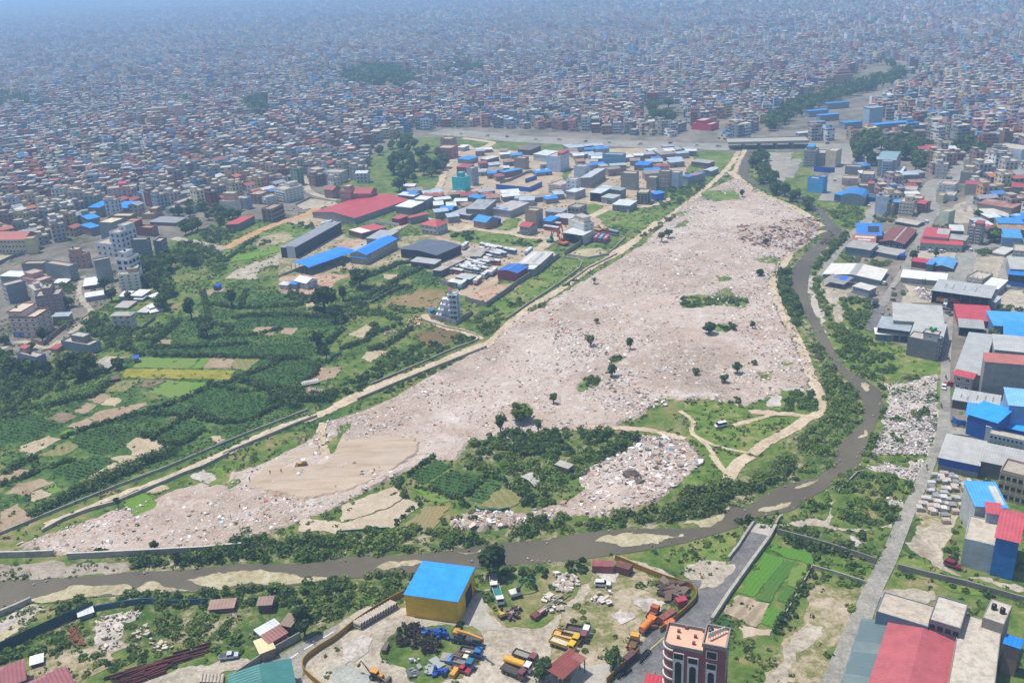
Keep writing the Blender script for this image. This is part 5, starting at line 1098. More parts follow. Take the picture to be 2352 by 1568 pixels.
HO('white five-storey tower standing nearest the wood','L2',(1622,182),(1905,155),(1892,88),('B',1935,388),nfl=5,wz='d6d2c6',tq='e2ded2',by=(3,2),stq=(.45,.2,.95,.7,2.8,'a88c7c'),rfc='cdb896',win='FRL')
HO('long white two-storey house with roof cabins below the maroon wall','L0',(1308,938),(1612,968),(1660,862),h=9,nfl=2,wz='d5d6d6',by=(4,2),stq=(.4,.3,.65,1,3),fc='30343a')
HO('white stepped tower block with blue-shaded side, joined to the long white house','L0',(1500,790),(1645,800),(1765,712),h=18,nfl=5,wz='c9ccd2',tq='d8d8d8',by=(2,4),stq=(.3,.4,1,1,3.4),fc='33373d')
HO('seven-storey grey brick block with blue painted side','L0',(1790,902),(2012,895),(2092,860),('B',2068,1235),nfl=7,bk='76837e',win='R',by=(1,3),wz='4b83a6',rfc='9c9c90',ph=.8,ww=1.2)
HO('narrow cream six-storey house with dark side wall, next to the blue-sided block','L0',(2106,918),(2206,918),(2298,870),('B',2250,1228),nfl=6,bk='59636e',win='R',by=(1,3),wz='cfc0a8',rfc='cfc8b8')
HO('maroon blank-walled house with stepped gable','L0',(1745,718),(2078,738),(2140,702),('B',2092,862),nfl=3,bk='8a3f48',win='R',by=(2,2),wz='9a6a58',stq=(0,0,.42,1,4.6,'8a3f48'),rfc='a8744a')
HO('long cream school block with red roof, left edge','L0',(-60,905),(330,902),(400,818),('B',385,1092),nfl=3,wz='c8b596',tq='d2c2a4',by=(8,2),pt='9a4a40',ww=2.6)
HO('pale yellow stair tower at the end of the school','L0',(330,888),(455,878),(482,850),('B',482,1095),nfl=5,wz='cdbf88',win='',ph=.5)
HO('cream four-storey house with grey hipped roof, alone below the white roofs','L2',(1532,752),(1795,748),(1915,702),('B',1852,942),nfl=3,wz='cdc3ae',hip='98968c',by=(3,3),bq=('F',1,.45,.75),win='FRL',tq='c4a898')
HO('blue-grey walled house with cream side beside the pink tin roof','L2',(835,1088),(1228,1152),(1322,1076),('B',1252,1286),nfl=2,bk='77889a',win='R',by=(2,3),wz='c2ad7e',stq=(.25,.3,.72,1,3.2,'8a8070'),rfc='b4ad9e')
HO('blue-grey walled house with a pink roof hut, nearest the fields','L2',(225,1252),(500,1318),(600,1262),('A',280,1492),nfl=3,bk='7c8d9e',win='',wz='c2938c',stq=(0,.45,.3,1,2.6,'b4827c','a8504a'),tnk=((.45,.5),),rfc='b8a698')
W='d4d6d6'
SH('white tin roof on brick walls beside the lane','L2',(1152,345),(1395,312),(1386,225),('A',1180,392),roof=W,wq=brq('7b6a60'),rse=.8)
SH('white gabled shed with grey walls by the lane bend','L2',(1180,500),(1480,452),(1480,390),('A',1200,560),roof=W,wz='8e9298',sty='gable_x',rse=1.3)
for s in((('white tin roof, leftmost of the cluster above the cream house'),(1640,487),(1770,482),(1760,425),('B',1770,542),W),('white tin roof with slight slope, upper middle of the cluster above the cream house',(1800,472),(1952,478),(2012,405),('B',1955,548),W),
('small white tin roof, centre of the cluster above the cream house',(1845,522),(1962,525),(1932,488),('B',1962,560),W),('white tin roof among trees, upper right of the cluster above the cream house',(2045,480),(2170,520),(2180,450),('B',2170,560),W),('long white tin roof, right end of the cluster above the cream house',(2070,648),(2262,592),(2250,566),('A',2072,700),W),
('white tin strip roof in front of the long one, right end of the cluster',(2076,712),(2252,672),(2242,632),('A',2078,735),W),('dull grey tin roof, front left of the cluster above the cream house',(1580,637),(1760,640),(1742,560),('A',1582,662),'a8a49c'),('pale tin roof with a blue tarpaulin edge, front of the cluster',(1892,700),(2022,706),(2022,588),('B',2022,735),'b8b8b4'),
('low long white roof behind the grassy corner',(726,302),(910,298),(962,250),('A',726,322),W),('blue-grey flat shed behind the beige building',(722,764),(940,754),(1000,712),('C',1018,800),'9fa6ac'),
('patched grey tin roof beside the light green plot',(1242,1468),(1476,1482),(1576,1332),('A',1245,1500),'9b978c'),('faded pink tin roof in trees below the blue-grey walled houses',(1112,1372),(1162,1378),(1252,1292),('B',1165,1400),'a8645e'),('small red roof with blue door between the blue-grey walled houses',(692,1200),(775,1212),(836,1165),('B',778,1260),'a04a44'),
('broad white roof at the left edge below the playing field',(0,202),(276,214),(306,152),None,W)):
 if len(s)==6 and s[4]is not None:SH(s[0],'L2',s[1],s[2],s[3],s[4],roof=s[5],wq=pw('9a948a'),rse=.5,old='b9a58e' if s[5]!=W else None)
 else:SH(s[0],'L2',s[1],s[2],s[3],h=5,roof=W,wq=pw('8a8478'),rse=.5)
BL='2a88e6'
for s in(('bright blue roof, left of two alike behind the grey tin roofs',(1212,460),(1366,462),(1342,386),8),('bright blue roof, right of two alike below the long pale apartment block',(1538,466),(1768,466),(1742,390),7),('blue hipped roof beside the pink house with green roof tank',(1215,626),(1372,592),(1302,556),9),('flat blue tin roof below the blue hipped one',(1246,746),(1378,712),(1332,662),6)):
 SH(s[0],'L0',s[1],s[2],s[3],h=s[4],roof=BL,wq=pw('7d7a74'),rse=.9)
SH('wide grey barn roof left of the red-roofed barn','L0',(2060,658),(2420,672),(2400,602),('A',2080,702),roof='8d8f90',wq=brq('6f6c66'),rse=.6)
HO('mustard-yellow three-storey house with brown terrace, front of the town edge','L0',(1945,548),(2112,545),(2212,482),('B',2132,622),nfl=3,wz='bfa878',tq='b0845e',by=(3,3),stq=(.4,.4,1,1,3,'a8784f'))
HO('brown brick house with flat cream roof below the right blue roof','L0',(1515,572),(1792,572),(1832,532),h=8,nfl=2,bk='96735e',win='F',by=(4,1),rfc='cdb898')
HO('grey block with bright cream roof behind the maroon wall','L0',(1352,658),(1536,668),(1666,600),h=13,nfl=4,bk='8b8f8c',win='R',by=(2,3),wz='9a9c98',rfc='dccbaa',ph=.5)
HO('long pale apartment block with five rows of windows','L0',(1470,200),(1872,158),(1882,122),('B',1898,372),nfl=6,wz='c0b4ae',tq='cabfb8',by=(6,2),stq=(.4,.3,.65,1,3,'c04a58','b84450'),win='FR')
HO('pale blue slender tower block left of the long apartment block','L0',(1246,205),(1328,196),(1370,140),('B',1350,372),nfl=7,wz='aebccb',win='R',by=(1,3))
K='K0'
HO('lemon-yellow three-storey house with many windows','K0',(335,152),(522,152),(580,108),('B',532,248),nfl=3,wz='cdbb78',tq='d6c888',by=(4,3))
HO('cream windowless-gabled house beside the pale grey one','K0',(742,488),(932,494),(1010,452),('B',946,662),nfl=5,wz='cdc8b4',by=(4,2),win='F',ww=1.1,stq=(.1,.4,.9,1,5.5,'c49a86'))
HO('blue-grey apartment house joined to the cream one','K0',(940,440),(1100,452),(1135,420),('B',1110,612),nfl=5,wz='98a3b0',by=(3,2),win='FR',bq=('R',1,.2,.8))
HO('half-built brown brick block with white ground floor','K0',(1320,596),(1456,602),(1775,534),('B',1482,792),nfl=3,bk='8a7261',win='FR',by=(2,11),wz='8a7261',rfc='9c8672',rebar=True,ww=1.2,fc='2a2622')
SH('red-roofed barn with grey brick walls beside the orange road','K0',(830,818),(1002,822),(1266,706),('B',1002,906),roof='b04a4c',wq=brq('7a7264'),sty='mono_l',rse=.7,wins=(('F',3,1.2,1.0,1.2),))
HO('white and red panelled apartment house with balconies','K0',(1496,302),(1642,332),(1832,262),('B',1662,522),nfl=5,wz='c9c8c4',tq='d4d2cc',by=(3,5),bq=('F',1,.1,.9),stq=(.2,.5,.6,1,3))
HO('tall white house with stacked balconies at the concrete road','K0',(2170,86),(2420,92),(2402,52),('A',2190,242),nfl=6,wz='c6c8c6',tq='d2d3d0',by=(5,2),bq=('F',1,.1,.9))
HO('mauve six-storey house beside the white balconied one','K0',(1952,32),(2072,62),(2150,22),('B',2082,236),nfl=6,wz='a48a8c',tq='b09698',by=(2,3),bq=('F',1,.1,.9))
HO('brown three-storey house with red roofs, first in the row behind the red hall','K0',(2186,332),(2302,342),(2382,302),('B',2302,462),nfl=3,wz='a87866',tq='b0806c',by=(3,2),pt='98504a')
HO('pinkish three-storey house, second in the row behind the red hall','C1',(480,25),(560,28),(590,5),h=12,nfl=3,wz='b8857c',tq='c0948a',by=(2,2),stq=(.2,.3,.8,1,3))
HO('two-tiered red-roofed house in the row behind the red hall','C1',(565,50),(720,52),(732,20),h=9,nfl=3,wz='a8645c',tq='b0706a',by=(3,2),pt='9a4440')
HO('green-white four-storey house before the mauve one','K0',(1092,142),(1215,152),(1320,92),('B',1222,252),nfl=4,wz='bdb9b0',by=(3,3),tq='b07e78')
HO('pale yellow ornate house with stepped roof','K0',(1566,92),(1760,98),(1802,62),('B',1780,190),nfl=3,wz='c3c298',tq='ccca a4'.replace(' ',''),by=(3,2),stq=(.3,.3,.7,1,3))
HO('light blue-fronted white house on the left of the town edge','K0',(0,582),(150,592),(240,470),('B',165,672),nfl=4,wz='b4bcc2',tq='c2c8cc',by=(3,4),stq=(.2,.3,.7,1,3,'b87a84'))
HO('white house with blue panels next to the light blue one','K0',(186,562),(330,572),(372,520),('B',342,672),nfl=4,wz='b9c4cc',tq='c6ced2',by=(4,2),rfc='b9a58a')
HO('terraced pink-grey house with two red roofs','K0',(320,402),(470,412),(560,372),('B',480,548),nfl=4,wz='a8948c',tq='b8a498',by=(3,3),stq=(.3,.3,.9,1,3,'a8948c','b8504a'),bq=('R',1,.1,.9))
HO('brick-red brick house behind the white and red apartment house','K0',(1120,392),(1290,402),(1340,342),('B',1300,540),nfl=4,bk='8d6452',by=(3,2),wz='8d6452',rfc='b39b84',rebar=True)
HO('white balconied house right of the brick-red one','K0',(1312,420),(1380,440),(1415,378),('B',1390,545),nfl=4,wz='bfc2c4',tq='cdd0d0',by=(2,2),bq=('F',1,.1,.9))
HO('pale green house between trees, left of the cream one','K0',(600,280),(700,290),(762,250),('B',712,390),nfl=4,wz='a5b29a',by=(2,3),bq=('F',1,.1,.9),tq='b2bca6')
SH('very long red-roofed hall with grey block gable','C1',(266,197),(600,245),(992,94),('A',266,242),roof='ab464a',wq=brq('95928c'),sty='gable_y',rse=2.4,cat='hall',over=.3)
SH('long dark steel warehouse with a white end panel','C1',(15,474),(130,480),(622,287),('B',140,560),roof='85888f',wz='272f3c',sty='mono_l',rse=.6,cat='warehouse',drq=(('F',.42,.98,8.2,'b9bcc0'),))
SH('open blue-roofed canopy on tall posts beside the dark warehouse','C1',(95,600),(236,632),(546,495),('B',240,696),roof='2a82ea',sty='arch_y',rse=1.2,oq='FRLK',posts=4,cat='canopy')
SH('shed with roof half white and half red behind the blue-roofed block','C1',(550,337),(652,370),(812,310),('B',656,412),roof='b04a4e',wz='5f5a58',sty='mono_l',rse=.5,sky=((.02,.02,.98,.42,'d8d4cc'),))
SH('grey flat tin roof between the red shed and the blue-roofed block','C1',(690,402),(830,412),(962,352),h=5,roof='9c9fa2',wq=pw('8a857c'),rse=.4)
SH('two-storey unplastered block with blue gabled roof and rows of windows','C1',(562,522),(690,534),(916,406),('B',692,610),roof='2a82ea',wq=pw('9c9484'),sty='gable_y',rse=2.0,cat='hall',wins=(('R',12,4.4,1.2,1.5),('R',12,1.0,1.2,1.5),('F',3,1.0,1.3,1.4)))
SH('low blue lean-to in front of the blue-roofed block','C1',(566,548),(688,560),(700,535),h=4.4,roof='2a82ea',wq=pw('9c9484'),rse=.6,oq='F')
SH('square black steel warehouse facing the bus park','M1',(408,148),(655,191),(775,114),('B',655,251),roof='565d6b',wz='1c222b',sty='gable_y',rse=1.2,cat='warehouse')
SH('grey lean-to along the front of the black warehouse','M1',(478,232),(642,252),(652,224),h=3.6,roof='a5a6a4',wq=pw('6a6a66'),rse=.5,drq=(('F',.1,.3,2.4,'3a3c40'),('F',.5,.8,2.4,'33363a')))
HO('small white-roofed house with blue canopies below the open canopy','C1',(132,736),(218,757),(287,722),('B',222,808),nfl=2,wz='b9bdc8',pt='d8d8d4',by=(2,2),fc='d0d0cc')
SH('bright blue awning left of the small white-roofed house','C1',(82,758),(135,765),(140,740),h=3.2,roof='1f86d8',wq=pw('8a8880'),rse=.4)
SH('tiny pale hut at the corner of the brick yard','C1',(5,765),(66,772),(75,752),h=3,roof='c6c6c0',wq=pw('b4b2aa'),rse=.3)
HO('red-roofed white house with verandas beside the dirt lane','C1',(1120,292),(1246,310),(1322,277),('B',1250,380),nfl=2,wz='b8b4ac',hip='b0464a',by=(4,3),bq=('F',1,.05,.95),tq='c4c0b8')
SH('small maroon and white shed in the white-walled compound','C1',(890,242),(946,252),(1002,226),('B',946,306),roof='a8525a',wq=pw('8a3844'),rse=.4,band=(0,.42,'c8c8c4'))
SH('long red tin roof along the white-walled compound','C1',(1000,234),(1036,246),(1146,204),h=4.5,roof='b04a4c',wq=pw('8a857e'),sty='mono_l',rse=.4)
SH('shiny white tin roof beyond the red hall','C1',(920,150),(1042,162),(1162,118),h=5.5,roof='d6d8d8',wq=pw('7d7a76'),rse=.5)
SH('raised white tin roof behind the shiny one','C1',(1070,92),(1162,100),(1196,78),h=7.5,roof='d2d4d6',wq=pw('84868a'),rse=.4)
SH('half blue half white roof at the top end of the red hall','C1',(940,60),(1060,73),(1096,56),h=6,roof='c6cacc',wq=pw('74787a'),rse=.6,sky=((.4,.5,1,1,'2a70c0'),))
SH('broad grey workshop roof, front one of the pair in the centre','C2',(126,202),(266,224),(372,172),('B',270,262),roof='9a9ea2',wz='5d6266',rse=.7,cat='workshop')
SH('broad grey workshop roof with blue sheets, rear one of the pair in the centre','C2',(240,170),(384,175),(515,108),h=7.5,roof='989a9a',wz='6a6c6a',rse=.7,cat='workshop',old='7f8285')
SH('low blue-striped roof on top of the rear workshop yard','C2',(252,75),(345,90),(378,70),h=7,roof='2a86c8',wq=pw('6f6b64'),rse=.5)
SH('patched white and blue workshop roof in the centre','C2',(455,168),(592,186),(725,128),('B',588,244),roof='a9aaaa',wz='8f9294',rse=.7,old='b98f7c',cat='workshop',sky=((.02,.02,.25,.2,'2a6cc0'),(.5,.02,.7,.2,'2a6cc0')))
HO('brown brick tower at the corner of the dirt lanes','C2',(704,172),(792,186),(836,166),('B',796,326),nfl=4,bk='97836f',win='R',by=(2,2),wz='97836f',rfc='a8977f')
HO('grey three-storey house with red roof beside the brick tower','C2',(664,306),(736,316),(790,286),('B',746,382),nfl=2,wz='8f9294',by=(2,2),pt='a84a48',win='F',bq=('F',1,.05,.95))
HO('brick house with blue tin roof and white porch','C2',(300,262),(396,280),(445,240),('B',396,336),nfl=2,bk='a0705c',by=(2,2),wz='a0705c',pt='2f86c0',win='F')
SH('deep blue sheet-metal box shed beside the brick house','C2',(440,248),(462,260),(496,241),('B',462,302),roof='1d5fc0',wz='174a9a',rse=.3)
HO('tall white house with stepped roof beside the parked trailers','C2',(1045,248),(1168,290),(1226,265),('B',1176,428),nfl=5,wz='c9c9c4',win='R',by=(2,2),stq=(.2,.3,.8,1,3.4))
SH('white tin canopy in front of the tall white house','C2',(1005,357),(1160,380),(1202,345),h=6.5,roof='c4c6c6',rse=.4,oq='F',wq=pw('b4b2ac'))
SH('maroon sheet shed with shining blue roof by the bus park','C2',(487,656),(641,677),(708,622),('B',641,746),roof='2f66b4',wz='86303a',sty='gable_y',rse=1.2,cat='shed',roofrough=.3,sky=((.12,.05,.17,.95,'6a98d0'),(.42,.05,.47,.95,'6a98d0')))
SH('long pale warehouse with skylight strips along the dirt road','C2',(648,602),(818,614),(972,520),('B',826,672),roof='b9b7b0',wq=brq('93938e'),sty='mono_l',rse=.5,cat='warehouse',sky=((.1,.1,.3,.9,'cfcdc6'),(.55,.1,.7,.9,'9a9a98')))
SH('small white-roofed annexe at the front of the pale warehouse','C2',(709,642),(772,647),(816,612),h=4.5,roof='cfd0cc',wq=brq('93938e'),sty='mono_l',rse=.3)
SH('brown tin roof on posts among the buses','C2',(206,540),(352,546),(367,486),h=4.6,roof='a29a8e',rse=.4,oq='FRLK',posts=3,old='8a7b6a')
SH('long low old tin roof on the left of the bus park','C2',(-20,652),(42,662),(216,562),h=3.8,roof='a79f92',wq=pw('5a5854'),sty='mono_l',rse=.4,old='8d8274')
SH('pale roofed office block in the bus park compound','C2',(158,706),(268,726),(305,700),('B',270,770),roof='aeb0b0',wq=pw('5c6c74'),rse=.3)
SH('small white flat roof inside the grey block wall','C2',(98,742),(205,757),(215,736),h=3.4,roof='c8c8c0',wq=brq('85837c'),rse=.2)
SH('blue tarpaulin canopy beside the brick tower','C2',(836,262),(905,270),(926,232),h=5,roof='1f86e0',wq=pw('7a7872'),rse=.4)
SH('grey block shed behind the blue tarpaulin canopy','C2',(865,190),(985,202),(1035,175),h=6,roof='939698',wq=brq('8a8a86'),rse=.4)
SH('low white and red shed beside the parked coaches','C2',(928,232),(1060,248),(1105,220),h=5,roof='b4b6b4',wq=pw('9a5a5a'),rse=.4)
HO('half-built grey house with open floors on the meadow','C2',(1040,150),(1130,160),(1180,130),h=7,nfl=2,wz='8d8f8c',by=(3,2),win='FR',rebar=True,rfc='9a988f',ww=2.0,fc='4a4a48')
HO('block of pale grey-blue sheets, tall and blank, near the highway','C3',(285,100),(446,106),(456,90),('B',440,214),nfl=4,wz='6d9ab4',win='',rfc='7d95a0')
HO('pale blue slender tower behind the white roofs','C3',(60,192),(150,197),(166,180),h=13,nfl=4,wz='b2bfca',win='')
HO('blank concrete-block tower, left of two in the industrial yard','C3',(430,246),(546,252),(562,234),('B',536,386),nfl=5,bk='8f8c80',win='R',by=(2,2),wz='8f8c80')
HO('blank concrete-block tower with white lower side, right of two in the industrial yard','C3',(632,282),(708,286),(736,268),('B',712,390),nfl=5,bk='8a8a84',win='R',by=(2,2),wz='96928a')
HO('brownish apartment block left of the pale blue wall','C3',(730,232),(812,236),(830,222),h=15,nfl=5,wz='9c8d86',by=(3,2),win='F')
HO('pale blue blank wall house at the meadow edge','C3',(814,240),(882,246),(898,228),('B',882,370),nfl=5,wz='a9bfd2',win='R',by=(1,3))
HO('unfinished concrete frame house beside the blue tarpaulin cube','C3',(555,402),(642,404),(668,372),('B',642,500),nfl=5,wz='8d8a82',by=(3,3),rebar=True,ww=2.2,wh=1.7,fc='3a3a38',bq=('R',1,.1,.9))
SH('cube wrapped in bright blue tarpaulin','C3',(668,402),(704,418),(741,396),('B',704,472),roof='2a88f0',wq=pn('1450b4',.6,.2,.3),rse=.5)
SH('grey shed with white roof on the green plot corner','C3',(364,497),(498,508),(552,472),('B',500,560),roof='c4c8c8',wq=brq('7f8484'),rse=.4,drq=(('F',.85,.97,2.4,'c8c4b8'),('F',.3,.38,2.2,'3c4044')))
SH('open white-roofed workshop in the industrial yard','C3',(188,402),(272,410),(302,374),h=7,roof='c0c6ca',wz='4a4e52',rse=.4,oq='F')
SH('pale small workshop with green door in the industrial yard','C3',(276,438),(370,450),(406,424),h=5,roof='aab0ae',wq=pw('9a9c98'),rse=.3,drq=(('F',.5,.9,3,'3a6a6a'),))
SH('long grey workshop roof with white sheet, middle of the industrial yard','C3',(255,362),(430,388),(455,372),h=6.5,roof='8d9290',wz='6f7674',rse=.6,sky=((.0,.05,.45,.95,'b4bcc0'),))
SH('white flat office roof left of the long ribbed hall','C3',(0,392),(68,402),(108,368),h=6,roof='c4c8cc',wq=pw('9a9c9c'),rse=.3)
HO('white house behind the white office roof','C3',(0,296),(75,302),(108,285),h=13,nfl=4,wz='c8ccd2',by=(2,2),win='FR')
SH('long ribbed hall roof stepping back to the blue barrel','C3',(112,288),(190,292),(302,218),h=8,roof='aeb2b4',wq=pw('8a8480'),sty='mono_l',rse=.8,cat='hall',wins=(('R',8,3.5,1.4,1.4),))
SH('blue market roof near the top of the industrial yard','C3',(536,184),(640,190),(652,164),h=5,roof='2278d0',wq=pw('6a6c70'),rse=.5)
SH('blue striped long shed at the meadow, right of the pale blue wall','C3',(905,275),(960,285),(992,232),h=6,roof='3a70b8',wq=pw('8a8f94'),sty='mono_l',rse=.3,old='b06a50')
SH('low white and grey hut beside the dirt track','C3',(1080,230),(1140,236),(1150,206),h=4.5,roof='b4bcbe',wq=pw('6f8484'),sty='gable_y',rse=.8)
SH('long brown shed at the upper meadow','C3',(985,158),(1120,174),(1132,154),h=5,roof='9a9a94',wq=brq('7a6a60'),rse=.4)
HO('teal-netted tower under construction','C4',(470,366),(566,372),(612,352),('B',568,478),nfl=5,wz='1fc4c8',win='',ph=.4,stq=(.3,.2,.75,.8,3.2,'1fc4c8'),rfc='7a9a98')
HO('grey tower with blue top behind the teal netting','C4',(585,292),(628,298),(640,280),h=15,nfl=5,wz='98a0a6',win='R',by=(1,3))
HO('brick-pink five-storey house right of the wooded slope','C4',(345,134),(462,138),(486,114),('B',466,228),nfl=5,wz='a8635c',tq='b87468',by=(4,2),bq=('F',1,.05,.95),win='FR')
HO('brick-pink house behind the five-storey one','C4',(380,62),(462,66),(482,50),h=12,nfl=4,wz='a06a64',tq='ac7a72',by=(3,2))
SH('large white gabled hall near the highway','C4',(1112,186),(1216,198),(1275,168),('B',1216,250),roof='c4cac8',wq=pw('b4c0bc'),rse=.8,cat='hall')
HO('white stepped house with red roof cabin beside the white hall','C4',(1216,200),(1322,206),(1344,172),h=14,nfl=4,wz='c0c8d4',by=(2,3),win='R',stq=(.6,.3,1,1,2.8,'b85a5a','a84848'))
HO('brown brick tower with bare walls near the highway','C4',(960,212),(1042,218),(1060,204),('B',1046,310),nfl=4,bk='97806e',win='R',by=(1,2),wz='97806e')
SH('long blue-roofed shed in the sandy yard','C4',(840,322),(886,334),(976,294),h=4.5,roof='3a8cc4',wq=pw('8a5a50'),sty='mono_l',rse=.4)
SH('low dark red shed behind the teal netting','C4',(508,288),(598,292),(622,268),h=5,roof='9a4540',wq=pw('843a36'),rse=.3)
SH('white-roofed shed with dark walls in the sandy yard','C4',(696,222),(746,230),(792,200),('B',746,262),roof='c0c0b8',wq=brq('70655c'),rse=.3)
SH('blue roof by the lane at the foot of the brick-pink house','C4',(516,222),(600,232),(622,204),h=4.5,roof='2584d0',wq=pw('8a8c8c'),rse=.3)
SH('white tent-like roof near the highway ramp','C4',(515,132),(558,136),(562,118),h=4,roof='d2d4d4',wq=pw('a8aaaa'),rse=.6)
SH('broken brown thatch-like shed below the highway','C4',(990,150),(1085,156),(1110,120),h=5,roof='6f6258',wq=pw('5c5048'),rse=.6)
HO('white house with round balconies beside the industrial sheds','C4',(1230,418),(1330,430),(1344,388),('A',1235,490),nfl=4,wz='b8ada4',tq='c4bcb4',by=(3,2),bq=('F',1,.05,.95))
HO('pink hall front painted with white writing','T2',(62,848),(196,858),(212,838),('A',62,893),nfl=2,wz='c8304e',win='',cat='building',stq=(.2,0,.62,1,3.6,'c8304e'))
R_='R1'
HO('grey-brown apartment house nearest the bridge','R1',(505,132),(592,136),(604,108),('B',592,270),nfl=6,wz='8f8f8c',by=(3,2),tq='9a9a96',win='FR',stq=(.1,.3,.7,1,3,'8f8f8c','2a90c0'))
HO('grey block house squeezed between grey and cream walls by the bridge','R1',(592,152),(668,154),(676,126),('B',668,262),nfl=5,wz='86878a',by=(2,2),win='R')
HO('tall cream blank-walled house by the bridge','R1',(676,132),(756,138),(768,112),('B',752,270),nfl=6,wz='cfc5a4',win='R',by=(1,2))
WL(DL('R1','578,300 660,308 742,312'),4.5,.3,sq('1c55a8',0,.9),'site_hoarding','deep blue hoarding at the foot of the cream house','hoarding')
HO('bright sky-blue blank-walled house above the green slope','R1',(530,346),(654,362),(666,346),('A',526,458),nfl=4,wz='4a9bd4',win='',rfc='8a9094',stq=(.65,.2,1,.9,2))
SH('arched blue hall by the wide street','R1',(790,500),(975,512),(1000,462),h=5.5,roof='3478b8',wq=pw('8d9298'),sty='arch_y',rse=3.0,cat='hall')
SH('blue sheet-metal enclosure at the right of the arched hall','R1',(970,500),(1068,506),(1072,482),('B',1066,541),roof='3a5a78',wz='1b5ea8',rse=.1)
SH('short blue roof at the left of the arched hall','R1',(742,478),(800,488),(820,452),h=5,roof='2a84c4',wz='2a5a84',rse=.4)
HO('dark grey bare concrete house beside the wide street','R1',(826,256),(950,262),(956,246),('B',946,330),nfl=4,bk='8d8d88',win='',wz='8d8d88',rfc='a09c92')
HO('pinkish cream house with red front panel beside the wide street','R1',(800,348),(926,352),(932,332),('B',926,412),nfl=3,wz='c0ada0',tq='c8b4a4',by=(3,2),bq=('F',1,.3,.6))
HO('grey concrete house behind the blue hall','R1',(930,406),(1050,412),(1058,394),('B',1050,474),nfl=3,bk='8f8c84',win='',wz='8f8c84',stq=(.6,.1,1,.9,2.2,'a87068','a8504e'))
HO('grey-mauve house with dark net right of the wide street','R1',(955,318),(1052,322),(1086,292),('B',1062,390),nfl=4,wz='98949c',by=(3,2),win='FR')
HO('blue-glazed tower in front of the arched park hall','R1',(1122,216),(1200,218),(1208,200),('B',1196,352),nfl=6,wz='8fa8bc',tq='a4b8c8',by=(3,1),fc='c8d4dc',bq=('F',1,.3,.7))
SH('teal arched roof hall in the park','R1',(1085,205),(1225,212),(1195,150),h=13,roof='7a969c',wq=pw('9a9c98'),sty='arch_x',rse=2.5,cat='hall')
SH('white-roofed annexe right of the blue-glazed tower','R1',(1192,302),(1275,306),(1280,266),('B',1270,352),roof='c8cccc',wq=pw('8aa0ac'),rse=.4)
HO('light blue blank tower with a column of round windows','R2',(180,490),(276,496),(300,482),('B',264,644),nfl=5,wz='b6c2d2',win='',fc='30343a',stq=(.2,.2,.55,.7,2,'c8ccd2'))
_r=BO[-1]if False else None
HO('grey-brown narrow wall house right of the light blue tower','R2',(282,556),(312,560),(325,545),('B',308,645),nfl=4,wz='948e84',win='')
HO('narrow dark red and blue house next to the cream apartments','R2',(318,540),(362,544),(376,520),('B',358,634),nfl=4,wz='6a3a48',by=(2,2),pt='4a90d0',bq=('F',1,.05,.95),tq='3a5a94')
HO('cream apartment house with rows of windows at the crossroads','R2',(366,532),(474,540),(514,512),('B',464,655),nfl=4,wz='c6bda2',tq='cec6ae',by=(4,3),stq=(.3,.3,.9,1,3,'c8bcae'))
HO('house with two red roofs at the street corner','R2',(508,548),(560,556),(580,530),('B',556,628),nfl=3,wz='8a4a4c',by=(2,2),pt='b04c50',bq=('F',1,.05,.95))
HO('long low house with red and cream roofs behind the green netting','R2',(430,500),(540,510),(570,490),h=8,nfl=2,wz='b8a49a',by=(4,2),rfc='c8b4a0')
SH('terrace screened with bright green netting','R2',(358,440),(500,448),(520,420),('A',360,488),roof='b0a090',wq=pn('0e7a56',.7,.2,.4),sty='flat',over=.1)
HO('pale yellow house with roof rooms, above the green netting','R2',(288,380),(380,388),(402,360),('A',290,420),nfl=2,wz='c4ba86',by=(3,2),stq=(.2,.3,.8,1,3))
HO('white four-storey block before the small dark street','R2',(648,238),(748,242),(762,224),('B',742,364),nfl=4,wz='b8b6b2',by=(2,1),win='F',ww=1.0,stq=(.1,.3,.5,1,2.4))
HO('huge white stepped blank wall of a shopping block','R2',(1103,96),(1330,128),(1336,92),('A',1103,230),nfl=6,wz='b9c6d2',win='',ph=.5,cat='building')
HO('grey and cream four-storey house with dark side, middle of the east town','R2',(848,300),(985,312),(992,284),('B',962,402),nfl=4,bk='8a8880',win='L',wz='c4bfb2',by=(2,2),stq=(.05,.3,.6,1,3.6,'c8ba98'))
SH('red roof on the end of the grey and cream house','R2',(885,398),(1000,404),(1002,382),h=8,roof='a84048',wq=pw('a8a29a'),rse=.4)
HO('pale green-yellow narrow tower near the red school roof','R2',(680,602),(756,616),(766,592),('B',744,730),nfl=5,wz='bec4a8',win='',fc='30343a')
HO('white cluster house with orange roof terrace','R2',(676,390),(800,402),(812,376),('A',678,460),nfl=3,wz='bcc4cc',by=(4,2),rfc='c8a488')
HO('cream blank wall house below the white cluster house','R2',(656,480),(712,486),(722,466),('B',708,552),nfl=3,wz='c8c2a0',win='')
HO('grey house with white roof parapet, right of the cream blank wall','R2',(720,478),(800,484),(812,456),('B',800,535),nfl=3,wz='8f9296',win='F',by=(3,1),tq='c8c8c8')
HO('bright blue four-storey house with open balconies','R2',(1018,310),(1110,318),(1122,292),('B',1106,392),nfl=4,wz='3a80b8',by=(3,2),bq=('F',1,.05,.95),tq='4a90c4')
HO('pale blue wall tower on the right of the east town','R2',(1192,420),(1246,426),(1256,404),('B',1240,492),nfl=4,wz='b8c8d6',win='')
HO('dark red-roofed long house on the right of the east town','R2',(1250,420),(1400,432),(1404,410),h=9,nfl=3,wz='a0847c',by=(5,2),pt='9a4448')
HO('slim white house with stepped roof by the small park','R2',(868,196),(932,202),(950,172),('B',930,238),nfl=4,wz='bcc0bc',by=(2,2),stq=(.3,.3,.9,1,3))
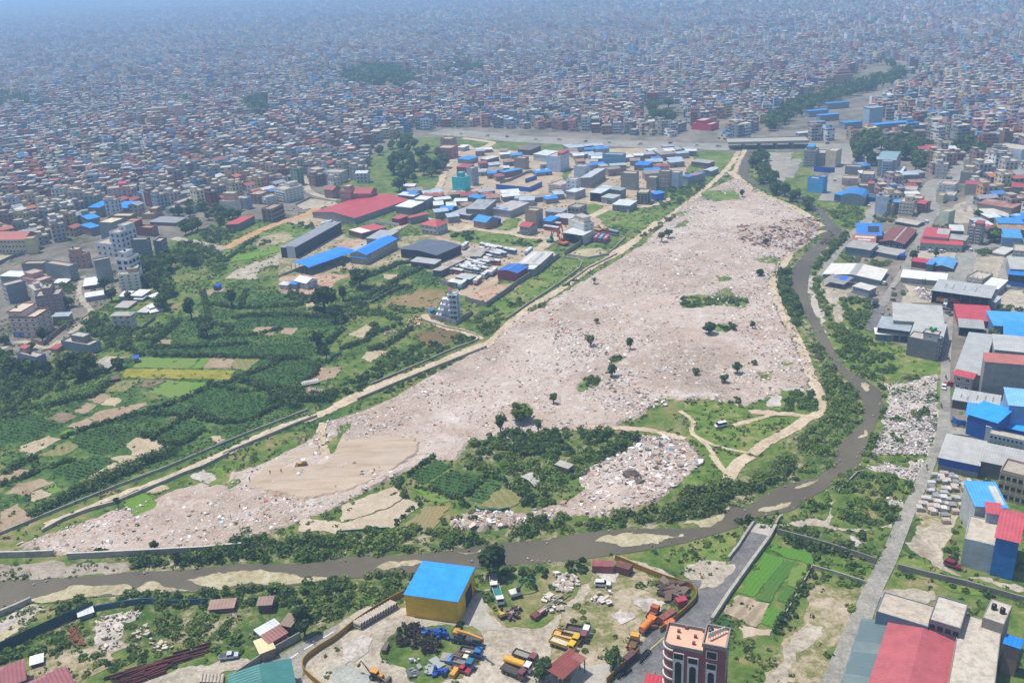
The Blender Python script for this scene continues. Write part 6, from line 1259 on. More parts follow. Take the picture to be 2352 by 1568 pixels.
HO('white building behind the huge white wall','R2',(1018,172),(1100,178),(1106,160),('A',1018,215),nfl=3,wz='98a4ac',win='F',by=(3,1))
SH('red-roofed long house at the far side of the park','R2',(470,130),(560,136),(575,98),h=6,roof='98525a',wq=pw('a08a84'),rse=.8)
SH('red tin roof beside the long red-roofed park house','R2',(575,130),(672,132),(680,98),h=7,roof='a84a54',wq=pw('b4aca4'),rse=.8)
SH('dark grey shed with pale roof at the street, above the brown roofs','R2',(332,692),(502,722),(522,690),('B',504,745),roof='aaa398',wz='4a545e',sty='gable_x',rse=.8)
SH('big white gabled hall on the right','R2',(1008,652),(1228,662),(1222,572),('B',1230,688),roof='c0beb4',wz='7d92a4',sty='gable_y',rse=1.8,cat='hall')
SH('long rusty roof behind the big white gabled hall','R2',(985,548),(1252,590),(1255,550),h=6,roof='94695c',wq=pw('8a8078'),rse=.5,old='a48478')
SH('long blue tin roof right of the big white gabled hall','R2',(1145,708),(1345,712),(1340,672),h=6,roof='3a84c4',wq=pw('94856c'),rse=.5)
SH('rusty orange roof on the right, below the long blue tin roof','R4',(1140,80),(1360,92),(1360,50),h=5,roof='9a7a5c',wq=pw('7a7064'),rse=.4,old='b4a07c')
SH('blue roof behind the large tree on the right','R4',(1175,150),(1330,158),(1335,95),h=6,roof='4a90c0',wz='7d98ac',rse=.6)
HO('grey six-storey tower with paired windows beside the red school roof','R4',(908,52),(1012,66),(1042,44),('B',1008,215),nfl=6,wz='7f7b7c',tq='8a8688',by=(2,2),win='FR',stq=(.4,.2,1,.9,2.4,'a86a64','a04a48'),ww=2.2)
SH('front half of the long red-roofed school','R4',(530,190),(860,213),(862,166),('A',530,246),roof='b04a50',wz='98a294',wq=pw('98a294'),sty='gable_x',rse=1.2,cat='school',wins=(('F',6,1,1.6,1.4),))
SH('rear wing of the red-roofed school with a grey sheet patch','R4',(550,140),(742,156),(735,96),h=7,roof='b04a50',wq=pw('98a294'),rse=1.2,cat='school',sky=((.5,.35,1,.95,'a8a49c'),))
SH('grey patched roof behind the red-roofed school','R4',(740,160),(880,175),(890,140),h=6,roof='a09c94',wq=pw('8a8a84'),rse=.4,old='8a867e')
SH('blue and white sheet shed before the pale green tower','R4',(765,95),(870,100),(880,60),h=5.5,roof='c0c0b8',wz='4a6a7c',rse=.4)
SH('small red tin roof with brown doors by the street corner','R4',(460,335),(580,352),(582,326),('A',462,382),roof='b03c48',wq=pw('7a4a44'),rse=.4)
SH('blue gabled shed with dark front beside the small red roof','R4',(614,378),(782,396),(790,322),('B',780,425),roof='5a94c0',wq=pw('5a3c44'),sty='gable_y',rse=1.4)
SH('blue lean-to between red and blue roofs','R4',(578,358),(622,364),(634,330),h=4.4,roof='4a8ccc',wq=pw('6a7880'),rse=.3)
SH('long white-roofed shed along the crossroads','R4',(378,462),(728,496),(745,448),('A',380,502),roof='d6d6d6',wq=pw('9a9894'),rse=.9,drq=(('F',.49,.5,4,'4a4a4a'),('F',.53,.57,3.4,'6a6a68')))
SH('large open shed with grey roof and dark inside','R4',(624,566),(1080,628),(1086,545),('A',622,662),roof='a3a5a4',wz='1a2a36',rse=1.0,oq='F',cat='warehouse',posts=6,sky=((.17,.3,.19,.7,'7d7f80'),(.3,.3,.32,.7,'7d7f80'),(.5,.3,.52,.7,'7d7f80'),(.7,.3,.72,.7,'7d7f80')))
SH('narrow white gatehouse at the right end of the open shed','R4',(1066,650),(1120,660),(1132,612),('B',1108,720),roof='a8acac',wq=pw('a0a8ac'),rse=.2)
HO('unfinished pale house with scaffold poles behind the open shed','R4',(890,452),(1020,478),(1042,420),('A',892,505),nfl=2,wz='b0aca2',by=(3,2),rebar=True,rfc='b8b0a0',ww=2)
SH('white tin roof on the sandy lot, right of the unfinished pale house','R4',(1016,535),(1138,556),(1158,482),h=4,roof='d4d4d4',wq=pw('9a9690'),rse=.3)
SH('small white-roofed house on the street bend on the right','R4',(1098,268),(1190,284),(1192,228),('B',1190,305),roof='bcbab2',wq=pw('a8a6a0'),rse=.3)
HO('grey concrete house at the right edge above the sandy yard','R4',(1258,250),(1400,262),(1400,205),('A',1260,315),nfl=3,wz='85898c',win='F',by=(4,2),rfc='b0aa9c')
SH('white and blue roofed scrap store at the right edge','R4',(1225,440),(1400,456),(1400,400),h=5.5,roof='2a78c4',rse=.8,oq='F',wq=pw('6a6c6c'))
SH('grey roof above the blue-roofed scrap store at the right edge','R4',(1240,396),(1400,406),(1400,318),h=7,roof='aaa9a2',wq=pw('8a8a84'),rse=.5)
WL(DL('R4','1200,522 1270,532 1400,552'),2.2,.25,sq('1d5cb4',0,.9),'boundary_wall','blue sheet fence at the right edge by the sandy yard')
SH('brown and pale striped gabled hall with purple front','R3',(470,182),(668,204),(748,90),('B',665,240),roof='7a4a40',wq=pw('3c3460'),sty='gable_y',rse=1.6,cat='hall',sky=((.56,.02,.92,.97,'a9a49e'),(.18,.12,.34,.3,'b0aca4'),(.2,.5,.36,.7,'b0aca4')),wins=(('F',4,1,2.2,1.6),))
SH('blue roof around an open court, by the river street','R3',(298,134),(492,142),(575,48),h=5,roof='2f76c8',wq=pw('6a6f74'),sty='mono_l',rse=.4,sky=((.45,.25,.92,.75,'2a2a30'),))
SH('rust and white striped roof below the blue court roof','R3',(258,190),(440,200),(490,140),h=5,roof='99614e',wq=pw('6a6460'),rse=.4,sky=((.1,.6,.95,.8,'cac4ba'),(.25,.3,.8,.45,'cac4ba')))
SH('long grey warehouse with weathered steel wall by the river street','R3',(208,222),(402,250),(440,205),('A',206,285),roof='9d9a92',wz='66727e',rse=.7,cat='warehouse')
SH('front wing of the grey warehouse, lower and longer','R3',(400,250),(612,292),(632,252),('B',605,328),roof='a09c92',wz='66727e',rse=.6,cat='warehouse')
SH('large white-roofed warehouse beside the river street','R3',(32,438),(482,490),(522,402),('B',480,525),roof='d0ccc2',wz='898c8e',sty='gable_y',rse=1.8,cat='warehouse',sky=((.45,.0,.58,1,'9c9c98'),(.9,.0,.99,1,'bab6ae')))
SH('small white-roofed store below the large white warehouse','R3',(268,532),(392,566),(434,540),('B',388,622),roof='c2beb8',wz='7d868e',rse=.4)
SH('tarpaulin-covered scrap shelter in front of the large white warehouse','R3',(30,490),(190,520),(270,470),h=3,roof='8f8a84',rse=.3,oq='FRLK',posts=3,old='5a6a84',sky=((.55,.45,.85,.95,'1d6ad0'),))
SH('big flat-roofed grey warehouse, rear part','R5',(318,180),(712,210),(720,76),h=8,roof='a6a7a4',wq=pw('8f9290'),rse=.3,cat='warehouse',rm=cq('a9aaa6','8f908c',.12,'pale_roofing'))
SH('big flat-roofed grey warehouse, front part behind the concrete house','R5',(452,296),(700,328),(714,211),h=7.9,roof='a6a7a4',wq=pw('8f9290'),rse=.2,cat='warehouse',rm=cq('a9aaa6','8f908c',.12,'pale_roofing'))
SH('blue-grey corrugated roof left of the big grey warehouse','R5',(192,236),(440,268),(456,186),h=6,roof='98a0a4',wq=pw('3a3c3e'),rse=.5,oq='F')
SH('white canopy roof with blue door, front of the blue-grey roof','R5',(178,288),(440,302),(446,262),('A',184,338),roof='d4d2cc',wq=pw('7c7e7e'),rse=.5,drq=(('F',.25,.32,2.6,'1d6ab4'),('F',.55,.7,3,'2c3034'),('F',.75,.95,3,'34383c')))
HO('dark bare concrete house beside the narrow street, with green roof tanks','R5',(432,306),(668,352),(694,304),('B',684,506),nfl=4,bk='62666a',win='R',by=(1,2),wz='a04a5a',stq=(.45,.15,.95,.7,3.0,'b4b6ba'),tnk=((.6,.75,'0e8a3c',3.0),(.75,.75,'0e8a3c',3.0),(.7,.5,'0e8a3c',3.0)),ph=.6,rfc='b0aaa0')
SH('red-roofed shop on the narrow street','R5',(828,174),(1108,192),(1092,78),('B',1105,244),roof='b0464e',wq=pw('a03a46'),rse=.5,cat='shop')
SH('grey canopy in front of the red-roofed shop','R5',(838,234),(1030,250),(1030,192),h=4.2,roof='9a9a98',wq=pw('7a7a7a'),rse=.5,oq='F')
SH('wide blue roof at the right edge behind the olive tree','R5',(1110,222),(1400,236),(1400,132),h=6,roof='4a96dc',wz='5a84a8',rse=.6)
SH('deep blue roof at the right edge in front of the wide blue one','R5',(1190,320),(1420,345),(1420,218),h=6.5,roof='3a8ee4',wz='3a5a78',rse=.5)
SH('long grey roof with faint skylights beside the narrow street','R5',(800,588),(1002,620),(1086,300),h=6.5,roof='a2a3a1',wq=pw('8a8c8a'),sty='mono_l',rse=.4,cat='warehouse',sky=((.3,.3,.6,.31,'c4c4c0'),(.3,.5,.62,.505,'8d8d8c'),(.32,.7,.6,.705,'8d8d8c')))
HO('shophouse with two red awning roofs at the end of the long grey roof','R5',(800,608),(938,640),(945,600),('A',796,716),nfl=2,wz='b4a8a4',by=(2,2),win='F',pt='b0444e',tq='9a8a84')
SH('pale grey roof at the right edge behind the dark concrete block','R5',(1116,410),(1420,440),(1420,325),h=10,roof='acaca8',wq=pw('8d9094'),rse=.3)
HO('huge dark grey concrete block with slit openings','R5',(1044,512),(1480,572),(1480,500),('A',1002,750),nfl=4,bk='596164',win='',wz='596164',ph=.3,cat='building',rfc='9a958c')
SH('faded red roof strip on top of the dark concrete block','R5',(1040,505),(1400,535),(1400,480),h=15.9,roof='ac6a60',wq=pw('8a8880'),rse=.8)
SH('long grey low roof with short skylights below the dark concrete block','R5',(784,802),(1140,862),(1152,782),('A',784,868),roof='a8aaa8',wq=pw('4a4c4c'),rse=.5,sky=((.15,.25,.18,.6,'7d7a72'),(.3,.1,.33,.45,'7d7a72'),(.5,.25,.53,.7,'7d7a72'),(.68,.3,.71,.75,'7d7a72'),(.85,.3,.88,.8,'7d7a72')))
HO('white-fronted two-storey house with rolling shutters under a blue roof','YB',(1180,752),(1592,818),(1640,560),('A',1160,985),nfl=2,wz='bab8b2',by=(3,2),win='F',pt='3a94e4',tq='a8a6a0',fc='3a3a3a',ww=2.2)
SH('long deep-blue hall with blue side wall','YB',(1695,935),(2520,1110),(2520,600),('A',1685,1092),roof='3096ea',wz='1450a0',rse=.6,cat='hall')
SH('blue roof between the white-fronted house and the deep-blue hall','YB',(1200,720),(1800,900),(1900,585),h=8.5,roof='3096e6',wz='1450a0',rse=.4)
SH('pale blue roof on a raised hall at the right edge','YB',(2050,530),(2520,575),(2520,250),h=11,roof='7ab0e0',wz='6a94bc',rse=.5,cat='hall')
HO('gridded pale panel wall building below the deep-blue hall','YB',(1650,1105),(2520,1290),(2520,1200),('A',1605,1380),nfl=2,wz='a9b6bc',win='F',by=(10,2),fc='8d9aa4',ww=.8,cat='building',ph=.3)
SH('tall pale pillar block beside the deep-blue hall','YB',(1570,970),(1688,995),(1700,950),('A',1510,1280),roof='aab4b8',wq=pw('a9b2b8'),sty='flat',over=.1)
SH('grey warehouse with a deep blue band on its front, by the main road','YW',(600,168),(1425,338),(1575,-128),('B',1330,612),roof='aaa9a4',wq=brq('7a8488'),rse=.5,cat='warehouse',band=(.47,1,'0c3ea0'),pitch=.8)
SH('grey warehouse right of the blue-banded one, with dark wall','YW',(1468,240),(2600,482),(2640,120),('A',1400,560),roof='a5a4a0',wq=brq('45525a'),rse=.5,cat='warehouse',pitch=.8)
HO('cream three-storey apartment house at the right edge, behind blue roof','YW',(1870,412),(2500,575),(2500,300),h=11,nfl=3,wz='b5a985',tq='a08a7c',by=(5,3),win='F',fc='4a4a4a',rfc='a49c8e')
_G=dict(h=None)
ha=hoq(D('ZG',690,1290),D('ZG',815,570)[1])
HO('large pale concrete block with open roof terrace','ZG',(815,570),(2060,862),None or(2300,500),('A',690,1290),nfl=4,wz='9fa8ac',win='',ph=.5,rfc='bdb3a0',cat='building',bl=(1000,-20))
SH('blue tin roof with white sheets on the large pale block','YW',(1355,1172),(2000,1212),(2290,742),h=ha+2.8,roof='4a9af0',wq=pw('a8aaa6'),rse=.3,sky=((.72,.1,.98,.85,'b8b4a8'),))
SH('red roof extension on the front of the large pale block','ZG',(1628,548),(2225,690),(2330,-20),h=ha+3.2,roof='b4525a',wq=pw('1a6ab0'),rse=.4)
SH('little red-roofed cabin on the large pale block','YW',(1590,1312),(1870,1352),(2010,1180),h=ha+3.0,roof='b05058',wq=pw('a4a6aa'),rse=.4,wins=(('F',1,1.2,.9,.8),))
hr=10.0
SH('big red ribbed roof hall, bottom right','YR',(-128,1700),(1035,2080),(1315,840),h=hr-1.5,roof='a8565a',wq=pw('8a8480'),sty='gable_y',rse=1.6,cat='hall',bl=(290,520),pitch=.8)
SH('grey-green glazed lean-to along the red roof hall','YR',(-567,1700),(-128,1840),(255,560),h=6,roof='6d7a78',wq=pw('5a6a74'),sty='mono_l',rse=1.6,bl=(-61,512),roofrough=.3,old='5a6c6e')
HO('pale terraced block behind the red roof hall, with lumber on its roof','YR',(40,345),(850,590),(905,255),h=11,nfl=3,wz='5d7484',win='',ph=.4,rfc='b8aa98',cat='building')
HO('higher grey-walled block with pale roof, middle of the bottom right complex','YR',(868,468),(1362,618),(1720,300),h=13,nfl=4,wz='77737a',win='F',by=(4,2),ph=.5,rfc='bdb5a8',cat='building',fc='2a2a2a',ww=1.3)
HO('long pale roof terrace on the right of the red roof hall','YR',(1120,1700),(1850,1920),(2010,640),h=10.2,nfl=3,wz='857c74',win='',ph=.4,rfc='bdb4a4',cat='building',bl=(1400,380))
HO('small stair block with two black water tanks, bottom right','YR',(1705,440),(2040,555),(2110,235),h=13,nfl=5,wz='8a847c',win='',ph=.3,rfc='bab2a2',cat='building',tnk=((.3,.55,'121214'),(.72,.5,'121214')))
SH('bright blue tin strip roof by the right edge, bottom','YR',(2050,850),(2280,925),(2300,850),h=9,roof='1d78d0',wq=pw('8a7468'),rse=.3)
SH('yellow sheet-metal shed with a flat blue roof','YS',(172,930),(1085,1055),(1575,513),('B',1085,1432),roof='2f90f8',wz='dcae10',rse=.25,over=.25,cat='shed',drq=(('R',.42,.78,5.2,'0c0e10'),),pitch=.6,roofrough=.4)
SH('rust-brown tin shelter open below, beside the trucks','YV',(850,1385),(1120,1545),(1365,1110),h=4.6,roof='7e4038',rse=.3,oq='FRLK',posts=3,over=.3,old='8d5a50',bl=(1110,985),cat='shelter')
SH('rusty tin hut in the bushes, left of two huts','B0',(1440,1060),(1606,1046),(1616,994),('A',1452,1092),roof='94786a',wq=brq('6f4238'),rse=.3,old='a99c8c',cat='hut')
SH('tall rusty tin hut in the bushes, right of two huts','B0',(1776,1032),(1868,1026),(1880,980),('A',1788,1088),roof='8d7468',wz='5c4a40',rse=.3,old='a6988c',cat='hut')
SH('brown lean-to hut beside the cypress-like tree','B0',(1935,1165),(2000,1178),(2028,1102),h=3.6,roof='84705f',wz='54463e',rse=.2,cat='hut')
SH('pink-walled hut with rusty roof by the road wall','B0',(1856,1292),(1975,1222),(1938,1172),h=3.4,roof='8d5f55',wq=pw('a4404a'),rse=.3,old='a4877c',cat='hut')
SH('white tin roof behind the pink-walled hut','B0',(1800,1240),(1926,1168),(1888,1146),h=3.2,roof='c4c8ca',wz='84888a',rse=.2,cat='hut')
SH('cream tarpaulin-roofed shop by the road wall','B0',(1795,1362),(1888,1326),(1836,1256),h=3.2,roof='d2bf94',wq=pw('8d7c6a'),rse=.2,cat='hut')
SH('small white-roofed hut on the bare earth, bottom left','B0',(212,1442),(290,1420),(258,1386),('A',216,1466),roof='ccd0d2',wz='5a4a40',rse=.2,cat='hut')
SH('white metal sheet roof on low walls by the green netting fence','B0',(545,1110),(640,1078),(625,1062),h=1.6,roof='c4c8c8',wz='7c7c78',rse=.1,cat='hut')
SH('dull red tin roof in the bottom left corner, left of two','B0',(-160,1660),(172,1545),(105,1440),h=4.5,roof='8a5154',wq=pw('6a5a54'),rse=.4,old='97676a')
SH('dull red tin roof in the bottom left corner, right of two','B0',(180,1720),(505,1570),(420,1478),h=4.5,roof='8a5154',wq=pw('6a5a54'),rse=.4,old='97676a')
SH('teal-green tin roof at the bottom edge beside the road','B0',(1600,1760),(2040,1640),(1805,1458),h=6,roof='35706c',wq=pw('8a8a84'),sty='gable_y',rse=.8)
SH('white tunnel-roofed shelter in the garden scrub','B1',(1232,155),(1330,210),(1385,180),('A',1236,170),roof='aaa89e',wq=pw('7a786e'),sty='arch_y',rse=1.2,cat='hut')
SH('small concrete hut at the edge of the garden scrub','B1',(1478,62),(1560,90),(1580,70),h=2.6,roof='a8a296',wq=pw('94705e'),sty='flat',cat='hut')
SH('small brown mud hut at the edge of the yellow plot','M0',(757,1050),(815,1040),(842,1018),('A',762,1068),roof='6f5448',wq=pw('5c4438'),rse=.2,cat='hut')
SH('rusty grey tin hut by the dirt track and pale plots','M0',(2090,1150),(2180,1160),(2225,1120),h=2.2,roof='a4887e',wq=pw('7c7068'),rse=.3,cat='hut',old='b8b0a8')
SH('plastic-covered tunnel in the pale plots','M0',(2085,1085),(2190,1065),(2220,1045),h=1.2,roof='b0aca0',wq=pw('9a968a'),sty='arch_x',rse=.9,cat='hut')
SH('blue tent-like hut among the upper plots','M0',(1470,410),(1500,410),(1505,392),h=2.2,roof='1d5cc4',wz='1a4a9a',sty='gable_y',rse=1,cat='hut')
SH('little blue-roofed pump hut beside the light green plot','M0',(920,905),(955,898),(965,880),h=2.4,roof='24589c',wq=pw('7a6a60'),rse=.3,cat='hut')
SH('blue hut beside the tall white house of the dirt junction','ZH',(460,965),(560,985),(582,930),('A',468,1022),roof='2c6a94',wz='2a5a84',rse=.2,cat='hut')
O,rz,w,d,H=site('ZH',(985,560),(1205,560),(1395,470),('B',1190,1225))
rt=emq('house',O,rz,'white stepped six-storey house with open stairs, alone at the dirt junction','house')
wm=pn('c6cad2',.75,.15,.3);tm=pn('d2d4d8',.7,.1,.5);n=5;fh=H/n
mb=MB();mb.bx(0,0,0,w,d,H,wm)
for k in range(1,n+1):mb.bx(-.35,-.7,k*fh-.14,w+.45,d+.1,k*fh+.08,tm)
for k in range(n):mb.bx(-2.4-(n-1-k)*1.3 if k<n-1 else-.6,d*.25,0 if k==0 else k*fh+.1,-.002,d*.95,(k+1)*fh-.16,wm)
mb.k_('wall',rt)
rb=MB();rb.add([(.15,.15,H+.1),(w-.15,.15,H+.1),(w-.15,d-.15,H+.1),(.15,d-.15,H+.1)],[(0,1,2,3)],cq('b8b2a4'));pq(rb,0,0,w,d,H+.085,.8,.18,tm);ro=rb.k_('roof',rt)
st=MB();st.bx(.2,.2,H+.12,w*.45,d*.4,H+2.6,wm);s_=st.k_('stairhead',rt);sr=MB()
x0,y0,x1,y1=-.1,-.1,w*.45+.3,d*.4+.3;sr.add([(x0,y0,H+2.6),(x1,y0,H+2.6),(x1,y1,H+2.6),(x0,y1,H+2.6),((x0+x1)/2,(y0+y1)/2,H+3.9)],[(0,1,4),(1,2,4),(2,3,4),(3,0,4)],sq('b83a4a'));sr.k_('roof',s_)
for k in range(n):
 for x,ww,c in((w*.3,1.2,'e0e0e0'),(w*.7,1.9,'c8d8d8')):pwq(rt,wmq(ww,1.5,c),x,-.01,k*fh+.8,0)
 for y in(.15,.42,.68,.88):pwq(rt,wmq(1.1 if y not in(.42,)else 1.6,1.6,'dcdfe2'),w+.01,y*d,k*fh+.8,R(90))
for k in range(n):
 b=MB();b.bx(w+.46,d*.1,k*fh+.09,w+1.1,d*.95,k*fh+.2,tm);b.bx(w+1.02,d*.1,k*fh+.2,w+1.1,d*.95,k*fh+.9,tm)
 if k:b.k_('balcony',rt)
for i in range(n-1):
 b=MB()
 for j in range(9):b.bx(-2.6-i*1.3-.5,-.2+j*.55,.1+(n-2-i)*fh+j*fh/9-.25,-1.6-i*1.3,.35+j*.55,.1+(n-2-i)*fh+j*fh/9,tm)
 b.k_('staircase',rt)
WL(DL('ZH','500,1100 560,1200 960,1270 1200,1350 1330,1260 1600,1080 1610,1010'),2.6,.25,pn('8a8680',.9,.25,.4),'compound_wall','grey compound wall with pillars round the white stepped house','wall',posts=3.2,postmat=pn('b4b0a8',.9,.2,.5))
H=19.0
a,b,c=gp('ZT',345,765,H),gp('ZT',1490,985,H),gp('ZT',1820,560,H)
ex=(b-a).normalized();ey=Vc((-ex.y,ex.x,0));w=(b-a).length;d=(c-b).dot(ey);rz=math.atan2(ex.y,ex.x)
rt=emq('hotel',(a.x,a.y,0),rz,'red-brick tower with white arched window bays and a rounded corner, bottom edge','hotel')
BR=brq('7f3a30','8d6a5e',.5,.14,.25);WT=pn('c8c6c2',.6,.1,.6);GR=pn('84807e',.8,.15,.5);PINK=pn('d2a68c',.85,.08,.3)
r=2.6;arc=[(r-r*cos(t)-0.0,r-r*sin(t))for t in[i*math.pi/2/7 for i in range(8)]]
arc=[(-1.6+(p[0]),p[1])for p in arc]
out=[(-1.6,d)]+arc+[(w,0),(w,d)]
mb=MB();mb.prism(out,0,H-.9,BR);mb.k_('wall',rt)
rb=MB();rb.add([(p[0],p[1],H-.88)for p in out],[tuple(range(len(out)))],PINK)
n_=len(out)
cx=sum(p[0]for p in out)/n_;cy=sum(p[1]for p in out)/n_
inn=[(p[0]+(cx-p[0])*.035+(0),p[1]+(cy-p[1])*.06)for p in out]
vs=[(*p,H-.895)for p in out]+[(*p,H)for p in out]+[(*p,H)for p in inn]+[(*p,H-.87)for p in inn]
fs=[]
for i in range(n_):
 j=(i+1)%n_;fs+=[(i,j,j+n_,i+n_),(i+n_,j+n_,j+2*n_,i+2*n_),(i+2*n_,j+2*n_,j+3*n_,i+3*n_)]
rb.add(vs,fs,GR)
for x,y in((w*.12,d*.45),(w*.1,d*.72),(w*.42,d*.32),(w*.42,d*.62),(w*.22,d*.93),(w*.55,d*.93),(w*.8,d*.93)):rb.bx(x-.35,y-.3,H-.87,x+.35,y+.3,H-.05,pn('7a5a54',.9,.2,.8))
rb.k_('roof',rt)
tw0=w*.62;tb=MB();tb.bx(tw0,-.35,0,w+.3,d*.8,H+1.6,BR);tb.k_('stair_tower',rt)
t2=MB();t2.bx(tw0-.25,-.6,H+1.602,w+.55,d*.82,H+1.9,GR);t2.add([(tw0+.2,-.1,H+1.91),(w,-.1,H+1.91),(w,d*.78,H+1.91),(tw0+.2,d*.78,H+1.91)],[(0,1,2,3)],PINK);pq(t2,tw0-.25,-.6,w+.55,d*.82,H+1.905,.75,.3,GR);t2.k_('tower_roof',rt)
def bay(x,ww,ztop,hh,y,name='window_bay'):
 m=MB();y1=y-.18
 m.bx(x-ww/2,y1,ztop-hh,x+ww/2,y,ztop,WT);o=m.k_(name,rt)
 g=MB();g.bx(x-ww*.42,y1-.03,ztop-1.75,x+ww*.42,y1-.002,ztop-.22,glass('0a0d10'));g.k_('window',o)
 g=MB();pts=[(x-ww*.3,ztop-hh+.2)];pts=[]
 rr=ww*.3
 for i in range(13):t=math.pi*i/12;pts.append((x+rr*cos(t),ztop-2.6-rr*.3+rr*sin(t)*1.1-.6))
 poly=[(x+rr,ztop-hh+.4)]+pts+[(x-rr,ztop-hh+.4)]
 g.side([(p[0],p[1])for p in poly],y1-.05,y1-.003,glass('0a0d10'));g.k_('window',o)
bay(w*.18,2.6,H-2.0,11.5,0);bay(w*.445,2.6,H-2.6,11.0,0);bay(w*.78,2.5,H-2.9,11,-.35)
g=MB();x=w*.78;g.bx(x-1.35,-.5,H-1.7,x+1.35,-.352,H+.7,WT);o=g.k_('window_frame',rt);g=MB();g.bx(x-1.12,-.56,H-1.45,x+1.12,-.503,H+.45,glass('0a0d10'));g.k_('window',o)
for k,(y0,y1,z0,z1)in enumerate(((.12,.28,-1.4,.9),(.06,.2,-8,-2.4),(.36,.52,-8,-.2))):
 g=MB();g.bx(w+.302,d*y0,H+z0,w+.38,d*y1,H+z1,WT);o=g.k_('window_frame',rt);g=MB();g.bx(w+.382,d*y0+.18,H+z0+.2,w+.42,d*y1-.18,H+z1-.2,glass('0a0d10'));g.k_('window',o)
for k in range(6):
 z=H-1.6-k*2.9;m=MB();pts=[(r*1.12*cos(t),r*1.12*sin(t))for t in[i*math.pi/2/7 for i in range(8)]]
 ring=[(-1.6+r-p[0],r-p[1])for p in pts];inner=[(-1.6+r-p[0]*.9,r-p[1]*.9)for p in pts]
 for i in range(7):
  m.hexa([(*ring[i],z-.15),(*ring[i+1],z-.15),(*inner[i+1],z-.15),(*inner[i],z-.15)],[(*ring[i],z+.25),(*ring[i+1],z+.25),(*inner[i+1],z+.25),(*inner[i],z+.25)],WT)
 m.k_('balcony',rt)
sg=MB()
for i in range(8):
 t=i/7;x=tw0+.9+(w-tw0-1.4)*t;y=d*.18+d*.5*t
 sg.tb_((x,y,H+1.9),(x,y,H+3.4),.05,.05,pz('7a6a58'),6)
so_=sg.k_('sign_frame',rt);so_.name='rooftop_sign'
def plate(ww,hh):
 g=MB();pts=[(cos(t)*ww/2*(1 if abs(cos(t))<.7 else .92),hh/2+sin(t)*hh/2)for t in[i*2*math.pi/12+.26 for i in range(12)]];g.side(pts,-.1,.1,WT);return g
ang=math.atan2(d*.5,(w-tw0-1.4))
for i in range(7):
 t=(i+.5)/7;x=tw0+.9+(w-tw0-1.4)*t;y=d*.18+d*.5*t
 o=plate(.95,1.7-.08*i).k_('letter_plate',so_);o.location=(x,y,H+2.6);o.rotation_euler=(0,0,ang)
tkn(rt,tw0+1.2,d*.5,H+1.92)
for i in range(5):
 o=plate(.8,1.1).k_('wall_letter',rt);o.location=(w+.36,d*.68,H-2.4-i*2.2);o.rotation_euler=(0,0,R(90))
m=MB();m.bx(w+1.4,d*.25,0,w+7,d*.7,4.2,pn('a88874',.9,.2,.5));m.add([(w+1.4,d*.25,4.22),(w+7,d*.25,4.22),(w+7,d*.7,4.22),(w+1.4,d*.7,4.22)],[(0,1,2,3)],PINK);m.k_('annexe',rt)
m=MB();m.bx(-6.5,d*.3,3.2,-1.7,d*.75,3.4,sq('b03c44'));o=m.k_('porch_roof',rt)
for x,y in((-6.3,d*.32),(-6.3,d*.73)):
 m=MB();m.bx(x-.1,y-.1,0,x+.1,y+.1,3.198,pz('4a4644'));m.k_('post',rt)
FOOT.append([tuple((a+ex*u+ey*v)[:2])for u,v in((-4,-4),(w+6,-4),(w+6,d+2),(-4,d+2))])
def vpx(P3):
 v=P3-np.array(CAM);w=v@np.array(_f)
 return np.stack([CW/2+CF*(v@np.array(CR))/w,CH/2-CF*(v@np.array(CU))/w],1),w
TOWN=[[(-400,590),(0,585),(60,575),(100,560),(210,545),(262,520),(300,512),(350,492),(440,488),(520,468),(600,452),(640,470),(675,445),(735,425),(800,425),(838,420),(842,345),(890,318),(1010,292),(1100,292),(1290,300),(1450,312),(1600,318),(1690,322),(1735,322),(1760,300),(2085,180),(2110,150),(2120,190),(1870,300),(1850,326),(1960,322),(2080,330),(2230,338),(2600,350),(2600,-400),(-400,-400)],
[(2105,352),(2180,354),(2240,360),(2600,372),(2600,530),(2420,515),(2330,505),(2275,498),(2250,470),(2235,452),(2215,430),(2190,420),(2150,410)],
[(2030,440),(2075,440),(2085,470),(2060,500),(2030,490)]]
TOWN_OUT=[DL('T2','480,960 520,860 900,640 1400,400 1560,430 1580,560 1250,650 1050,740 830,860 740,970'),DL('T1','0,480 400,470 620,540 440,640 220,640 0,600'),DL('T1','630,510 800,470 980,470 1000,520 800,535'),
DL('T0','-40,640 130,670 330,735 380,775 200,760 -40,770'),DL('T0','1650,700 1880,690 1880,800 1790,880 1700,820'),DL('T0','860,860 1100,880 1340,905 1330,945 1000,930 800,880'),
DL('T2','740,760 1100,700 1560,880 1540,960 740,960'),DL('T1','1760,360 1900,355 2050,400 1900,440 1760,410'),DL('T1','2080,720 2352,720 2352,900 2080,900'),DL('T2','0,880 200,860 340,780 480,520 520,520 400,800 300,960 0,960'),
DL('L0','1640,640 2352,480 2352,700 1640,760'),DL('L0','-60,1090 430,1090 250,1290 -60,1420'),DL('R2','800,560 960,520 980,760 640,900 440,895 560,690 590,480 720,350 870,220 900,260 760,380 660,460 640,600')]
CARS_OUT=[]
cell=210.0;ca,sa=cos(.35),sin(.35)
HX=[]
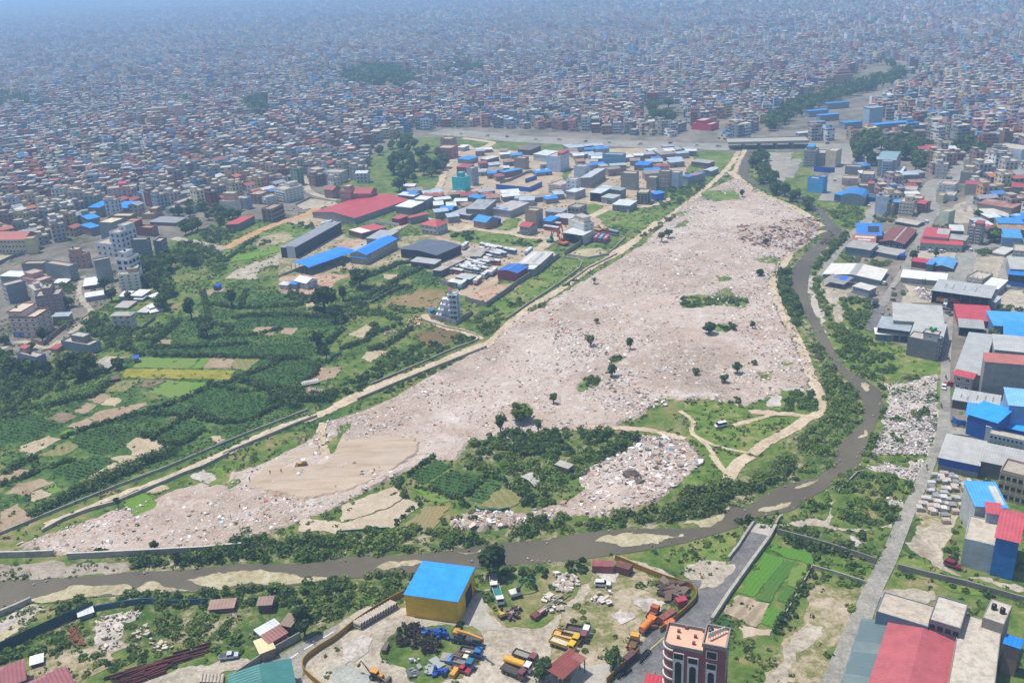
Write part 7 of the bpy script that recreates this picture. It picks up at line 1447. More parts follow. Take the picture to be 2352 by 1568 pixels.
def houses_in(d0,d1,pitch,fillp):
 out=[]
 n=int(d1*1.5/cell)+2
 for i in range(-n,n):
  for j in range(0,int(d1*1.3/cell)+2):
   cx,cy=(i+.5)*cell,(j+.5)*cell
   X,Y=cx*ca-cy*sa,cx*sa+cy*ca
   r=math.hypot(X,Y)
   if r<d0-cell or r>d1+cell or Y<250:continue
   if abs(X)>Y*.68+420:continue
   rr=random.Random(i*7919+j*104729);th=rr.uniform(-.5,.5)+rr.choice((0,0,.8))
   nx=int(cell*.72/pitch)+1
   a=np.arange(-nx,nx+1);gx,gy=np.meshgrid(a,a,indexing='ij');gx=gx.ravel();gy=gy.ravel()
   px_=gx*pitch+(gx//5)*4.0;py_=gy*pitch*1.05+(gy//2)*5.0
   q=np.stack([px_*cos(th)-py_*sin(th),px_*sin(th)+py_*cos(th)],1)
   k=(np.abs(q[:,0])<cell/2-1)&(np.abs(q[:,1])<cell/2-1)
   q=q[k];rs=np.random.default_rng(abs(i*31+j*977+5));q=q+rs.normal(size=q.shape)*.7
   q=q[rs.random(len(q))<fillp*(.82+.3*sin(i*1.7+j*2.3))]
   W=np.stack([X+q[:,0]*ca-q[:,1]*sa,Y+q[:,0]*sa+q[:,1]*ca],1)
   W[:,0]+=18*np.sin(W[:,1]/170)+9*np.sin(W[:,1]/61);W[:,1]+=18*np.sin(W[:,0]/150)+8*np.sin(W[:,0]/57)
   D_=np.hypot(W[:,0],W[:,1]);W=W[(D_>=d0)&(D_<d1)]
   if len(W):out.append(np.column_stack([W,np.full(len(W),th+.35+0*W[:,0])]))
 return np.concatenate(out)if out else np.zeros((0,3))
def in_town(W):
 p,_=vpx(np.column_stack([W[:,:2],np.zeros(len(W))]))
 ok=(p[:,0]>-90)&(p[:,0]<CW+90)&(p[:,1]>-160)
 t=np.zeros(len(W),bool)
 for g in TOWN:t|=ipq(p,g)
 for g in TOWN_OUT:t&=~ipq(p,g)
 for g in ROADG:
  c=g.mean(0);r_=np.hypot(*(g-c).T).max();ix=np.nonzero(t&ok&(np.hypot(W[:,0]-c[0],W[:,1]-c[1])<r_+5))[0]
  if len(ix):
   S_=W[ix,:2];gl=[tuple(p)for p in g[::2]]
   for dx,dy in((0,0),(4,0),(-4,0),(0,5)):t[ix]&=~ipq(S_+np.array([dx,dy]),gl)
 return ok&t
A1=houses_in(430,3300,10.6,.9);A1=A1[in_town(A1[:,:2])]
G_={}
for x,y,t in A1:
 if y<1300:G_.setdefault((int(x//10),int(y//10)),[]).append((x,y))
ex_=[];W=NR.random((26000,2))*np.array([1500,950])+np.array([-800,400]);W=W[in_town(W)]
for x,y in W:
 i,j=int(x//10),int(y//10)
 if all((x-a)**2+(y-b_)**2>88 for u in(-1,0,1)for v in(-1,0,1)for a,b_ in G_.get((i+u,j+v),())):G_.setdefault((i,j),[]).append((x,y));ex_.append((x,y,.35+.5*sin(x/90)))
A1=np.concatenate([A1,np.array(ex_)])
A2=houses_in(3300,6200,15.5,.85);A2=A2[in_town(A2[:,:2])]
A3=houses_in(6200,14000,30.0,.85);A3=A3[in_town(A3[:,:2])]
keep=np.ones(len(A1),bool)
for f in FOOT:
 c=np.mean(np.array(f),0);r=max(np.hypot(*(np.array(q)-c))for q in f)
 near=np.hypot(A1[:,0]-c[0],A1[:,1]-c[1])<r+8
 if near.any():
  F2=[tuple(c+(np.array(q)-c)*(1+3.5/max(1.0,np.hypot(*(np.array(q)-c)))))for q in f]
  keep&=~(near&ipq(A1[:,:2],F2))
A1=A1[keep]
dist=np.hypot(A1[:,0],A1[:,1]);A1=A1[np.argsort(dist)]
COLS=[('white','c4c4c0'),('white','bcc0c4'),('cream','c2b494'),('cream','c8bc9c'),('beige','b49f88'),('pinkish','b48f84'),('pink','b87e78'),('brick-red','935c4c'),('brown','846554'),('grey','8f908e'),('grey','9a968e'),('grey','7f8488'),('pale blue','8fa3b8'),('blue','5f8cae'),('green','7f9a84'),('mint','8ab0a4'),('yellow','bda668'),('mauve','937e8a'),('grey','a8a298'),('orange','b98658'),('maroon','7a4448'),('turquoise','4e9098')]
CW_=[7,6,6,4,7,5,4,6,6,8,7,6,5,3,3,2,3,4,7,2,2,1]
ROOFS=[('beige terrace','ab9d88'),('grey terrace','8f8b84'),('pale terrace','bdb5a6'),('red','9a4a42'),('blue tin','2c78bc'),('white tin','c8caca'),('terracotta','a8644c'),('grey tin','8d9296')]
RW=[9,9,6,4,2,3,3,4]
def pickw(r,L,w):return r.choices(L,w)[0]
m,n,l,b=nwm('house_wall_paint');oi=n.new('ShaderNodeObjectInfo');f=no_(n,l,.35,6,.65,obc(n))
l.new(mx_(n,l,rmp(n,l,f,[(.34,.55),(.56,0.0)]),oi.outputs['Color'],'6a645c'),b.inputs[0]);b.inputs['Roughness'].default_value=.85;HWALL=m
m,n,l,b=nwm('house_roof_surface');oi=n.new('ShaderNodeObjectInfo');f=no_(n,l,.6,6,.7,obc(n))
l.new(mx_(n,l,rmp(n,l,f,[(.36,.5),(.58,0.0)]),oi.outputs['Color'],'6e665a'),b.inputs[0]);b.inputs['Roughness'].default_value=.85;HROOF=m
GL=glass('15191d',.3)
def grid_wall(w,d,nfl,fh,bf,bs):
 mb=MB()
 def run(P,U,L,by,blank):
  xs=[0.0];ww=min(1.5,L/by*.5)
  if not blank:
   for b_ in range(by):c=(b_+.5)*L/by;xs+=[c-ww/2,c+ww/2]
  xs.append(L);zs=[0.0]
  for k in range(nfl):zs+=[k*fh+.9,k*fh+2.25]
  zs.append(nfl*fh)
  if blank:zs=[0.0,nfl*fh]
  N=Vc((U.y,-U.x,0))
  for i in range(len(xs)-1):
   for j in range(len(zs)-1):
    q=[P+U*xs[i]+Vc((0,0,zs[j])),P+U*xs[i+1]+Vc((0,0,zs[j])),P+U*xs[i+1]+Vc((0,0,zs[j+1])),P+U*xs[i]+Vc((0,0,zs[j+1]))]
    if not blank and i%2==1 and j%2==1:
     r=[v-N*.18 for v in q]
     mb.add(q+r,[(0,1,5,4),(1,2,6,5),(2,3,7,6),(3,0,4,7)],HWALL);mb.add(r,[(0,1,2,3)],GL)
    else:mb.add(q,[(0,1,2,3)],HWALL)
 run(Vc((0,0,0)),Vc((1,0,0)),w,bf,False);run(Vc((w,0,0)),Vc((0,1,0)),d,bs,False)
 run(Vc((w,d,0)),Vc((-1,0,0)),w,1,True);run(Vc((0,d,0)),Vc((0,-1,0)),d,bs,False)
 for k in range(1,nfl):mb.bx(-.3,-.75,k*fh-.1,w+.3,-.001,k*fh+.08,HWALL)
 me=mb
 return mb
def weld(o):
 bm=bmesh.new();bm.from_mesh(o.data);bmesh.ops.remove_doubles(bm,verts=bm.verts,dist=.001);bm.to_mesh(o.data);bm.free()
PR=[]
for(w,d,fl)in((8,9,3),(9,9,4),(7,10,5),(11,9,3),(8,8,2),(10,10,4),(12,8,2),(7,9,4)):
 fh=2.95;wb=grid_wall(w,d,fl,fh,max(2,int(w/3)),max(2,int(d/3.4)))
 rt=BO.new('town_house',None);LK(rt)
 o=wb.k_('wall',rt);weld(o);H=fl*fh
 rb=MB();rb.bx(-.25,-.35,H+.002,w+.25,d+.25,H+.22,HWALL);rb.add([(-.05,-.1,H+.23),(w+.05,-.1,H+.23),(w+.05,d+.05,H+.23),(-.05,d+.05,H+.23)],[(0,1,2,3)],HROOF);pq(rb,-.25,-.35,w+.25,d+.25,H+.222,.75,.2,HWALL)
 ro=rb.k_('roof',rt)
 st=MB();st.bx(w*.1,d*.4,H+.24,w*.55,d*.95,H+2.7,HWALL,False);so2=st.k_('stairhead',rt)
 sr=MB();sr.bx(w*.1-.3,d*.4-.3,H+2.702,w*.55+.3,d*.95+.3,H+2.9,HROOF);sr.k_('roof',so2)
 PR.append((rt,w,d,fl))
PR2=[]
for(w,d,fl)in((9,8,2),(10,9,3),(8,9,3),(13,8,2)):
 fh=2.95;wb=grid_wall(w,d,fl,fh,max(2,int(w/3)),max(2,int(d/3.4)));rt=BO.new('town_house',None);LK(rt)
 o=wb.k_('wall',rt);weld(o);H=fl*fh;rb=MB();e=1.6
 vs=[(-.6,-.6,H+.05),(w+.6,-.6,H+.05),(w+.6,d+.6,H+.05),(-.6,d+.6,H+.05),(-.6,d/2,H+e),(w+.6,d/2,H+e)]
 rb.add(vs,[(0,1,5,4),(2,3,4,5),(0,4,3),(1,2,5)],HROOF);rb.k_('roof',rt);PR2.append((rt,w,d,fl))
LANDM=[('the long red-roofed hall',(830,480)),('the wooded slope',(900,400)),('the teal-netted tower',(1060,420)),('the lemon-yellow house',(455,410)),('the long pale apartment block',(280,430)),('the maroon stepped house',(320,515)),('the two bright blue roofs',(240,472)),('the red-roofed barn',(555,505)),('the brick-pink tower',(1020,345)),('the white balconied house',(760,405)),('the cream school',(30,560)),('the long brown half-built block',(640,490)),('the highway',(1250,300)),('the pink painted hall',(1610,285)),('the bridge',(1770,330)),('the belt of trees',(1850,250)),('the park trees',(2050,350)),('the huge white wall',(2315,355)),('the bright blue balconied house',(2270,410)),('the white gabled hall',(2285,490)),('the grove of dark trees',(590,250)),('the row of brown houses',(780,435)),('the pale blue tower',(215,440)),('the green slope',(60,235)),('the small park',(2220,345)),('the tall white tower',(290,600)),('the mustard-yellow house',(345,490)),('the white and red apartment house',(555,460)),('the pale yellow ornate house',(660,405)),('the left edge of the town',(0,500)),('the cream blank wall',(2160,460)),('the green netting',(2085,440))]
USED={}
NW=['','','two','three','four','five','six']
def tlb(col,fl,roof,sx,sy,w):
 best=min(LANDM,key=lambda t:(t[1][0]-sx)**2+((t[1][1]-sy)*2.2)**2)
 dx,dy=sx-best[1][0],sy-best[1][1]
 rel=('left of' if dx<0 else 'right of')if abs(dx)>abs(dy)*1.6 else('behind' if dy<0 else 'in front of')
 base=f"{col} {NW[fl]}-storey house, {roof} roof, {rel} {best[0]}".replace('terrace roof','roof terrace').replace('tin roof','tin roof')
 k=USED.get(base,0);USED[base]=k+1
 if k==0:return base
 extra=[', farther one',', third one',', fourth one',', fifth one',', sixth one',', seventh one',', eighth one']
 return base+extra[min(k-1,6)]
NIND=210
rr=random.Random(5)
sp,_=vpx(np.column_stack([A1[:,:2],np.zeros(len(A1))]))
cand=[i for i in range(len(A1))if-20<sp[i,0]<CW+20][:NIND]
used=set(cand)
for i in cand:
 x,y,th=A1[i];r=rr
 rc=pickw(r,ROOFS,RW);cc=pickw(r,COLS,CW_)
 flat='terrace' in rc[0]or r.random()<.25
 proto=r.choice(PR)if flat else r.choice(PR2)
 if flat and 'terrace' not in rc[0]:rc=ROOFS[r.randrange(3)]
 rt,w,d,fl=proto
 o=ctq(rt);o.name='town_house';t=th+r.uniform(-.05,.05)+(math.pi if r.random()<.0 else 0)
 o.rotation_euler=(0,0,t);o.location=(x-cos(t)*w/2+sin(t)*d/2,y-sin(t)*w/2-cos(t)*d/2,0)
 c=lin(cc[1]);v=r.uniform(1.1,1.45);oc=(*[min(1,q*v)for q in c],1);rc4=(*lin(rc[1]),1)
 for ch in o.children:
  ch.color=oc
  if ch.name.startswith('roof'):ch.color=rc4
  for g in ch.children:g.color=rc4
 sx,sy=sp[i]
 tag(o,tlb(cc[0],fl,rc[0],sx,sy,w),'house','town houses of the near districts')
for rt,*_ in PR+PR2:
 for c in list(rt.children):
  for g in list(c.children):BO.remove(g)
  BO.remove(c)
 BO.remove(rt)
def bxs(P,w,d,h,th,wz,roof,z0=0.0):
 N=len(P);c,s=np.cos(th),np.sin(th);q=[]
 off=[(-1,-1),(1,-1),(1,1),(-1,1)]
 cor=[np.stack([P[:,0]+(a*w*c-b_*d*s)/2,P[:,1]+(a*w*s+b_*d*c)/2],1)for a,b_ in off]
 zb=np.full(N,z0)if np.isscalar(z0)else z0;zt=zb+h
 V=[];T=[]
 for i in range(4):
  a,b_=cor[i],cor[(i+1)%4]
  V.append(np.stack([np.column_stack([a,zb]),np.column_stack([b_,zb]),np.column_stack([b_,zt]),np.column_stack([a,zt])],1));T.append(wz)
 V.append(np.stack([np.column_stack([k,zt])for k in cor],1));T.append(roof)
 return np.concatenate(V).reshape(-1,3),np.concatenate(T)
Q=[];T=[]
pal=np.array([lin(c[1])for c in COLS]);pw=np.array(CW_,float);pw/=pw.sum();rpal=np.array([lin(c[1])for c in ROOFS]);rw=np.array(RW,float);rw/=rw.sum()
def mass(A,wr,fr_,windows,stq=True,dim=1.0):
 N=len(A);th=A[:,2]+NR.normal(size=N)*.06
 w=NR.uniform(*wr,N);d=NR.uniform(*wr,N);fl=NR.choice(fr_,N);h=fl*2.95+NR.uniform(-.4,.9,N)
 big=NR.random(N)<.035;w=np.where(big,w*1.8,w);
 wz=pal[NR.choice(len(pal),N,p=pw)]*NR.uniform(1.0,1.5,(N,1));roof=rpal[NR.choice(len(rpal),N,p=rw)]*NR.uniform(.75,1.15,(N,1))
 q,t=bxs(A,w,d,h,th,wz,roof);Q.append(q);T.append(t)
 c,s=np.cos(th),np.sin(th)
 if stq:
  k=NR.random(N)<.75
  ox,oy=(-.2*w),(.22*d);P2=np.column_stack([A[:,0]+ox*c-oy*s,A[:,1]+ox*s+oy*c])[k]
  rf=np.where(NR.random((k.sum(),1))<.2,np.array([[.33,.06,.05]]),roof[k]);q,t=bxs(P2,w[k]*.5,d[k]*.5,np.full(k.sum(),2.5),th[k],wz[k],rf,h[k]+.004);Q.append(q);T.append(t)
  k=NR.random(N)<.3
  P2=np.column_stack([A[:,0]+.3*w*c,A[:,1]+.3*w*s])[k];tc=np.where(NR.random((k.sum(),1))<.5,np.array([[.03,.03,.035]]),np.array([[.05,.22,.5]]));q,t=bxs(P2,np.full(k.sum(),1.5),np.full(k.sum(),1.5),np.full(k.sum(),1.6),th[k],tc,tc,h[k]+.01);Q.append(q);T.append(t)
 if windows:
  for side in(0,1,3):
   L=w if side==0 else d
   for f in range(5):
    for b_ in range(3):
     k=(fl>f)&(NR.random(N)<.8)
     if side and b_==1:k&=NR.random(N)<.5
     u=(b_+.5)/3-.5;n_=k.sum()
     if side==0:lx,ly,ux,uy=u*w,-d/2-.06,1,0
     elif side==1:lx,ly,ux,uy=w/2+.06,u*d,0,1
     else:lx,ly,ux,uy=-w/2-.06,u*d,0,-1
     lx=(lx+0*w)[k];ly=(ly+0*w)[k];ck,sk=c[k],s[k];hw=.16*L[k]*NR.uniform(.6,1.05,n_)
     X=A[k,0]+lx*ck-ly*sk;Y=A[k,1]+lx*sk+ly*ck;ex=ux*ck-uy*sk;ey=ux*sk+uy*ck
     z=f*2.95+.9
     q=np.stack([np.column_stack([X-ex*hw,Y-ey*hw,np.full(n_,z)]),np.column_stack([X+ex*hw,Y+ey*hw,np.full(n_,z)]),np.column_stack([X+ex*hw,Y+ey*hw,np.full(n_,z+1.35)]),np.column_stack([X-ex*hw,Y-ey*hw,np.full(n_,z+1.35)])],1)
     Q.append(q.reshape(-1,3));T.append(np.tile(np.array([[.025,.03,.035]]),(n_,1))*NR.uniform(.6,2.4,(n_,1)))
rest=np.array([i for i in range(len(A1))if i not in used]);B1=A1[rest]
dd=np.hypot(B1[:,0],B1[:,1])
mass(B1[dd<1900],(6.5,10.5),[2,3,3,4,4,5],True);mass(B1[dd>=1900],(7,11.5),[2,3,3,4,4,5,6],False);mass(A2,(9,15),[2,3,4,4,5,7],False);mass(A3,(15,28),[3,4,4,5,6],False,False)
o=npm('dense_town',np.concatenate(Q),4,np.concatenate(T),tmq('town_surfaces',.85,.35));o['kind']='stuff';o['label']='dense city of small flat-roofed houses fading into blue haze'
W=NR.random((30000,2));W=np.column_stack([(W[:,0]-.5)*9000,450+W[:,1]**1.5*5500]);W=W[in_town(W)];v=vnq(W[:,:2],1/130,21);W=W[(v>.60)&(NR.random(len(W))<.55)]
N=len(W);h=NR.uniform(5,11,N);q,t=laq(np.column_stack([W[:,:2],h*.55]),h*.45,h*.5,22,1.5,pick('dark',N,('mid',.3)),.8)
o=npm('town_trees',q,4,t,lfm());o['kind']='stuff';o['label']='dark trees scattered among the far houses'
def mkq(lb,cat,name,x,y,w,d,h,c,rc,roofkind=None,fl=3):
 g=at(x,y);rt=emq(name,(g.x,g.y,0),.2,lb,cat);mb=MB();mb.bx(-w/2,0,0,w/2,d,h,pn(c,.8,.2,.3));mb.k_('wall',rt);rb=MB()
 if roofkind=='tier':
  for k in range(3):
   s=1.15-.3*k;z=h+k*3.2;rb.add([(-w/2*s,d/2-d/2*s,z),(w/2*s,d/2-d/2*s,z),(w/2*s,d/2+d/2*s,z),(-w/2*s,d/2+d/2*s,z),(0,d/2,z+4.5)],[(0,1,4),(1,2,4),(2,3,4),(3,0,4)],sq(rc))
 elif roofkind=='tank':
  rb.tb_((0,d/2,h),(0,d/2,h+3),w*.5,w*.95,pn(c,.8,.2,.3),14);rb.tb_((0,d/2,h+3),(0,d/2,h+7),w*.95,w*.95,pn(c,.8,.2,.3),14);rb.tb_((0,d/2,h+7),(0,d/2,h+9),w*.95,w*.2,pn(rc,.8,.2,.3),14)
 else:rb.bx(-w/2-.4,-.4,h+.003,w/2+.4,d+.4,h+.6,sq(rc))
 rb.k_('roof',rt);return rt
mkq('golden tiered temple roof in the hazy city on the left','temple','temple',409,188,14,14,14,'b08a5a','c09030','tier')
mkq('pale water tower on stilts in the far city','water tower','water_tower',1155,163,7,7,26,'c0b49a','b8ac94','tank')
mkq('pink temple-like block with domed roof beside the far tree belt','building','building',1938,193,26,16,12,'b48a72','7a6458','tier')
mkq('long white roof far in the city above the wood','building','building',634,180,40,14,7,'8a8f94','d4d8da')
mkq('white factory roof left of the golden temple, far in the city','building','building',250,186,22,14,8,'9aa0a4','dcdcd8')
mkq('pale school block with blue roof in the left town','building','building',535,336,28,12,10,'b09a70','2a78c4')
mkq('tall cream slab beside two white slabs in the left town','building','building',415,288,10,16,24,'c4a090','a89484')
mkq('thin white slab tower in the left town','building','building',400,280,8,14,24,'b8c8d8','98a4ac')
mkq('ochre block among blue-grey houses in the left town','building','building',370,282,20,14,18,'b08a48','a08a6a')
mkq('grey-blue tower behind the bus park right of the far tree belt','building','building',2010,290,15,12,18,'9aa8b8','8d98a4')
for i,(x,y,w,d,h,c,lab)in enumerate(((1880,268,23,9,6,'2a7cc8','bright blue long roof, rearmost in the yard beyond the bridge'),(1905,278,22,8,6,'2e84cc','blue roof in the middle of the yard beyond the bridge'),(1880,293,16,8,5,'6a8494','grey-blue roof left in the yard beyond the bridge'),(1960,296,19,11,6,'3a7cb4','blue station roof in the yard beyond the bridge'),(2050,306,38,9,9,'3a86cc','long blue roof on arches facing the road beyond the bridge'),(1925,250,27,9,6,'2a74ac','dark blue roof at the top of the yard beyond the bridge'),(2098,312,23,9,9,'a8a49c','cream low block facing the road beyond the bridge'),(1850,318,14,7,5,'b8bcc0','white roof left end of the yard beyond the bridge'))):
 mkq(lab,'shed','shed',x,y,w,d,h,'7d8690',c)
def rad_(f):c=np.mean(np.array(f),0);return(c[0],c[1],max(np.hypot(*(np.array(q)[:2]-c))for q in f),[tuple(q)[:2]for q in f])
FC=[rad_(f)for f in FOOT];RC=[rad_(f)for f in ROADG]
r=random.Random(12);SC=[('white','c8cccc'),('grey','9a9c9c'),('pale blue-grey','9fb0bc'),('blue','2f80cc'),('dark red','8f4642'),('rusty','94705e'),('brownish','8d8072')];cnt={}
for fr,s_,n_,wh,hh in(('C3','0,70 280,70 300,180 560,130 900,60 960,110 900,230 760,220 620,330 440,200 300,330 120,200 0,180',40,'in the upper industrial yard',(3.5,6)),('C4','640,150 960,190 1100,260 1340,300 1340,400 1000,350 840,410 660,390 620,240',16,'in the sandy yard below the highway',(3,5)),('C2','0,250 130,130 440,60 900,60 1040,110 700,170 440,110 300,220 60,330',18,'around the broad workshops',(3,5)),('C1','940,20 1340,80 1340,230 1150,170 980,100',8,'beyond the red hall',(3,5)),
('R2','0,350 90,240 300,340 640,380 700,600 560,760 300,600 190,430',10,'between the streets east of the river',(3,7)),('R4','560,20 1340,20 1340,420 1120,300 880,20 700,40',16,'among the warehouses on the right',(3,6)),('R4','1180,300 1344,260 1344,560 1190,520',5,'at the right edge by the sandy yard',(3,6))):
 g=gq(DL(fr,s_));xs=[p.x for p in g];ys=[p.y for p in g];k=0
 for _ in range(4000):
  if k>=n_:break
  x,y=r.uniform(min(xs),max(xs)),r.uniform(min(ys),max(ys));q=np.array([[x,y]])
  if not ipq(q,[tuple(p)[:2]for p in g])[0]:continue
  w,d,H=r.uniform(7,16),r.uniform(6,11),r.uniform(*hh);t=r.choice((-.12,.1,.25));cs=[(x+u*cos(t)-v*sin(t),y+u*sin(t)+v*cos(t))for u,v in((0,0),(w,0),(w,d),(0,d),(w/2,d/2))]
  ca_=np.array(cs)
  if any(math.hypot(x-c[0],y-c[1])<c[2]+20 and(ipq(ca_,c[3]).any()or ipq(np.array(c[3]),cs[:4]).any())for c in FC+RC):continue
  cn,c=r.choices(SC,(5,6,4,2,2,3,3))[0];k+=1;FC.append(rad_(cs[:4]))
  rt=emq('shed',(x,y,0),t,'small '+cn+'-roofed tin shed '+wh,'shed','small tin sheds '+wh);mb=MB();mb.bx(0,0,0,w,d,H,pn(r.choice(('8a8680','77787a','8f7d70','9a9892')),.9,.3,.4),False);mb.k_('wall',rt)
  mb=MB();mb.hexa([(-.4,-.4,H+.003),(w+.4,-.4,H+.003),(w+.4,d+.4,H+.6),(-.4,d+.4,H+.6)],[(-.4,-.4,H+.12),(w+.4,-.4,H+.12),(w+.4,d+.4,H+.72),(-.4,d+.4,H+.72)],sq(c,0,1.0,.5,.25,r.choice((None,'a3907c','b4b4b0'))));mb.k_('roof',rt)
  if r.random()<.6:mb=MB();u=r.uniform(.2,.7)*w;mb.bx(u,-.06,.05,u+2,-.003,2.4,pz('4a4c4e'));mb.k_('door',rt)
YEL=sq('94700c',0,.8);CW1=cq('a8a295','7d786c',.5,'wall_concrete');STONE=brq('7f7a70','a09a8e',.7,.35)
WL(DL('M0','1360,1568 1700,1425 2120,1262'),1.1,.35,CW1,'canal_wall','low pale canal wall on the field side of the dirt track, lower stretch')
WL(DL('B0','-20,555 400,382 800,222 1160,86 1370,-4'),1.1,.35,CW1,'canal_wall','low pale canal wall beside the hedges, lowest stretch on the left')
WL(DL('B0','290,530 440,448 620,380 800,332 1000,245 1130,192 1260,135 1400,85 1580,-5'),1.3,.5,CW1,'canal_wall','dark-edged canal wall along the rubble field, lowest stretch on the left','wall',cap=pn('b5afa2',.9,.2,.5))
WL(DL('M0','1540,1568 1800,1460 2050,1355 2185,1305'),1.3,.5,CW1,'canal_wall','dark-edged canal wall along the rubble field, middle stretch')
WL(DL('M1','200,1085 500,960 750,850 900,795 945,770 930,745 850,718 720,690 560,640'),1.0,.4,CW1,'canal_wall','pale wall turning the corner below the white stepped house','wall',smooth=True)
WL(DL('M1','110,1192 350,1090 550,1008 750,928 1000,828'),1.3,.5,CW1,'canal_wall','dark-edged canal wall along the rubble field, up to the dirt junction')
WL(DL('M1','1140,630 1300,520 1500,388 1640,285 1662,240 1630,222 1500,205'),1.0,.4,CW1,'canal_wall','pale wall rounding the bright grass strip')
WL(DL('M1','1540,400 1700,285 1900,185'),1.0,.5,STONE,'canal_wall','low dark wall between dirt track and rubble, opposite the grass strip')
WL(DL('M1','855,510 1000,548 1120,465 1235,380 1380,290 1500,205'),3.0,.3,brq('84827c'),'boundary_wall','tall grey block wall between the building plot and the grass strip')
WL(DL('M1','1540,190 1620,140 1700,88'),3.0,.3,brq('7d7b76'),'boundary_wall','grey block wall in front of the parked trailers')
WL(DL('M1','1560,192 1700,215 1830,190 1900,130 1960,70'),1.2,.3,CW1,'boundary_wall','low pale wall around the small brown lot by the track')
WL(DL('M1','200,525 330,455 455,400'),1.6,.3,CW1,'boundary_wall','grey wall between corn plot and brown field')
WL(DL('M1','680,385 790,420 830,400'),2.8,.3,brq('8a887f'),'boundary_wall','grey block wall closing the bus park compound')
WL(DL('B0','-20,702 180,698 375,690'),2.2,.7,CW1,'river_wall','concrete river wall, left piece before the gap','wall',cap=pn('b8b2a6',.9,.2,.5))
WL(DL('B0','470,712 800,696 1150,678 1400,665 1670,640'),2.2,.7,CW1,'river_wall','concrete river wall, long piece after the gap','wall',cap=pn('b8b2a6',.9,.2,.5))
WL(DL('B0','-20,1115 110,1062 220,1012'),2.0,.8,CW1,'river_wall','concrete wall stub on the near bank, bottom left')
WL(DL('B0','-20,1365 320,1210 560,1105 650,1062'),3.2,.12,sq('2f4a4a',0,.6,.8),'netting_fence','blue-green netting fence at the bottom left','fence',posts=9,postmat=pz('4a4a44'))
WL(DL('B0','650,1075 840,1042 1000,1020 1200,1035 1440,1022'),2.0,.15,sq('3a5a70',0,.6,.8),'sheet_fence','blue-grey sheet fence running to the rusty hut','fence')
WL(DL('B0','1580,1570 1700,1490 1810,1415 1900,1360 2075,1262'),2.4,.3,pn('8f8b82',.9,.3,.4),'road_wall','grey wall along the road at the bottom left')
WL(DL('YC','400,340 650,438 900,548 1300,700 1600,790 1740,850 1790,930 1800,1000 1775,1075 1640,1215 1400,1425 1180,1600'),2.0,.2,YEL,'yellow_wall','yellow sheet wall rounding the works yard beside the asphalt road','wall',smooth=True)
WL(DL('YV','2440,1120 2352,1205 2100,1440 1880,1640'),2.2,.2,YEL,'yellow_wall','yellow sheet wall in front of the parked motorbikes')
WL(DL('B1','440,960 260,1058 100,1165 0,1245 -60,1290 -150,1345 -245,1420 -262,1480 -215,1540 -140,1600 -60,1680'),2.0,.2,YEL,'yellow_wall','yellow sheet wall curving along the road left of the yellow shed','wall',smooth=True)
WL(DL('B2','640,500 590,590 480,740 330,950 200,1148'),1.6,.9,CW1,'road_parapet','thick pale wall on the right of the asphalt approach')
WL(DL('B2','492,470 440,545 380,640 315,722'),1.4,.7,CW1,'road_parapet','pale wall on the left of the asphalt approach')
WL(DL('B2','640,485 665,440 688,428'),1.2,.5,CW1,'road_parapet','short pale wall stub beyond the bridge deck end')
WL(DL('B2','650,545 830,592 1000,640 1190,700 1330,748'),2.2,.4,STONE,'retaining_wall','dark stone wall across the scrub above the paddies')
WL(DL('B2','890,775 1050,820 1260,888'),1.2,.3,CW1,'plot_wall','thin grey wall on the right of the paddies, upper run')
WL(DL('B2','890,775 820,905 740,1045 640,1210'),1.0,.3,CW1,'plot_wall','thin grey wall on the right of the paddies, side run')
WL(DL('B2','1480,785 1700,842 1950,900 2352,1015'),2.0,.5,STONE,'retaining_wall','dark stone wall crossing the green right of the main road')
WL(DL('B2','1070,262 1200,130 1255,118'),1.2,.3,CW1,'plot_wall','low wall round the bushes by the river bend')
WL(DL('L2','440,1110 600,1165 760,1030 880,935 1005,850'),2.4,.3,brq('8a6a5c'),'boundary_wall','brick wall below the beige building')
WL(DL('L2','1950,945 2040,870 2140,795'),1.8,.3,STONE,'boundary_wall','dark wall right of the cream house')
WL(DL('C4','820,462 985,478 1082,488 1182,440'),4.2,.3,sq('1a55b0',0,.9),'site_hoarding','deep blue hoarding round the building plot','hoarding')
WL(DL('C4','1050,415 1140,385'),3.6,.3,sq('1a55b0',0,.9),'site_hoarding','short blue hoarding inside the building plot','hoarding')
WL(DL('C4','850,420 930,400 1060,340 1140,330'),2.4,.3,brq('85847f'),'boundary_wall','grey wall along the back of the building plot')
WL(DL('C1','715,280 890,300 945,310'),2.0,.3,pn('c4c2bc',.9,.2,.4),'boundary_wall','white wall of the compound beside the red hall')
WL(DL('C1','0,710 240,620'),1.6,.3,CW1,'boundary_wall','low wall left of the open blue canopy')
WL(DL('K0','1800,550 1990,455 2060,465 2352,510'),1.5,.3,CW1,'boundary_wall','pale wall round the concrete forecourt')
WL(DL('L0','-60,1270 200,1150 340,1110'),2.4,.3,pn('6a7076',.9,.3,.4),'boundary_wall','grey wall above the green playing field')
WL(DL('YB','868,850 900,890 960,930 1050,955 1160,960'),2.2,.2,sq('1450a8',0,.9),'site_hoarding','blue sheet fence on the street corner by the white-fronted house','hoarding')
WL(DL('B1','-30,535 200,520 330,510'),1.0,.08,sq('1a7a6a',0,.5,.9),'netting_fence','green net fence along the mud plots','fence')
WL(DL('B1','920,360 960,385 1080,392 1160,375'),1.2,.08,sq('0f6a5c',0,.5,.9),'netting_fence','green net fence below the small beige plot','fence')
WL(DL('M0','2260,945 2290,900 2352,870'),1.4,.08,sq('127a6a',0,.5,.9),'netting_fence','teal net fence beside the bare plots at the hedge','fence')
a,b_=at(1672,345),at(1858,341);O=a;ex=(b_-a).normalized();L=(b_-a).length
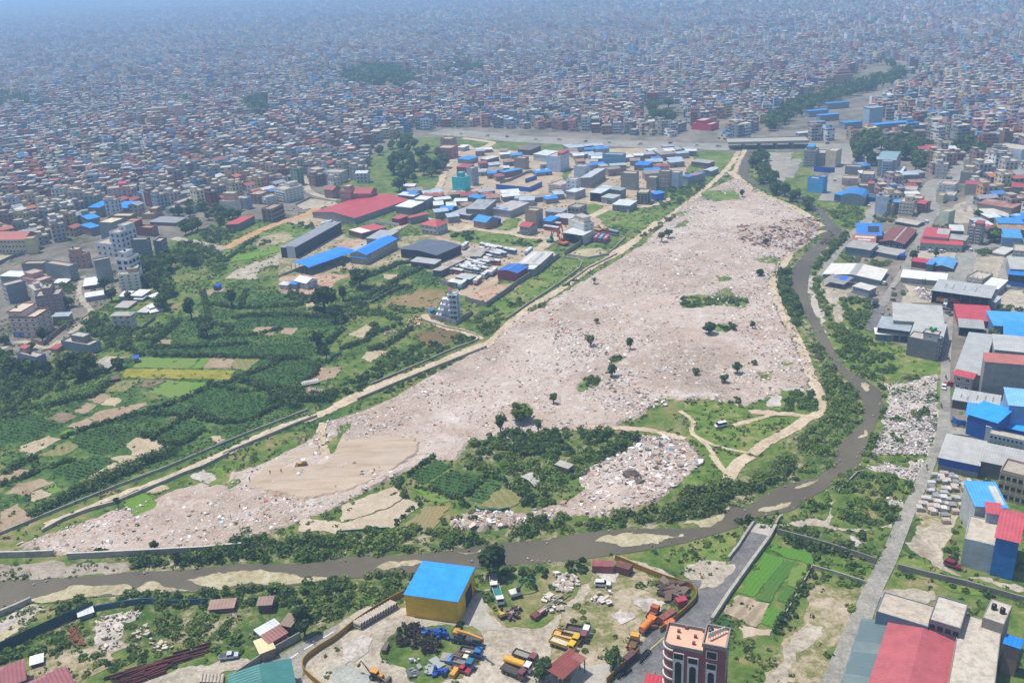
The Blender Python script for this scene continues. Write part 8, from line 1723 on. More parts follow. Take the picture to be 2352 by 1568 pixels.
rt=emq('road_bridge',O,math.atan2(ex.y,ex.x),'long low concrete road bridge over the river','bridge')
mb=MB();mb.bx(0,0,5.2,L,22,6.6,CW1);mb.k_('deck',rt)
for y in(-.3,21.8):
 mb=MB();mb.bx(0,y,6.602,L,y+.3,7.5,pn('a9a8a2',.9,.2,.4));mb.k_('railing',rt)
for k in range(1,5):
 mb=MB();mb.bx(L*k/5-.8,1,0,L*k/5+.8,21,5.198,pn('77746c',.9,.3,.4));mb.k_('pier',rt)
RUBBER=pz('141414',.9)
def whq(rt,x,y,r,wd=.25):
 mb=MB();mb.tb_((x,y-wd/2,r),(x,y+wd/2,r),r,r,RUBBER,12);mb.tb_((x,y-wd/2-.01,r),(x,y+wd/2+.01,r),r*.5,r*.5,pz('8a8a88'),8);mb.k_('wheel',rt)
def plc(name,lb,cat,fr,p,q,gr=None):
 a,b=gp(fr,*p),gp(fr,*q);m_=(a+b)/2;d=b-a
 return emq(name,(m_.x,m_.y,.32),math.atan2(d.y,d.x),lb,cat,gr)
def car(lb,fr,p,q,color,kind='suv',cat='car',gr=None):
 rt=plc(cat.replace('-','_'),lb,cat,fr,p,q,gr);L,H={'suv':(4.7,1.85),'hatch':(3.9,1.5),'van':(4.8,2.1),'pickup':(5.1,1.75),'jeep':(4.0,1.8)}[kind];h=L/2;W=.88;m=pn(color,.3,.06,1.5);g=glass('0c0e11',.1)
 prof={'suv':[(-h,.4),(h,.4),(h,.95),(h-.9,1.1),(-h,1.1)],'hatch':[(-h,.35),(h,.35),(h,.75),(h-.8,.92),(-h,.95)],'van':[(-h,.4),(h,.4),(h,.95),(h-.5,1.15),(-h,1.15)],'pickup':[(-h,.5),(h,.5),(h,1.0),(h-1.0,1.12),(-h,1.12)],'jeep':[(-h,.45),(h,.45),(h,1.0),(h-1.1,1.08),(-h,1.08)]}[kind]
 mb=MB();mb.side(prof,-W,W,m);mb.k_('body',rt)
 t={'suv':(-h+.12,-h+.3,h-1.9,h-1.25),'hatch':(-h+.1,-h+.5,h-1.7,h-1.0),'van':(-h+.06,-h+.16,h-1.15,h-.5),'pickup':(-.5,-.35,.9,1.45),'jeep':(-h+.1,-h+.2,h-1.9,h-1.4)}[kind];z=prof[4][1]
 mb=MB();mb.side([(t[0],z),(t[3],z),(t[2],H-.08),(t[1],H-.08)],-W+.06,W-.06,g);o=mb.k_('windows',rt)
 mb=MB();mb.bx(t[1]-.02,-W+.08,H-.08,t[2]+.02,W-.08,H,m);mb.k_('roof',rt)
 if kind=='pickup':
  mb=MB();mb.bx(-h+.1,-W+.1,1.13,-.62,W-.1,1.2,pz('3a3a3a'));mb.k_('bed',rt)
 for x in(-h+.8,h-.85):
  for y in(-W+.02,W-.02):whq(rt,x,y,.34)
 for y in(-W+.28,W-.28):
  mb=MB();mb.bx(h-.02,y-.18,.65,h+.03,y+.18,.82,pz('e6e4d8',.2));mb.k_('headlight',rt)
 return rt
def tkq(lb,fr,p,q,cab,bed,kind='tipper',L=7.0,cat='truck',gr=None,load=None):
 rt=plc(cat.replace('-','_'),lb,cat,fr,p,q,gr);h=L/2;W=1.15;cm=pn(cab,.4,.15,.8);bm_=pn(bed,.6,.25,.8);g=glass('0c0e11',.15)
 mb=MB();mb.bx(-h,-.5,.7,h-.3,.5,.95,pz('2c2a28'));mb.k_('chassis',rt)
 mb=MB();mb.side([(h-1.9,.75),(h,.75),(h,1.7),(h-.25,2.6),(h-1.9,2.6)],-W+.05,W-.05,cm);o=mb.k_('cab',rt)
 mb=MB();mb.add([(h+.02,-W+.2,1.72),(h+.02,W-.2,1.72),(h-.2,W-.2,2.45),(h-.2,-W+.2,2.45)],[(0,1,2,3)],g);
 for y in(-W+.03,W-.03):mb.add([(h-1.4,y,1.7),(h-.15,y,1.7),(h-.35,y,2.4),(h-1.4,y,2.4)],[(0,1,2,3)],g)
 mb.k_('windows',o)
 x0,x1=-h,h-2.05
 mb=MB()
 if kind in('tipper','flat'):
  zt=1.95 if kind=='tipper' else 1.45
  mb.bx(x0,-W,1.0,x1,W,1.12,bm_);mb.bx(x0,-W,1.122,x0+.12,W,zt,bm_);mb.bx(x1-.12,-W,1.122,x1,W,zt+.3,bm_);mb.bx(x0+.12,-W,1.122,x1-.12,-W+.1,zt,bm_);mb.bx(x0+.12,W-.1,1.122,x1-.12,W,zt,bm_)
  if load:mb.bx(x0+.13,-W+.11,1.123,x1-.13,W-.11,1.5,pn(load,.95,.4,2))
  mb.k_('bed',rt)
 elif kind=='tank':mb.tb_((x0,0,1.95),(x1,0,1.95),.95,.95,bm_,16);mb.k_('tank',rt)
 elif kind=='mixer':
  mb.tb_((x0+.3,0,2.1),(x0+1.8,0,2.0),.6,1.15,bm_,14);mb.tb_((x0+1.8,0,2.0),(x1,0,1.8),1.15,.8,bm_,14);mb.k_('drum',rt)
 elif kind=='box':mb.bx(x0,-W,1.0,x1,W,2.9,bm_);mb.k_('cargo_box',rt)
 for x in(-h+.9,-h+2.1,h-.95)if L>6 else(-h+.9,h-.9):
  for y in(-W+.12,W-.12):whq(rt,x,y,.48,.3)
 return rt
def bus(lb,fr,p,q,color,tq,L=10.0,gr=None,z=.05):
 rt=plc('bus',lb,'bus',fr,p,q,gr);h=L/2;W=1.2;m=pn(color,.4,.12,.8);t=pn(tq,.4,.12,.8);g=glass('10161c',.12)
 mb=MB();mb.bx(-h,-W,.45,h,W,1.35,t);mb.bx(-h,-W,2.4,h,W,3.0,m);mb.bx(-h,-W,1.352,-h+.3,W,2.398,m);mb.k_('body',rt)
 mb=MB();mb.bx(-h+.31,-W+.04,1.353,h-.04,W-.04,2.397,g);mb.k_('windows',rt)
 mb=MB();mb.bx(-h+.2,-W+.15,3.002,h-.2,W-.15,3.12,m);
 mb.bx(-h*.5,-.6,3.122,-h*.1,.6,3.3,pz('b8b8b8'));mb.k_('roof',rt)
 for x in(-h+2,h-2.2):
  for y in(-W+.1,W-.1):whq(rt,x,y,.5,.3)
 return rt
car('white estate jeep with roof rack on the green track in the works yard','YC',(75,790),(305,800),'d6d6d2','suv')
car('silver pickup on the dirt road at the bottom left','B0',(1515,1412),(1645,1392),'b4b8c0','pickup',cat='pickup')
car('white minibus standing alone on the green common','M2',(298,1368),(226,1384),'dcdcd6','van',cat='van')
car('dark red car on the footpath beside the large pale block','ZG',(345,1270),(640,1375),'7a1c34','suv')
car('white car driving on the narrow street past the white rubble','R5',(712,700),(712,742),'dcdcd8','hatch')
car('white car on the crossroads by the large white warehouse','R4',(236,526),(256,512),'dcdcd8','hatch')
car('white car on the sloping street above the red school','R2',(572,718),(582,694),'dcdcd8','suv')
car('white car parked at the edge of the green slope','R2',(118,592),(126,572),'d8d8cc','hatch')
car('white car in the school yard, left of the round tree','R4',(590,268),(622,264),'ccd0d2','hatch')
car('white car in the school yard, right of the round tree','R4',(680,272),(716,268),'d2d4d4','hatch')
car('white car at the end of the asphalt lane below the grey tower','R4',(915,268),(930,250),'d4d4d2','hatch')
car('grey pickup parked at the end of the narrow street','R5',(770,150),(732,128),'6a6c6c','pickup',cat='pickup')
car('small red three-wheeler on the narrow street','R5',(765,698),(742,696),'a01c3a','jeep',cat='three-wheeler')
car('dark car at the top of the wide street by the bridge','R1',(740,386),(748,366),'c8ccd0','hatch')
car('white car on the dirt track at the top of the rubble field, left of two','T2',(280,1222),(292,1214),'d8d8d8','hatch')
car('white car on the dirt track at the top of the rubble field, right of two','T2',(296,1222),(308,1212),'d8d8d8','hatch')
car('white car by the river track below the bridge','T2',(490,1312),(512,1316),'c8c8c8','hatch')
tkq('blue covered truck parked at the corner of the grey warehouse','R4',(392,300),(372,338),'1d3f94','1f4fb4','box',6.4)
tkq('dark truck on the strip of new asphalt','R4',(182,665),(160,720),'2a3444','303c4c','box',6.4)
tkq('small truck with orange cover before the open shed','R4',(665,662),(735,676),'d4d4d0','d07a2c','box',5.6)
tkq('small truck with pink cover before the open shed','R4',(765,668),(815,676),'c84a70','cc5478','box',5.0)
tkq('small truck with dark purple bed at the end of the narrow street','R5',(770,100),(722,92),'d8d8d8','3a2444','tipper',5.4)
tkq('yellow tipper truck with blue drum, upper of two yellow trucks in the yard','YV',(1000,850),(1385,960),'c8a408','c09a08','tipper',8.0,load='c8a06a')
tkq('yellow truck with pale load, lower of two yellow trucks in the yard','YV',(950,960),(1310,1085),'d0ac08','b8962a','tipper',7.6,load='c4b8a4')
tkq('white-cabbed lorry with empty brown bed, rearmost of four in the yard','YV',(1280,760),(1500,800),'d4d8da','5a4a42','tipper',6.8)
tkq('maroon-cabbed lorry with pale bed between white and yellow trucks','YV',(1200,850),(1460,900),'7d4a4c','6a5a50','tipper',7.2,load='a8988a')
tkq('maroon-cabbed lorry with open bed behind the yellow tanker','YV',(345,1190),(620,1290),'7a444c','57524a','tipper',7.0,load='8a8a7c')
tkq('yellow tanker truck with white cab in the yard','YV',(200,1330),(520,1440),'d6d8d8','d89a10','tank',7.8)
tkq('dark maroon truck with machinery on its bed, front one of three','YV',(140,1430),(430,1560),'6f3f48','3a3630','flat',7.4,load='4a443c')
tkq('blue-cabbed lorry with empty grey bed, upper one on the yard island','YI',(1850,880),(2060,920),'1d6cae','6f6a68','tipper',6.4)
tkq('blue-cabbed lorry with grey bed, lower one on the yard island','YI',(1700,1060),(1920,1115),'1d6a8e','7a7672','tipper',6.4)
car('red pickup with white roof parked before the lower blue lorry','YI',(1680,1130),(1890,1205),'a8323e','pickup',cat='pickup')
tkq('small orange tipper behind the yellow wall, by the rust container','YC',(1010,1380),(1100,1260),'a85a30','8a4a34','flat',5)
tkq('orange tank lorry along the yellow wall','YC',(870,1640),(1060,1440),'d8762c','d87a2c','tank',6.6)
tkq('yellow lorry cab and chassis along the yellow wall','YV',(2330,1010),(2352,960),'d0982c','6a4a30','flat',5)
tkq('white lorry with long bed beside the tall dark tree, rear one','YS',(1700,640),(1720,880),'d4cfc4','b8b4ae','tipper',8.4)
tkq('white lorry with long bed and teal load, front one','YS',(1750,890),(1825,1120),'dcdcdc','b4b2ae','tipper',8.4,load='2a7a74')
for i,(x0,y0,x1,y1,c,t,lab)in enumerate(((862,335,965,350,'d4d4d4','a83a44','white and red coach beside the tall white house, front one of two'),(880,305,975,315,'d0d0d0','a04850','white and red coach beside the tall white house, rear one of two'))):bus(lab,'C2',(x0,y0),(x1,y1),c,t,12)
bus('blue and white bus on the bare lot before the red hall','K0',(2180,850),(2278,820),'c8d0d8','2a64b0',10)
for x,y,c,lab in((205,772,'b89a40','yellow'),(245,777,'b85a80','pink, left one'),(282,781,'6a8a9c','blue-grey'),(320,787,'b4507c','pink, right one')):bus('bus body parked nose to the wall in a coloured row, '+lab,'C3',(x-22,y+22),(x+16,y-20),c,c,11,'coloured buses in a row')
for x,y,c,lab in((240,708,'b86a3c','orange'),(300,722,'b8704a','rusty orange'),(360,735,'8a9aa4','grey'),(225,722,'b4a04a','yellow-ochre')):bus('long coloured bus behind the coloured row, '+lab,'C3',(x-36,y-8),(x+36,y+8),c,c,11,'coloured buses in a row')
BG='buses crowded in the dusty bus park'
PB=[bus('x','C2',(0,0),(10,2),c,t,9.5)for c,t in(('d8d8d8','c4ccd4'),('d4d8dc','3a74b4'),('d8d4cc','b44a4a'),('ccd4d8','5a9ab8'))]
BW=('white bus','white bus with blue sides','white bus with red sides','white bus with pale blue sides')
for i,(x,y)in enumerate(((92,670),(130,648),(185,625),(172,682),(215,650),(250,668),(262,640),(300,675),(235,622),(330,652),(345,632),(362,662),(380,612),(300,612),(330,590),(372,583),(398,566),(400,482),(395,515),(385,535),(440,500),(484,498),(432,522),(478,528),(470,550),(512,542),(420,602),(462,606),(590,522),(282,655))):
 k=(i*7+i//3)%4;o=ctq(PB[k]);a,b_=gp('C2',x-36,y-7),gp('C2',x+36,y+7);m_=(a+b_)/2;o.location=(m_.x,m_.y,.32);d=b_-a;o.rotation_euler=(0,0,math.atan2(d.y,d.x))
 tag(o,BW[k]+' in the crowded rows of the bus park','bus',BG)
for i,(x,y)in enumerate(((398,708),(455,688),(335,755),(215,785),(232,482),(735,525))):
 k=i%4;o=ctq(PB[k]);a,b_=gp('C2',x-24,y+20),gp('C2',x+24,y-20);m_=(a+b_)/2;o.location=(m_.x,m_.y,.32);d=b_-a;o.rotation_euler=(0,0,math.atan2(d.y,d.x))
 tag(o,('white bus standing apart, lowest along the brick plot','white bus with blue sides nearest the maroon shed','white bus with red sides beside the brick plot','white bus with pale blue sides behind the white stepped house','white bus standing apart near the black warehouse corner','white bus with blue sides alone on the dirt road by the pale warehouse')[i],'bus','buses standing apart')
for r in PB:
 for c in list(r.children):BO.remove(c)
 BO.remove(r)
PC=[car('x','D',(1000,500),(1010,500),c,k)for c,k in(('d8d8d8','hatch'),('b4b8bc','suv'),('3a3c40','hatch'))]
HG='cars on the highway'
for i,(x,y)in enumerate(((1060,309),(1120,314),(1165,316),(1230,322),(1285,323),(1345,327),(1400,329),(1470,333),(1540,331),(1600,335),(1650,338),(1900,332),(1975,336),(2040,340),(2110,343),(2160,330),(2200,332),(2240,334),(2290,352))):
 o=ctq(PC[i%3]);g=at(x,y);o.location=(g.x,g.y,.5);o.rotation_euler=(0,0,rng.uniform(-.2,.1)+(math.pi if i%2 else 0));tag(o,('small white car','small silver car','small dark car')[i%3]+' on the highway across the middle distance','car',HG)
for r in PC:
 for c in list(r.children):BO.remove(c)
 BO.remove(r)
def arm(mb,pts,w0,w1,m):
 for k in range(len(pts)-1):
  t0=w0+(w1-w0)*k/(len(pts)-1);t1=w0+(w1-w0)*(k+1)/(len(pts)-1);mb.tb_(pts[k],pts[k+1],t0,t1,m,4)
def tracked(rt,L,W):
 for y in(-W,W):
  mb=MB();mb.side([(-L/2,.25),(-L/2+.25,0),(L/2-.25,0),(L/2,.25),(L/2,.6),(L/2-.25,.85),(-L/2+.25,.85),(-L/2,.6)],y-.25,y+.25,pz('2a2826'));mb.k_('track',rt)
rt=plc('bulldozer','yellow bulldozer with a pale canopy levelling the rubble','bulldozer','B0',(2120,78),(2050,82));ym=pn('b8882a',.5,.2,.8);tracked(rt,3.6,1.0)
mb=MB();mb.bx(-1.6,-.7,.8,.3,.7,1.7,ym);mb.bx(.3,-.55,.8,1.7,.55,1.5,ym);mb.k_('body',rt)
mb=MB();mb.bx(-1.5,-.9,2.75,.2,.9,2.9,pz('d4d0c4'));mb.k_('canopy',rt)
for x in(-1.4,.1):
 for y in(-.8,.8):mb=MB();mb.bx(x-.05,y-.05,1.7,x+.05,y+.05,2.748,pz('3a3834'));mb.k_('post',rt)
mb=MB();mb.side([(2.2,.1),(2.4,.1),(2.5,1.2),(2.2,1.2)],-1.5,1.5,ym);mb.k_('blade',rt)
rt=plc('backhoe_loader','yellow backhoe loader with raised rear arm at the bottom of the yard','backhoe','YI',(230,1270),(430,1330));ym=pn('c48a24',.45,.2,.8);dk=pz('2c2824')
mb=MB();mb.bx(-1.6,-.55,.7,1.9,.55,1.2,dk);mb.bx(.4,-.5,1.2,1.9,.5,1.75,ym);mb.k_('body',rt)
mb=MB();mb.bx(-1.3,-.75,1.2,.35,.75,2.5,glass('14181a',.2));o=mb.k_('cab',rt);mb=MB();mb.bx(-1.5,-.85,2.502,.5,.85,2.7,pn('d08a2c',.5,.1,1));mb.k_('roof',o)
mb=MB();arm(mb,[Vc((-1.6,0,1)),Vc((-3.2,0,3.2)),Vc((-4.6,.3,4.2))],.22,.14,pn('6a5a44',.7,.2,1));arm(mb,[Vc((-4.6,.3,4.2)),Vc((-5.4,.3,2.6))],.16,.12,pn('6a5a44',.7,.2,1));o=mb.k_('boom',rt);mb=MB();mb.side([(-5.9,2.0),(-5.2,2.1),(-5.1,2.7),(-5.6,2.8)],-.05,.65,dk);mb.k_('bucket',o)
mb=MB();arm(mb,[Vc((1.6,-.5,1.2)),Vc((3.0,-.5,.6))],.12,.1,ym);arm(mb,[Vc((1.6,.5,1.2)),Vc((3.0,.5,.6))],.12,.1,ym);o=mb.k_('loader_arm',rt);mb=MB();mb.side([(2.9,.2),(3.9,.15),(3.7,1.1),(3.0,1.1)],-1.15,1.15,pz('5a5248'));mb.k_('bucket',o)
for x,r in((-1.0,.75),(1.3,.5)):
 for y in(-.85,.85):whq(rt,x,y,r,.4)
rt=plc('mobile_crane','dark wheeled crane with a long orange jib on the yard island','crane','YI',(2070,730),(1680,640));om=pn('b8843c',.5,.2,.8);dk=pn('3a4148',.6,.2,.8)
mb=MB();mb.bx(-4.6,-1.2,.9,4.4,1.2,1.6,dk);mb.k_('chassis',rt);mb=MB();mb.bx(-4.4,-1.1,1.602,-2.2,1.1,2.7,dk);mb.k_('cab',rt);mb=MB();mb.bx(.6,-1.1,1.602,3.2,1.1,2.5,dk);mb.k_('engine_housing',rt)
mb=MB();mb.bx(2.0,-1.0,2.52,3.6,1.0,3.6,om);mb.k_('counterweight',rt)
mb=MB();arm(mb,[Vc((2.6,0,3.4)),Vc((-1.6,2.2,5.4)),Vc((-7.6,5.4,7.6))],.55,.38,om);o=mb.k_('jib',rt)
mb=MB();arm(mb,[Vc((-.6,0.2,2.4)),Vc((-2.4,2.6,5.2))],.22,.2,om);mb.k_('ram',o)
mb=MB();mb.tb_((-7.7,5.5,7.5),(-7.9,5.6,5.2),.05,.05,pz('1a1a1a'),5);mb.bx(-8.15,5.35,4.6,-7.65,5.85,5.2,pz('2a2a30'));mb.k_('hook',o)
for x in(-3.6,-2.2,2.0,3.4):
 for y in(-1.1,1.1):whq(rt,x,y,.62,.4)
def exq(lb,fr,p,q,c,armc,s=1.0,flip=1):
 rt=plc('excavator',lb,'excavator',fr,p,q);m=pn(c,.5,.2,.8);a=pn(armc,.5,.2,.8);tracked(rt,3.4*s,1.0*s)
 mb=MB();mb.bx(-1.7*s,-1.2*s,.9,1.2*s,1.2*s,1.9,m);mb.k_('body',rt);mb=MB();mb.bx(.2*s,-1.15*s,1.902,1.3*s,-.1*s,2.9,glass('1a2022',.2));mb.k_('cab',rt)
 mb=MB();arm(mb,[Vc((1.2*s,.3,1.6)),Vc((3.4*s,.3,4.8*s)),Vc((6.0*s,.3,3.6*s)),Vc((6.4*s,.3,1.6*s))],.32*s,.18*s,a);o=mb.k_('boom',rt);mb=MB();mb.side([(6.0*s,1.0*s),(6.9*s,1.1*s),(6.8*s,1.8*s),(6.1*s,1.8*s)],-.2,.8,pz('3a3632'));mb.k_('bucket',o)
exq('white and teal excavator among scrap behind the yellow shed','YS',(1930,1020),(2240,930),'c8c8c0','1e6a60',1.0)
exq('orange excavator with raised red arm beside the tall white house','C2',(1060,470),(960,440),'b8623c','c04a2c',1.9)
exq('second orange excavator behind the first beside the tall white house','C2',(1060,455),(985,395),'a4603c','a85a34',1.8)
exq('teal excavator at the edge of the dirt road by the tall white house','C2',(880,445),(930,425),'1e7a6c','1e7a6c',1.3)
exq('small blue machine with pale arm beside the tall white house','C2',(1085,445),(1040,385),'2a64a4','b4bcc0',1.3)
exq('yellow wheel digger at the scrap heap corner of the yard','YS',(1900,1400),(1800,1280),'b89a48','b89a48',.6)
def bxq(lb,fr,A,B,C,base=None,h=None,c='7a3f36',name=None,cat='container'):
 O,rz,w,d,H=site(fr,A,B,C,base,h);rt=emq(name or('shipping_container' if cat=='container' else cat),O,rz,lb,cat);mb=MB();mb.bx(0,0,.1,w,d,H,sq(c,0,.35,.6,.35));mb.k_('body',rt);mb=MB();mb.bx(-.03,-.03,H+.002,w+.03,d+.03,H+.06,pn(c,.7,.35,.5));mb.k_('roof',rt)
 mb=MB();mb.bx(w+.002,.15,.2,w+.05,d-.15,H-.15,pn(c,.7,.3,.8));mb.k_('door',rt)
bxq('faded red container with pale roof patch, left of two by the yellow wall','YC',(5,440),(372,455),(392,378),h=2.7,c='8a4a4c')
bxq('rust-brown container, right of two by the yellow wall','YC',(388,432),(640,508),(706,446),h=2.7,c='6a4034')
bxq('rust-brown box body behind the yellow wall, by the orange machines','YC',(1145,1312),(1240,1372),(1432,1196),h=2.7,c='7d463c')
bxq('dark brown box body behind the yellow wall, lowest','YV',(2150,1178),(2236,1226),(2400,1080),h=2.6,c='5a3a32')
bxq('small red cabin in scrap at the bend of the yellow wall','YC',(1430,990),(1492,1066),(1550,1028),h=2.6,c='9a3440',cat='cabin')
bxq('orange cab body beside the rust container at the yellow wall','YC',(1230,1395),(1290,1450),(1350,1405),h=2.2,c='cc6434',name='cab_body',cat='scrap cab')
bxq('rusty machine skip standing at the left of the yard island','YI',(405,790),(480,795),(530,650),h=1.6,c='5f5248',cat='skip')
bxq('brown engine block on the yard island, under the crane','YI',(1580,900),(1680,960),(1720,780),h=1.6,c='5a4038',name='engine',cat='machine')
bxq('grey flat slab frame beside the brown engine, yard island','YI',(1405,960),(1560,980),(1600,845),h=1.2,c='8d8480',cat='platform')
bxq('blue fuel box beside the brown engine','YI',(1530,980),(1600,990),(1605,910),h=1.5,c='2f7cc0',name='fuel_box',cat='box')
bxq('yellow compressor at the front of the yard island','YI',(1570,1200),(1650,1225),(1680,1130),h=1.5,c='c08c24',name='compressor',cat='machine')
bxq('white cream box on the yard island beside the blue lorry','YI',(1790,930),(1870,945),(1890,870),h=1.5,c='d0c6b0',cat='crate')
rt=plc('crane_boom','long pale boom lying on a rusty undercarriage among scrap','crane boom','YV',(590,560),(1120,190));mb=MB();mb.tb_((-4,0,1.6),(9.5,0,1.3),.32,.2,pn('9a8c78',.8,.2,.8),6);mb.k_('boom',rt);mb=MB();mb.bx(-6,-1.1,.3,-1.5,1.1,1.3,pn('6a3a2e',.8,.3,.8));mb.bx(-3.8,-.9,1.302,-1.4,.3,1.7,pn('b09890',.8,.2,.8));mb.k_('undercarriage',rt)
for x in(-5.2,-2.2):
 for y in(-1.2,1.2):whq(rt,x,y,.55,.3)
pm=pn('14489c',.45,.15,1.5);mb=MB();mb.tb_((0,0,0),(0,0,.88),.29,.29,pm,12);mb.tb_((0,0,.28),(0,0,.32),.31,.31,pm,12);mb.tb_((0,0,.58),(0,0,.62),.31,.31,pm,12)
pd=mb.k_('drum');r=random.Random(3)
def drums(fr,quad,n,lb,gr,lie=.5):
 g=gq(DL(fr,quad));
 for i in range(n):
  a,b_=r.random(),r.random();p=(g[0]*(1-a)+g[1]*a)*(1-b_)+(g[3]*(1-a)+g[2]*a)*b_
  o=pd.copy();LK(o);o.scale=(1.5,1.5,1.5)
  if r.random()<lie:o.rotation_euler=(R(90),0,r.random()*6.28);o.location=(p.x,p.y,.8+.6*r.random()*.5)
  else:o.location=(p.x,p.y,.42+(.0 if r.random()<.7 else .9));o.rotation_euler=(0,0,r.random())
  tag(o,lb,'drum',gr)
drums('YI','1100,470 1540,540 1540,620 1180,560',40,'blue plastic drum in the loose heap under the crane jib','blue drums under the jib');drums('YI','1300,1160 1520,1170 1520,1270 1310,1270',16,'blue plastic drum in the tight heap at the front of the yard island','blue drums at the island front')
BO.remove(pd)
mb=MB();cm=cq('b4a898','8d8274',.8,'pipe_concrete');n_=14;vs=[]
for x,rr_ in((-1.3,.62),(1.3,.62),(1.3,.5),(-1.3,.5)):
 for i in range(n_):t=2*math.pi*i/n_;vs.append((x,rr_*cos(t),rr_*sin(t)))
fs=[(k*n_+i,k*n_+(i+1)%n_,((k+1)%4)*n_+(i+1)%n_,((k+1)%4)*n_+i)for k in range(4)for i in range(n_)]
mb.add(vs,fs,cm);pp=mb.k_('concrete_pipe')
def pipes(fr,p,q,n,rz,lab,gr,rows=1):
 for i in range(n):
  t=(i+.5)/n;g=gp(fr,p[0]+(q[0]-p[0])*t,p[1]+(q[1]-p[1])*t)
  for k in range(rows):
   o=pp.copy();LK(o);o.location=(g.x,g.y,.63+k*1.08);o.rotation_euler=(0,0,rz+r.uniform(-.06,.06));tag(o,lab[k],'pipe',gr)
g0,g1=gp('B1',100,1190),gp('B1',360,1035);az=math.atan2(g1.y-g0.y,g1.x-g0.x)
pipes('B1',(110,1195),(370,1045),14,az-R(75),('pale concrete pipe in the bottom row along the yellow wall','pale concrete pipe in the upper row along the yellow wall'),'concrete pipes along the wall',2)
for(x,y,a_)in((1480,895,.4),(1510,915,.6),(1530,860,2.6),(1545,890,.2),(1500,870,1.2),(1570,905,2.9),(1560,945,.1),(1590,870,1.7),(1540,840,.9),(1610,850,2.2),(1520,935,2.0)):
 o=pp.copy();LK(o);g=gp('B1',x,y);o.location=(g.x,g.y,.65);o.rotation_euler=(0,r.uniform(-.1,.1),a_);tag(o,'concrete pipe in the tumbled heap above the garden track','pipe','tumbled concrete pipes')
for i in range(7):
 o=pp.copy();LK(o);g=gp('B0',1390+i*24,1548+i*1);o.location=(g.x,g.y,.63);o.rotation_euler=(0,0,R(100));o.scale=(1.3,.7,.7);tag(o,'pale concrete post in the row at the bottom edge, left of the teal roof','post','concrete posts at the bottom edge')
BO.remove(pp)
sk=[]
for c,cn in(('b8b4aa','pale grey'),('c0ab9a','pinkish'),('c8c8c4','white'),('8d8d8c','mid grey')):
 mb=MB();m=pn(c,.8,.18,.9)
 for i in range(5):mb.bx(-1.1,-.85+i*.35,.05,1.1,-.55+i*.35,1.15+.05*(i%3),m)
 mb.bx(-1.2,-.9,0,1.2,.9,.048,pz('5a4a3c'));sk.append((mb.k_('slab_stack'),cn))
for i,(x,y)in enumerate(((500,570),(690,545),(630,610),(590,690),(660,660),(705,705),(850,600),(780,690),(880,620),(930,735),(910,800),(900,850),(950,870),(1100,790),(1200,690),(1230,730),(1150,860),(1200,880),(430,740),(430,820),(450,850),(430,900),(370,900),(700,870),(770,870),(655,950),(690,950),(745,965),(520,1020),(580,1030),(650,1045),(690,1050),(780,1080),(270,1060),(330,1070),(450,1100),(530,1130),(575,1140),(650,1160),(690,1165),(770,1180),(860,1210),(290,1180),(220,1170),(240,1280),(180,1260),(410,1220),(480,1230),(540,1240),(420,1310),(460,1330),(510,1330),(650,1260),(690,1280),(750,1285),(920,1050),(980,1065),(1080,1060),(1040,1190),(930,1330),(710,1420),(690,1500),(740,1520))):
 o_,cn=sk[(i*5+i//4)%4];o=o_.copy();LK(o);g=gp('YW',x,y);o.location=(g.x,g.y,.33);o.rotation_euler=(0,0,r.choice((-.25,1.3))+r.uniform(-.1,.1));k=r.uniform(.75,1.15);o.scale=(k*r.uniform(.8,1.2),k,k);tag(o,cn+' stack of stone slabs in the slab yard beside the main road','slab stack','slab stacks of the stone yard')
for o_,_ in sk:BO.remove(o_)
def skin_body(name,pts,edges,rad,mats):
 me=bpy.data.meshes.new(name);me.from_pydata(pts,edges,[]);o=BO.new(name,me);LK(o)
 sk_=o.modifiers.new('s','SKIN');
 for v,r_ in zip(me.skin_vertices[0].data,rad):v.radius=(r_,r_)
 me.skin_vertices[0].data[0].use_root=True
 o.modifiers.new('u','SUBSURF').levels=1
 dg=bpy.context.evaluated_depsgraph_get();m2=bpy.data.meshes.new_from_object(o.evaluated_get(dg));BO.remove(o)
 for m_ in mats:m2.materials.append(m_)
 return m2
def paint_body(me,zs):
 for p in me.polygons:
  z=p.center.z;p.material_index=0 if z<zs[0]else 1 if z<zs[1]else 2 if z<zs[2]else 3
  if abs(p.center.y)>.3 and z<zs[1]and z>zs[0]-.25 and p.center.z<1.15:p.material_index=2
CL=lambda a,b:[pz(a,.9),pz(b,.9),pz('7a4e38',.7),pz('14100e',.8)]
sdp=([(0,0,.92),(0,0,1.15),(0,0,1.38),(0,0,1.5),(0.02,0,1.64),(0.02,0,1.74),(0,.2,1.4),(.03,.27,1.13),(.12,.26,.88),(0,-.2,1.4),(-.02,-.27,1.13),(.06,-.27,.87),(0,.1,.88),(.05,.11,.48),(.0,.11,.06),(.14,.12,.03),(0,-.1,.88),(-.06,-.11,.48),(-.16,-.11,.06),(-.02,-.12,.03)],
[(0,1),(1,2),(2,3),(3,4),(4,5),(2,6),(6,7),(7,8),(2,9),(9,10),(10,11),(0,12),(12,13),(13,14),(14,15),(0,16),(16,17),(17,18),(18,19)],[.15,.14,.16,.06,.1,.09,.07,.05,.035,.07,.05,.035,.09,.065,.05,.045,.09,.065,.05,.045])
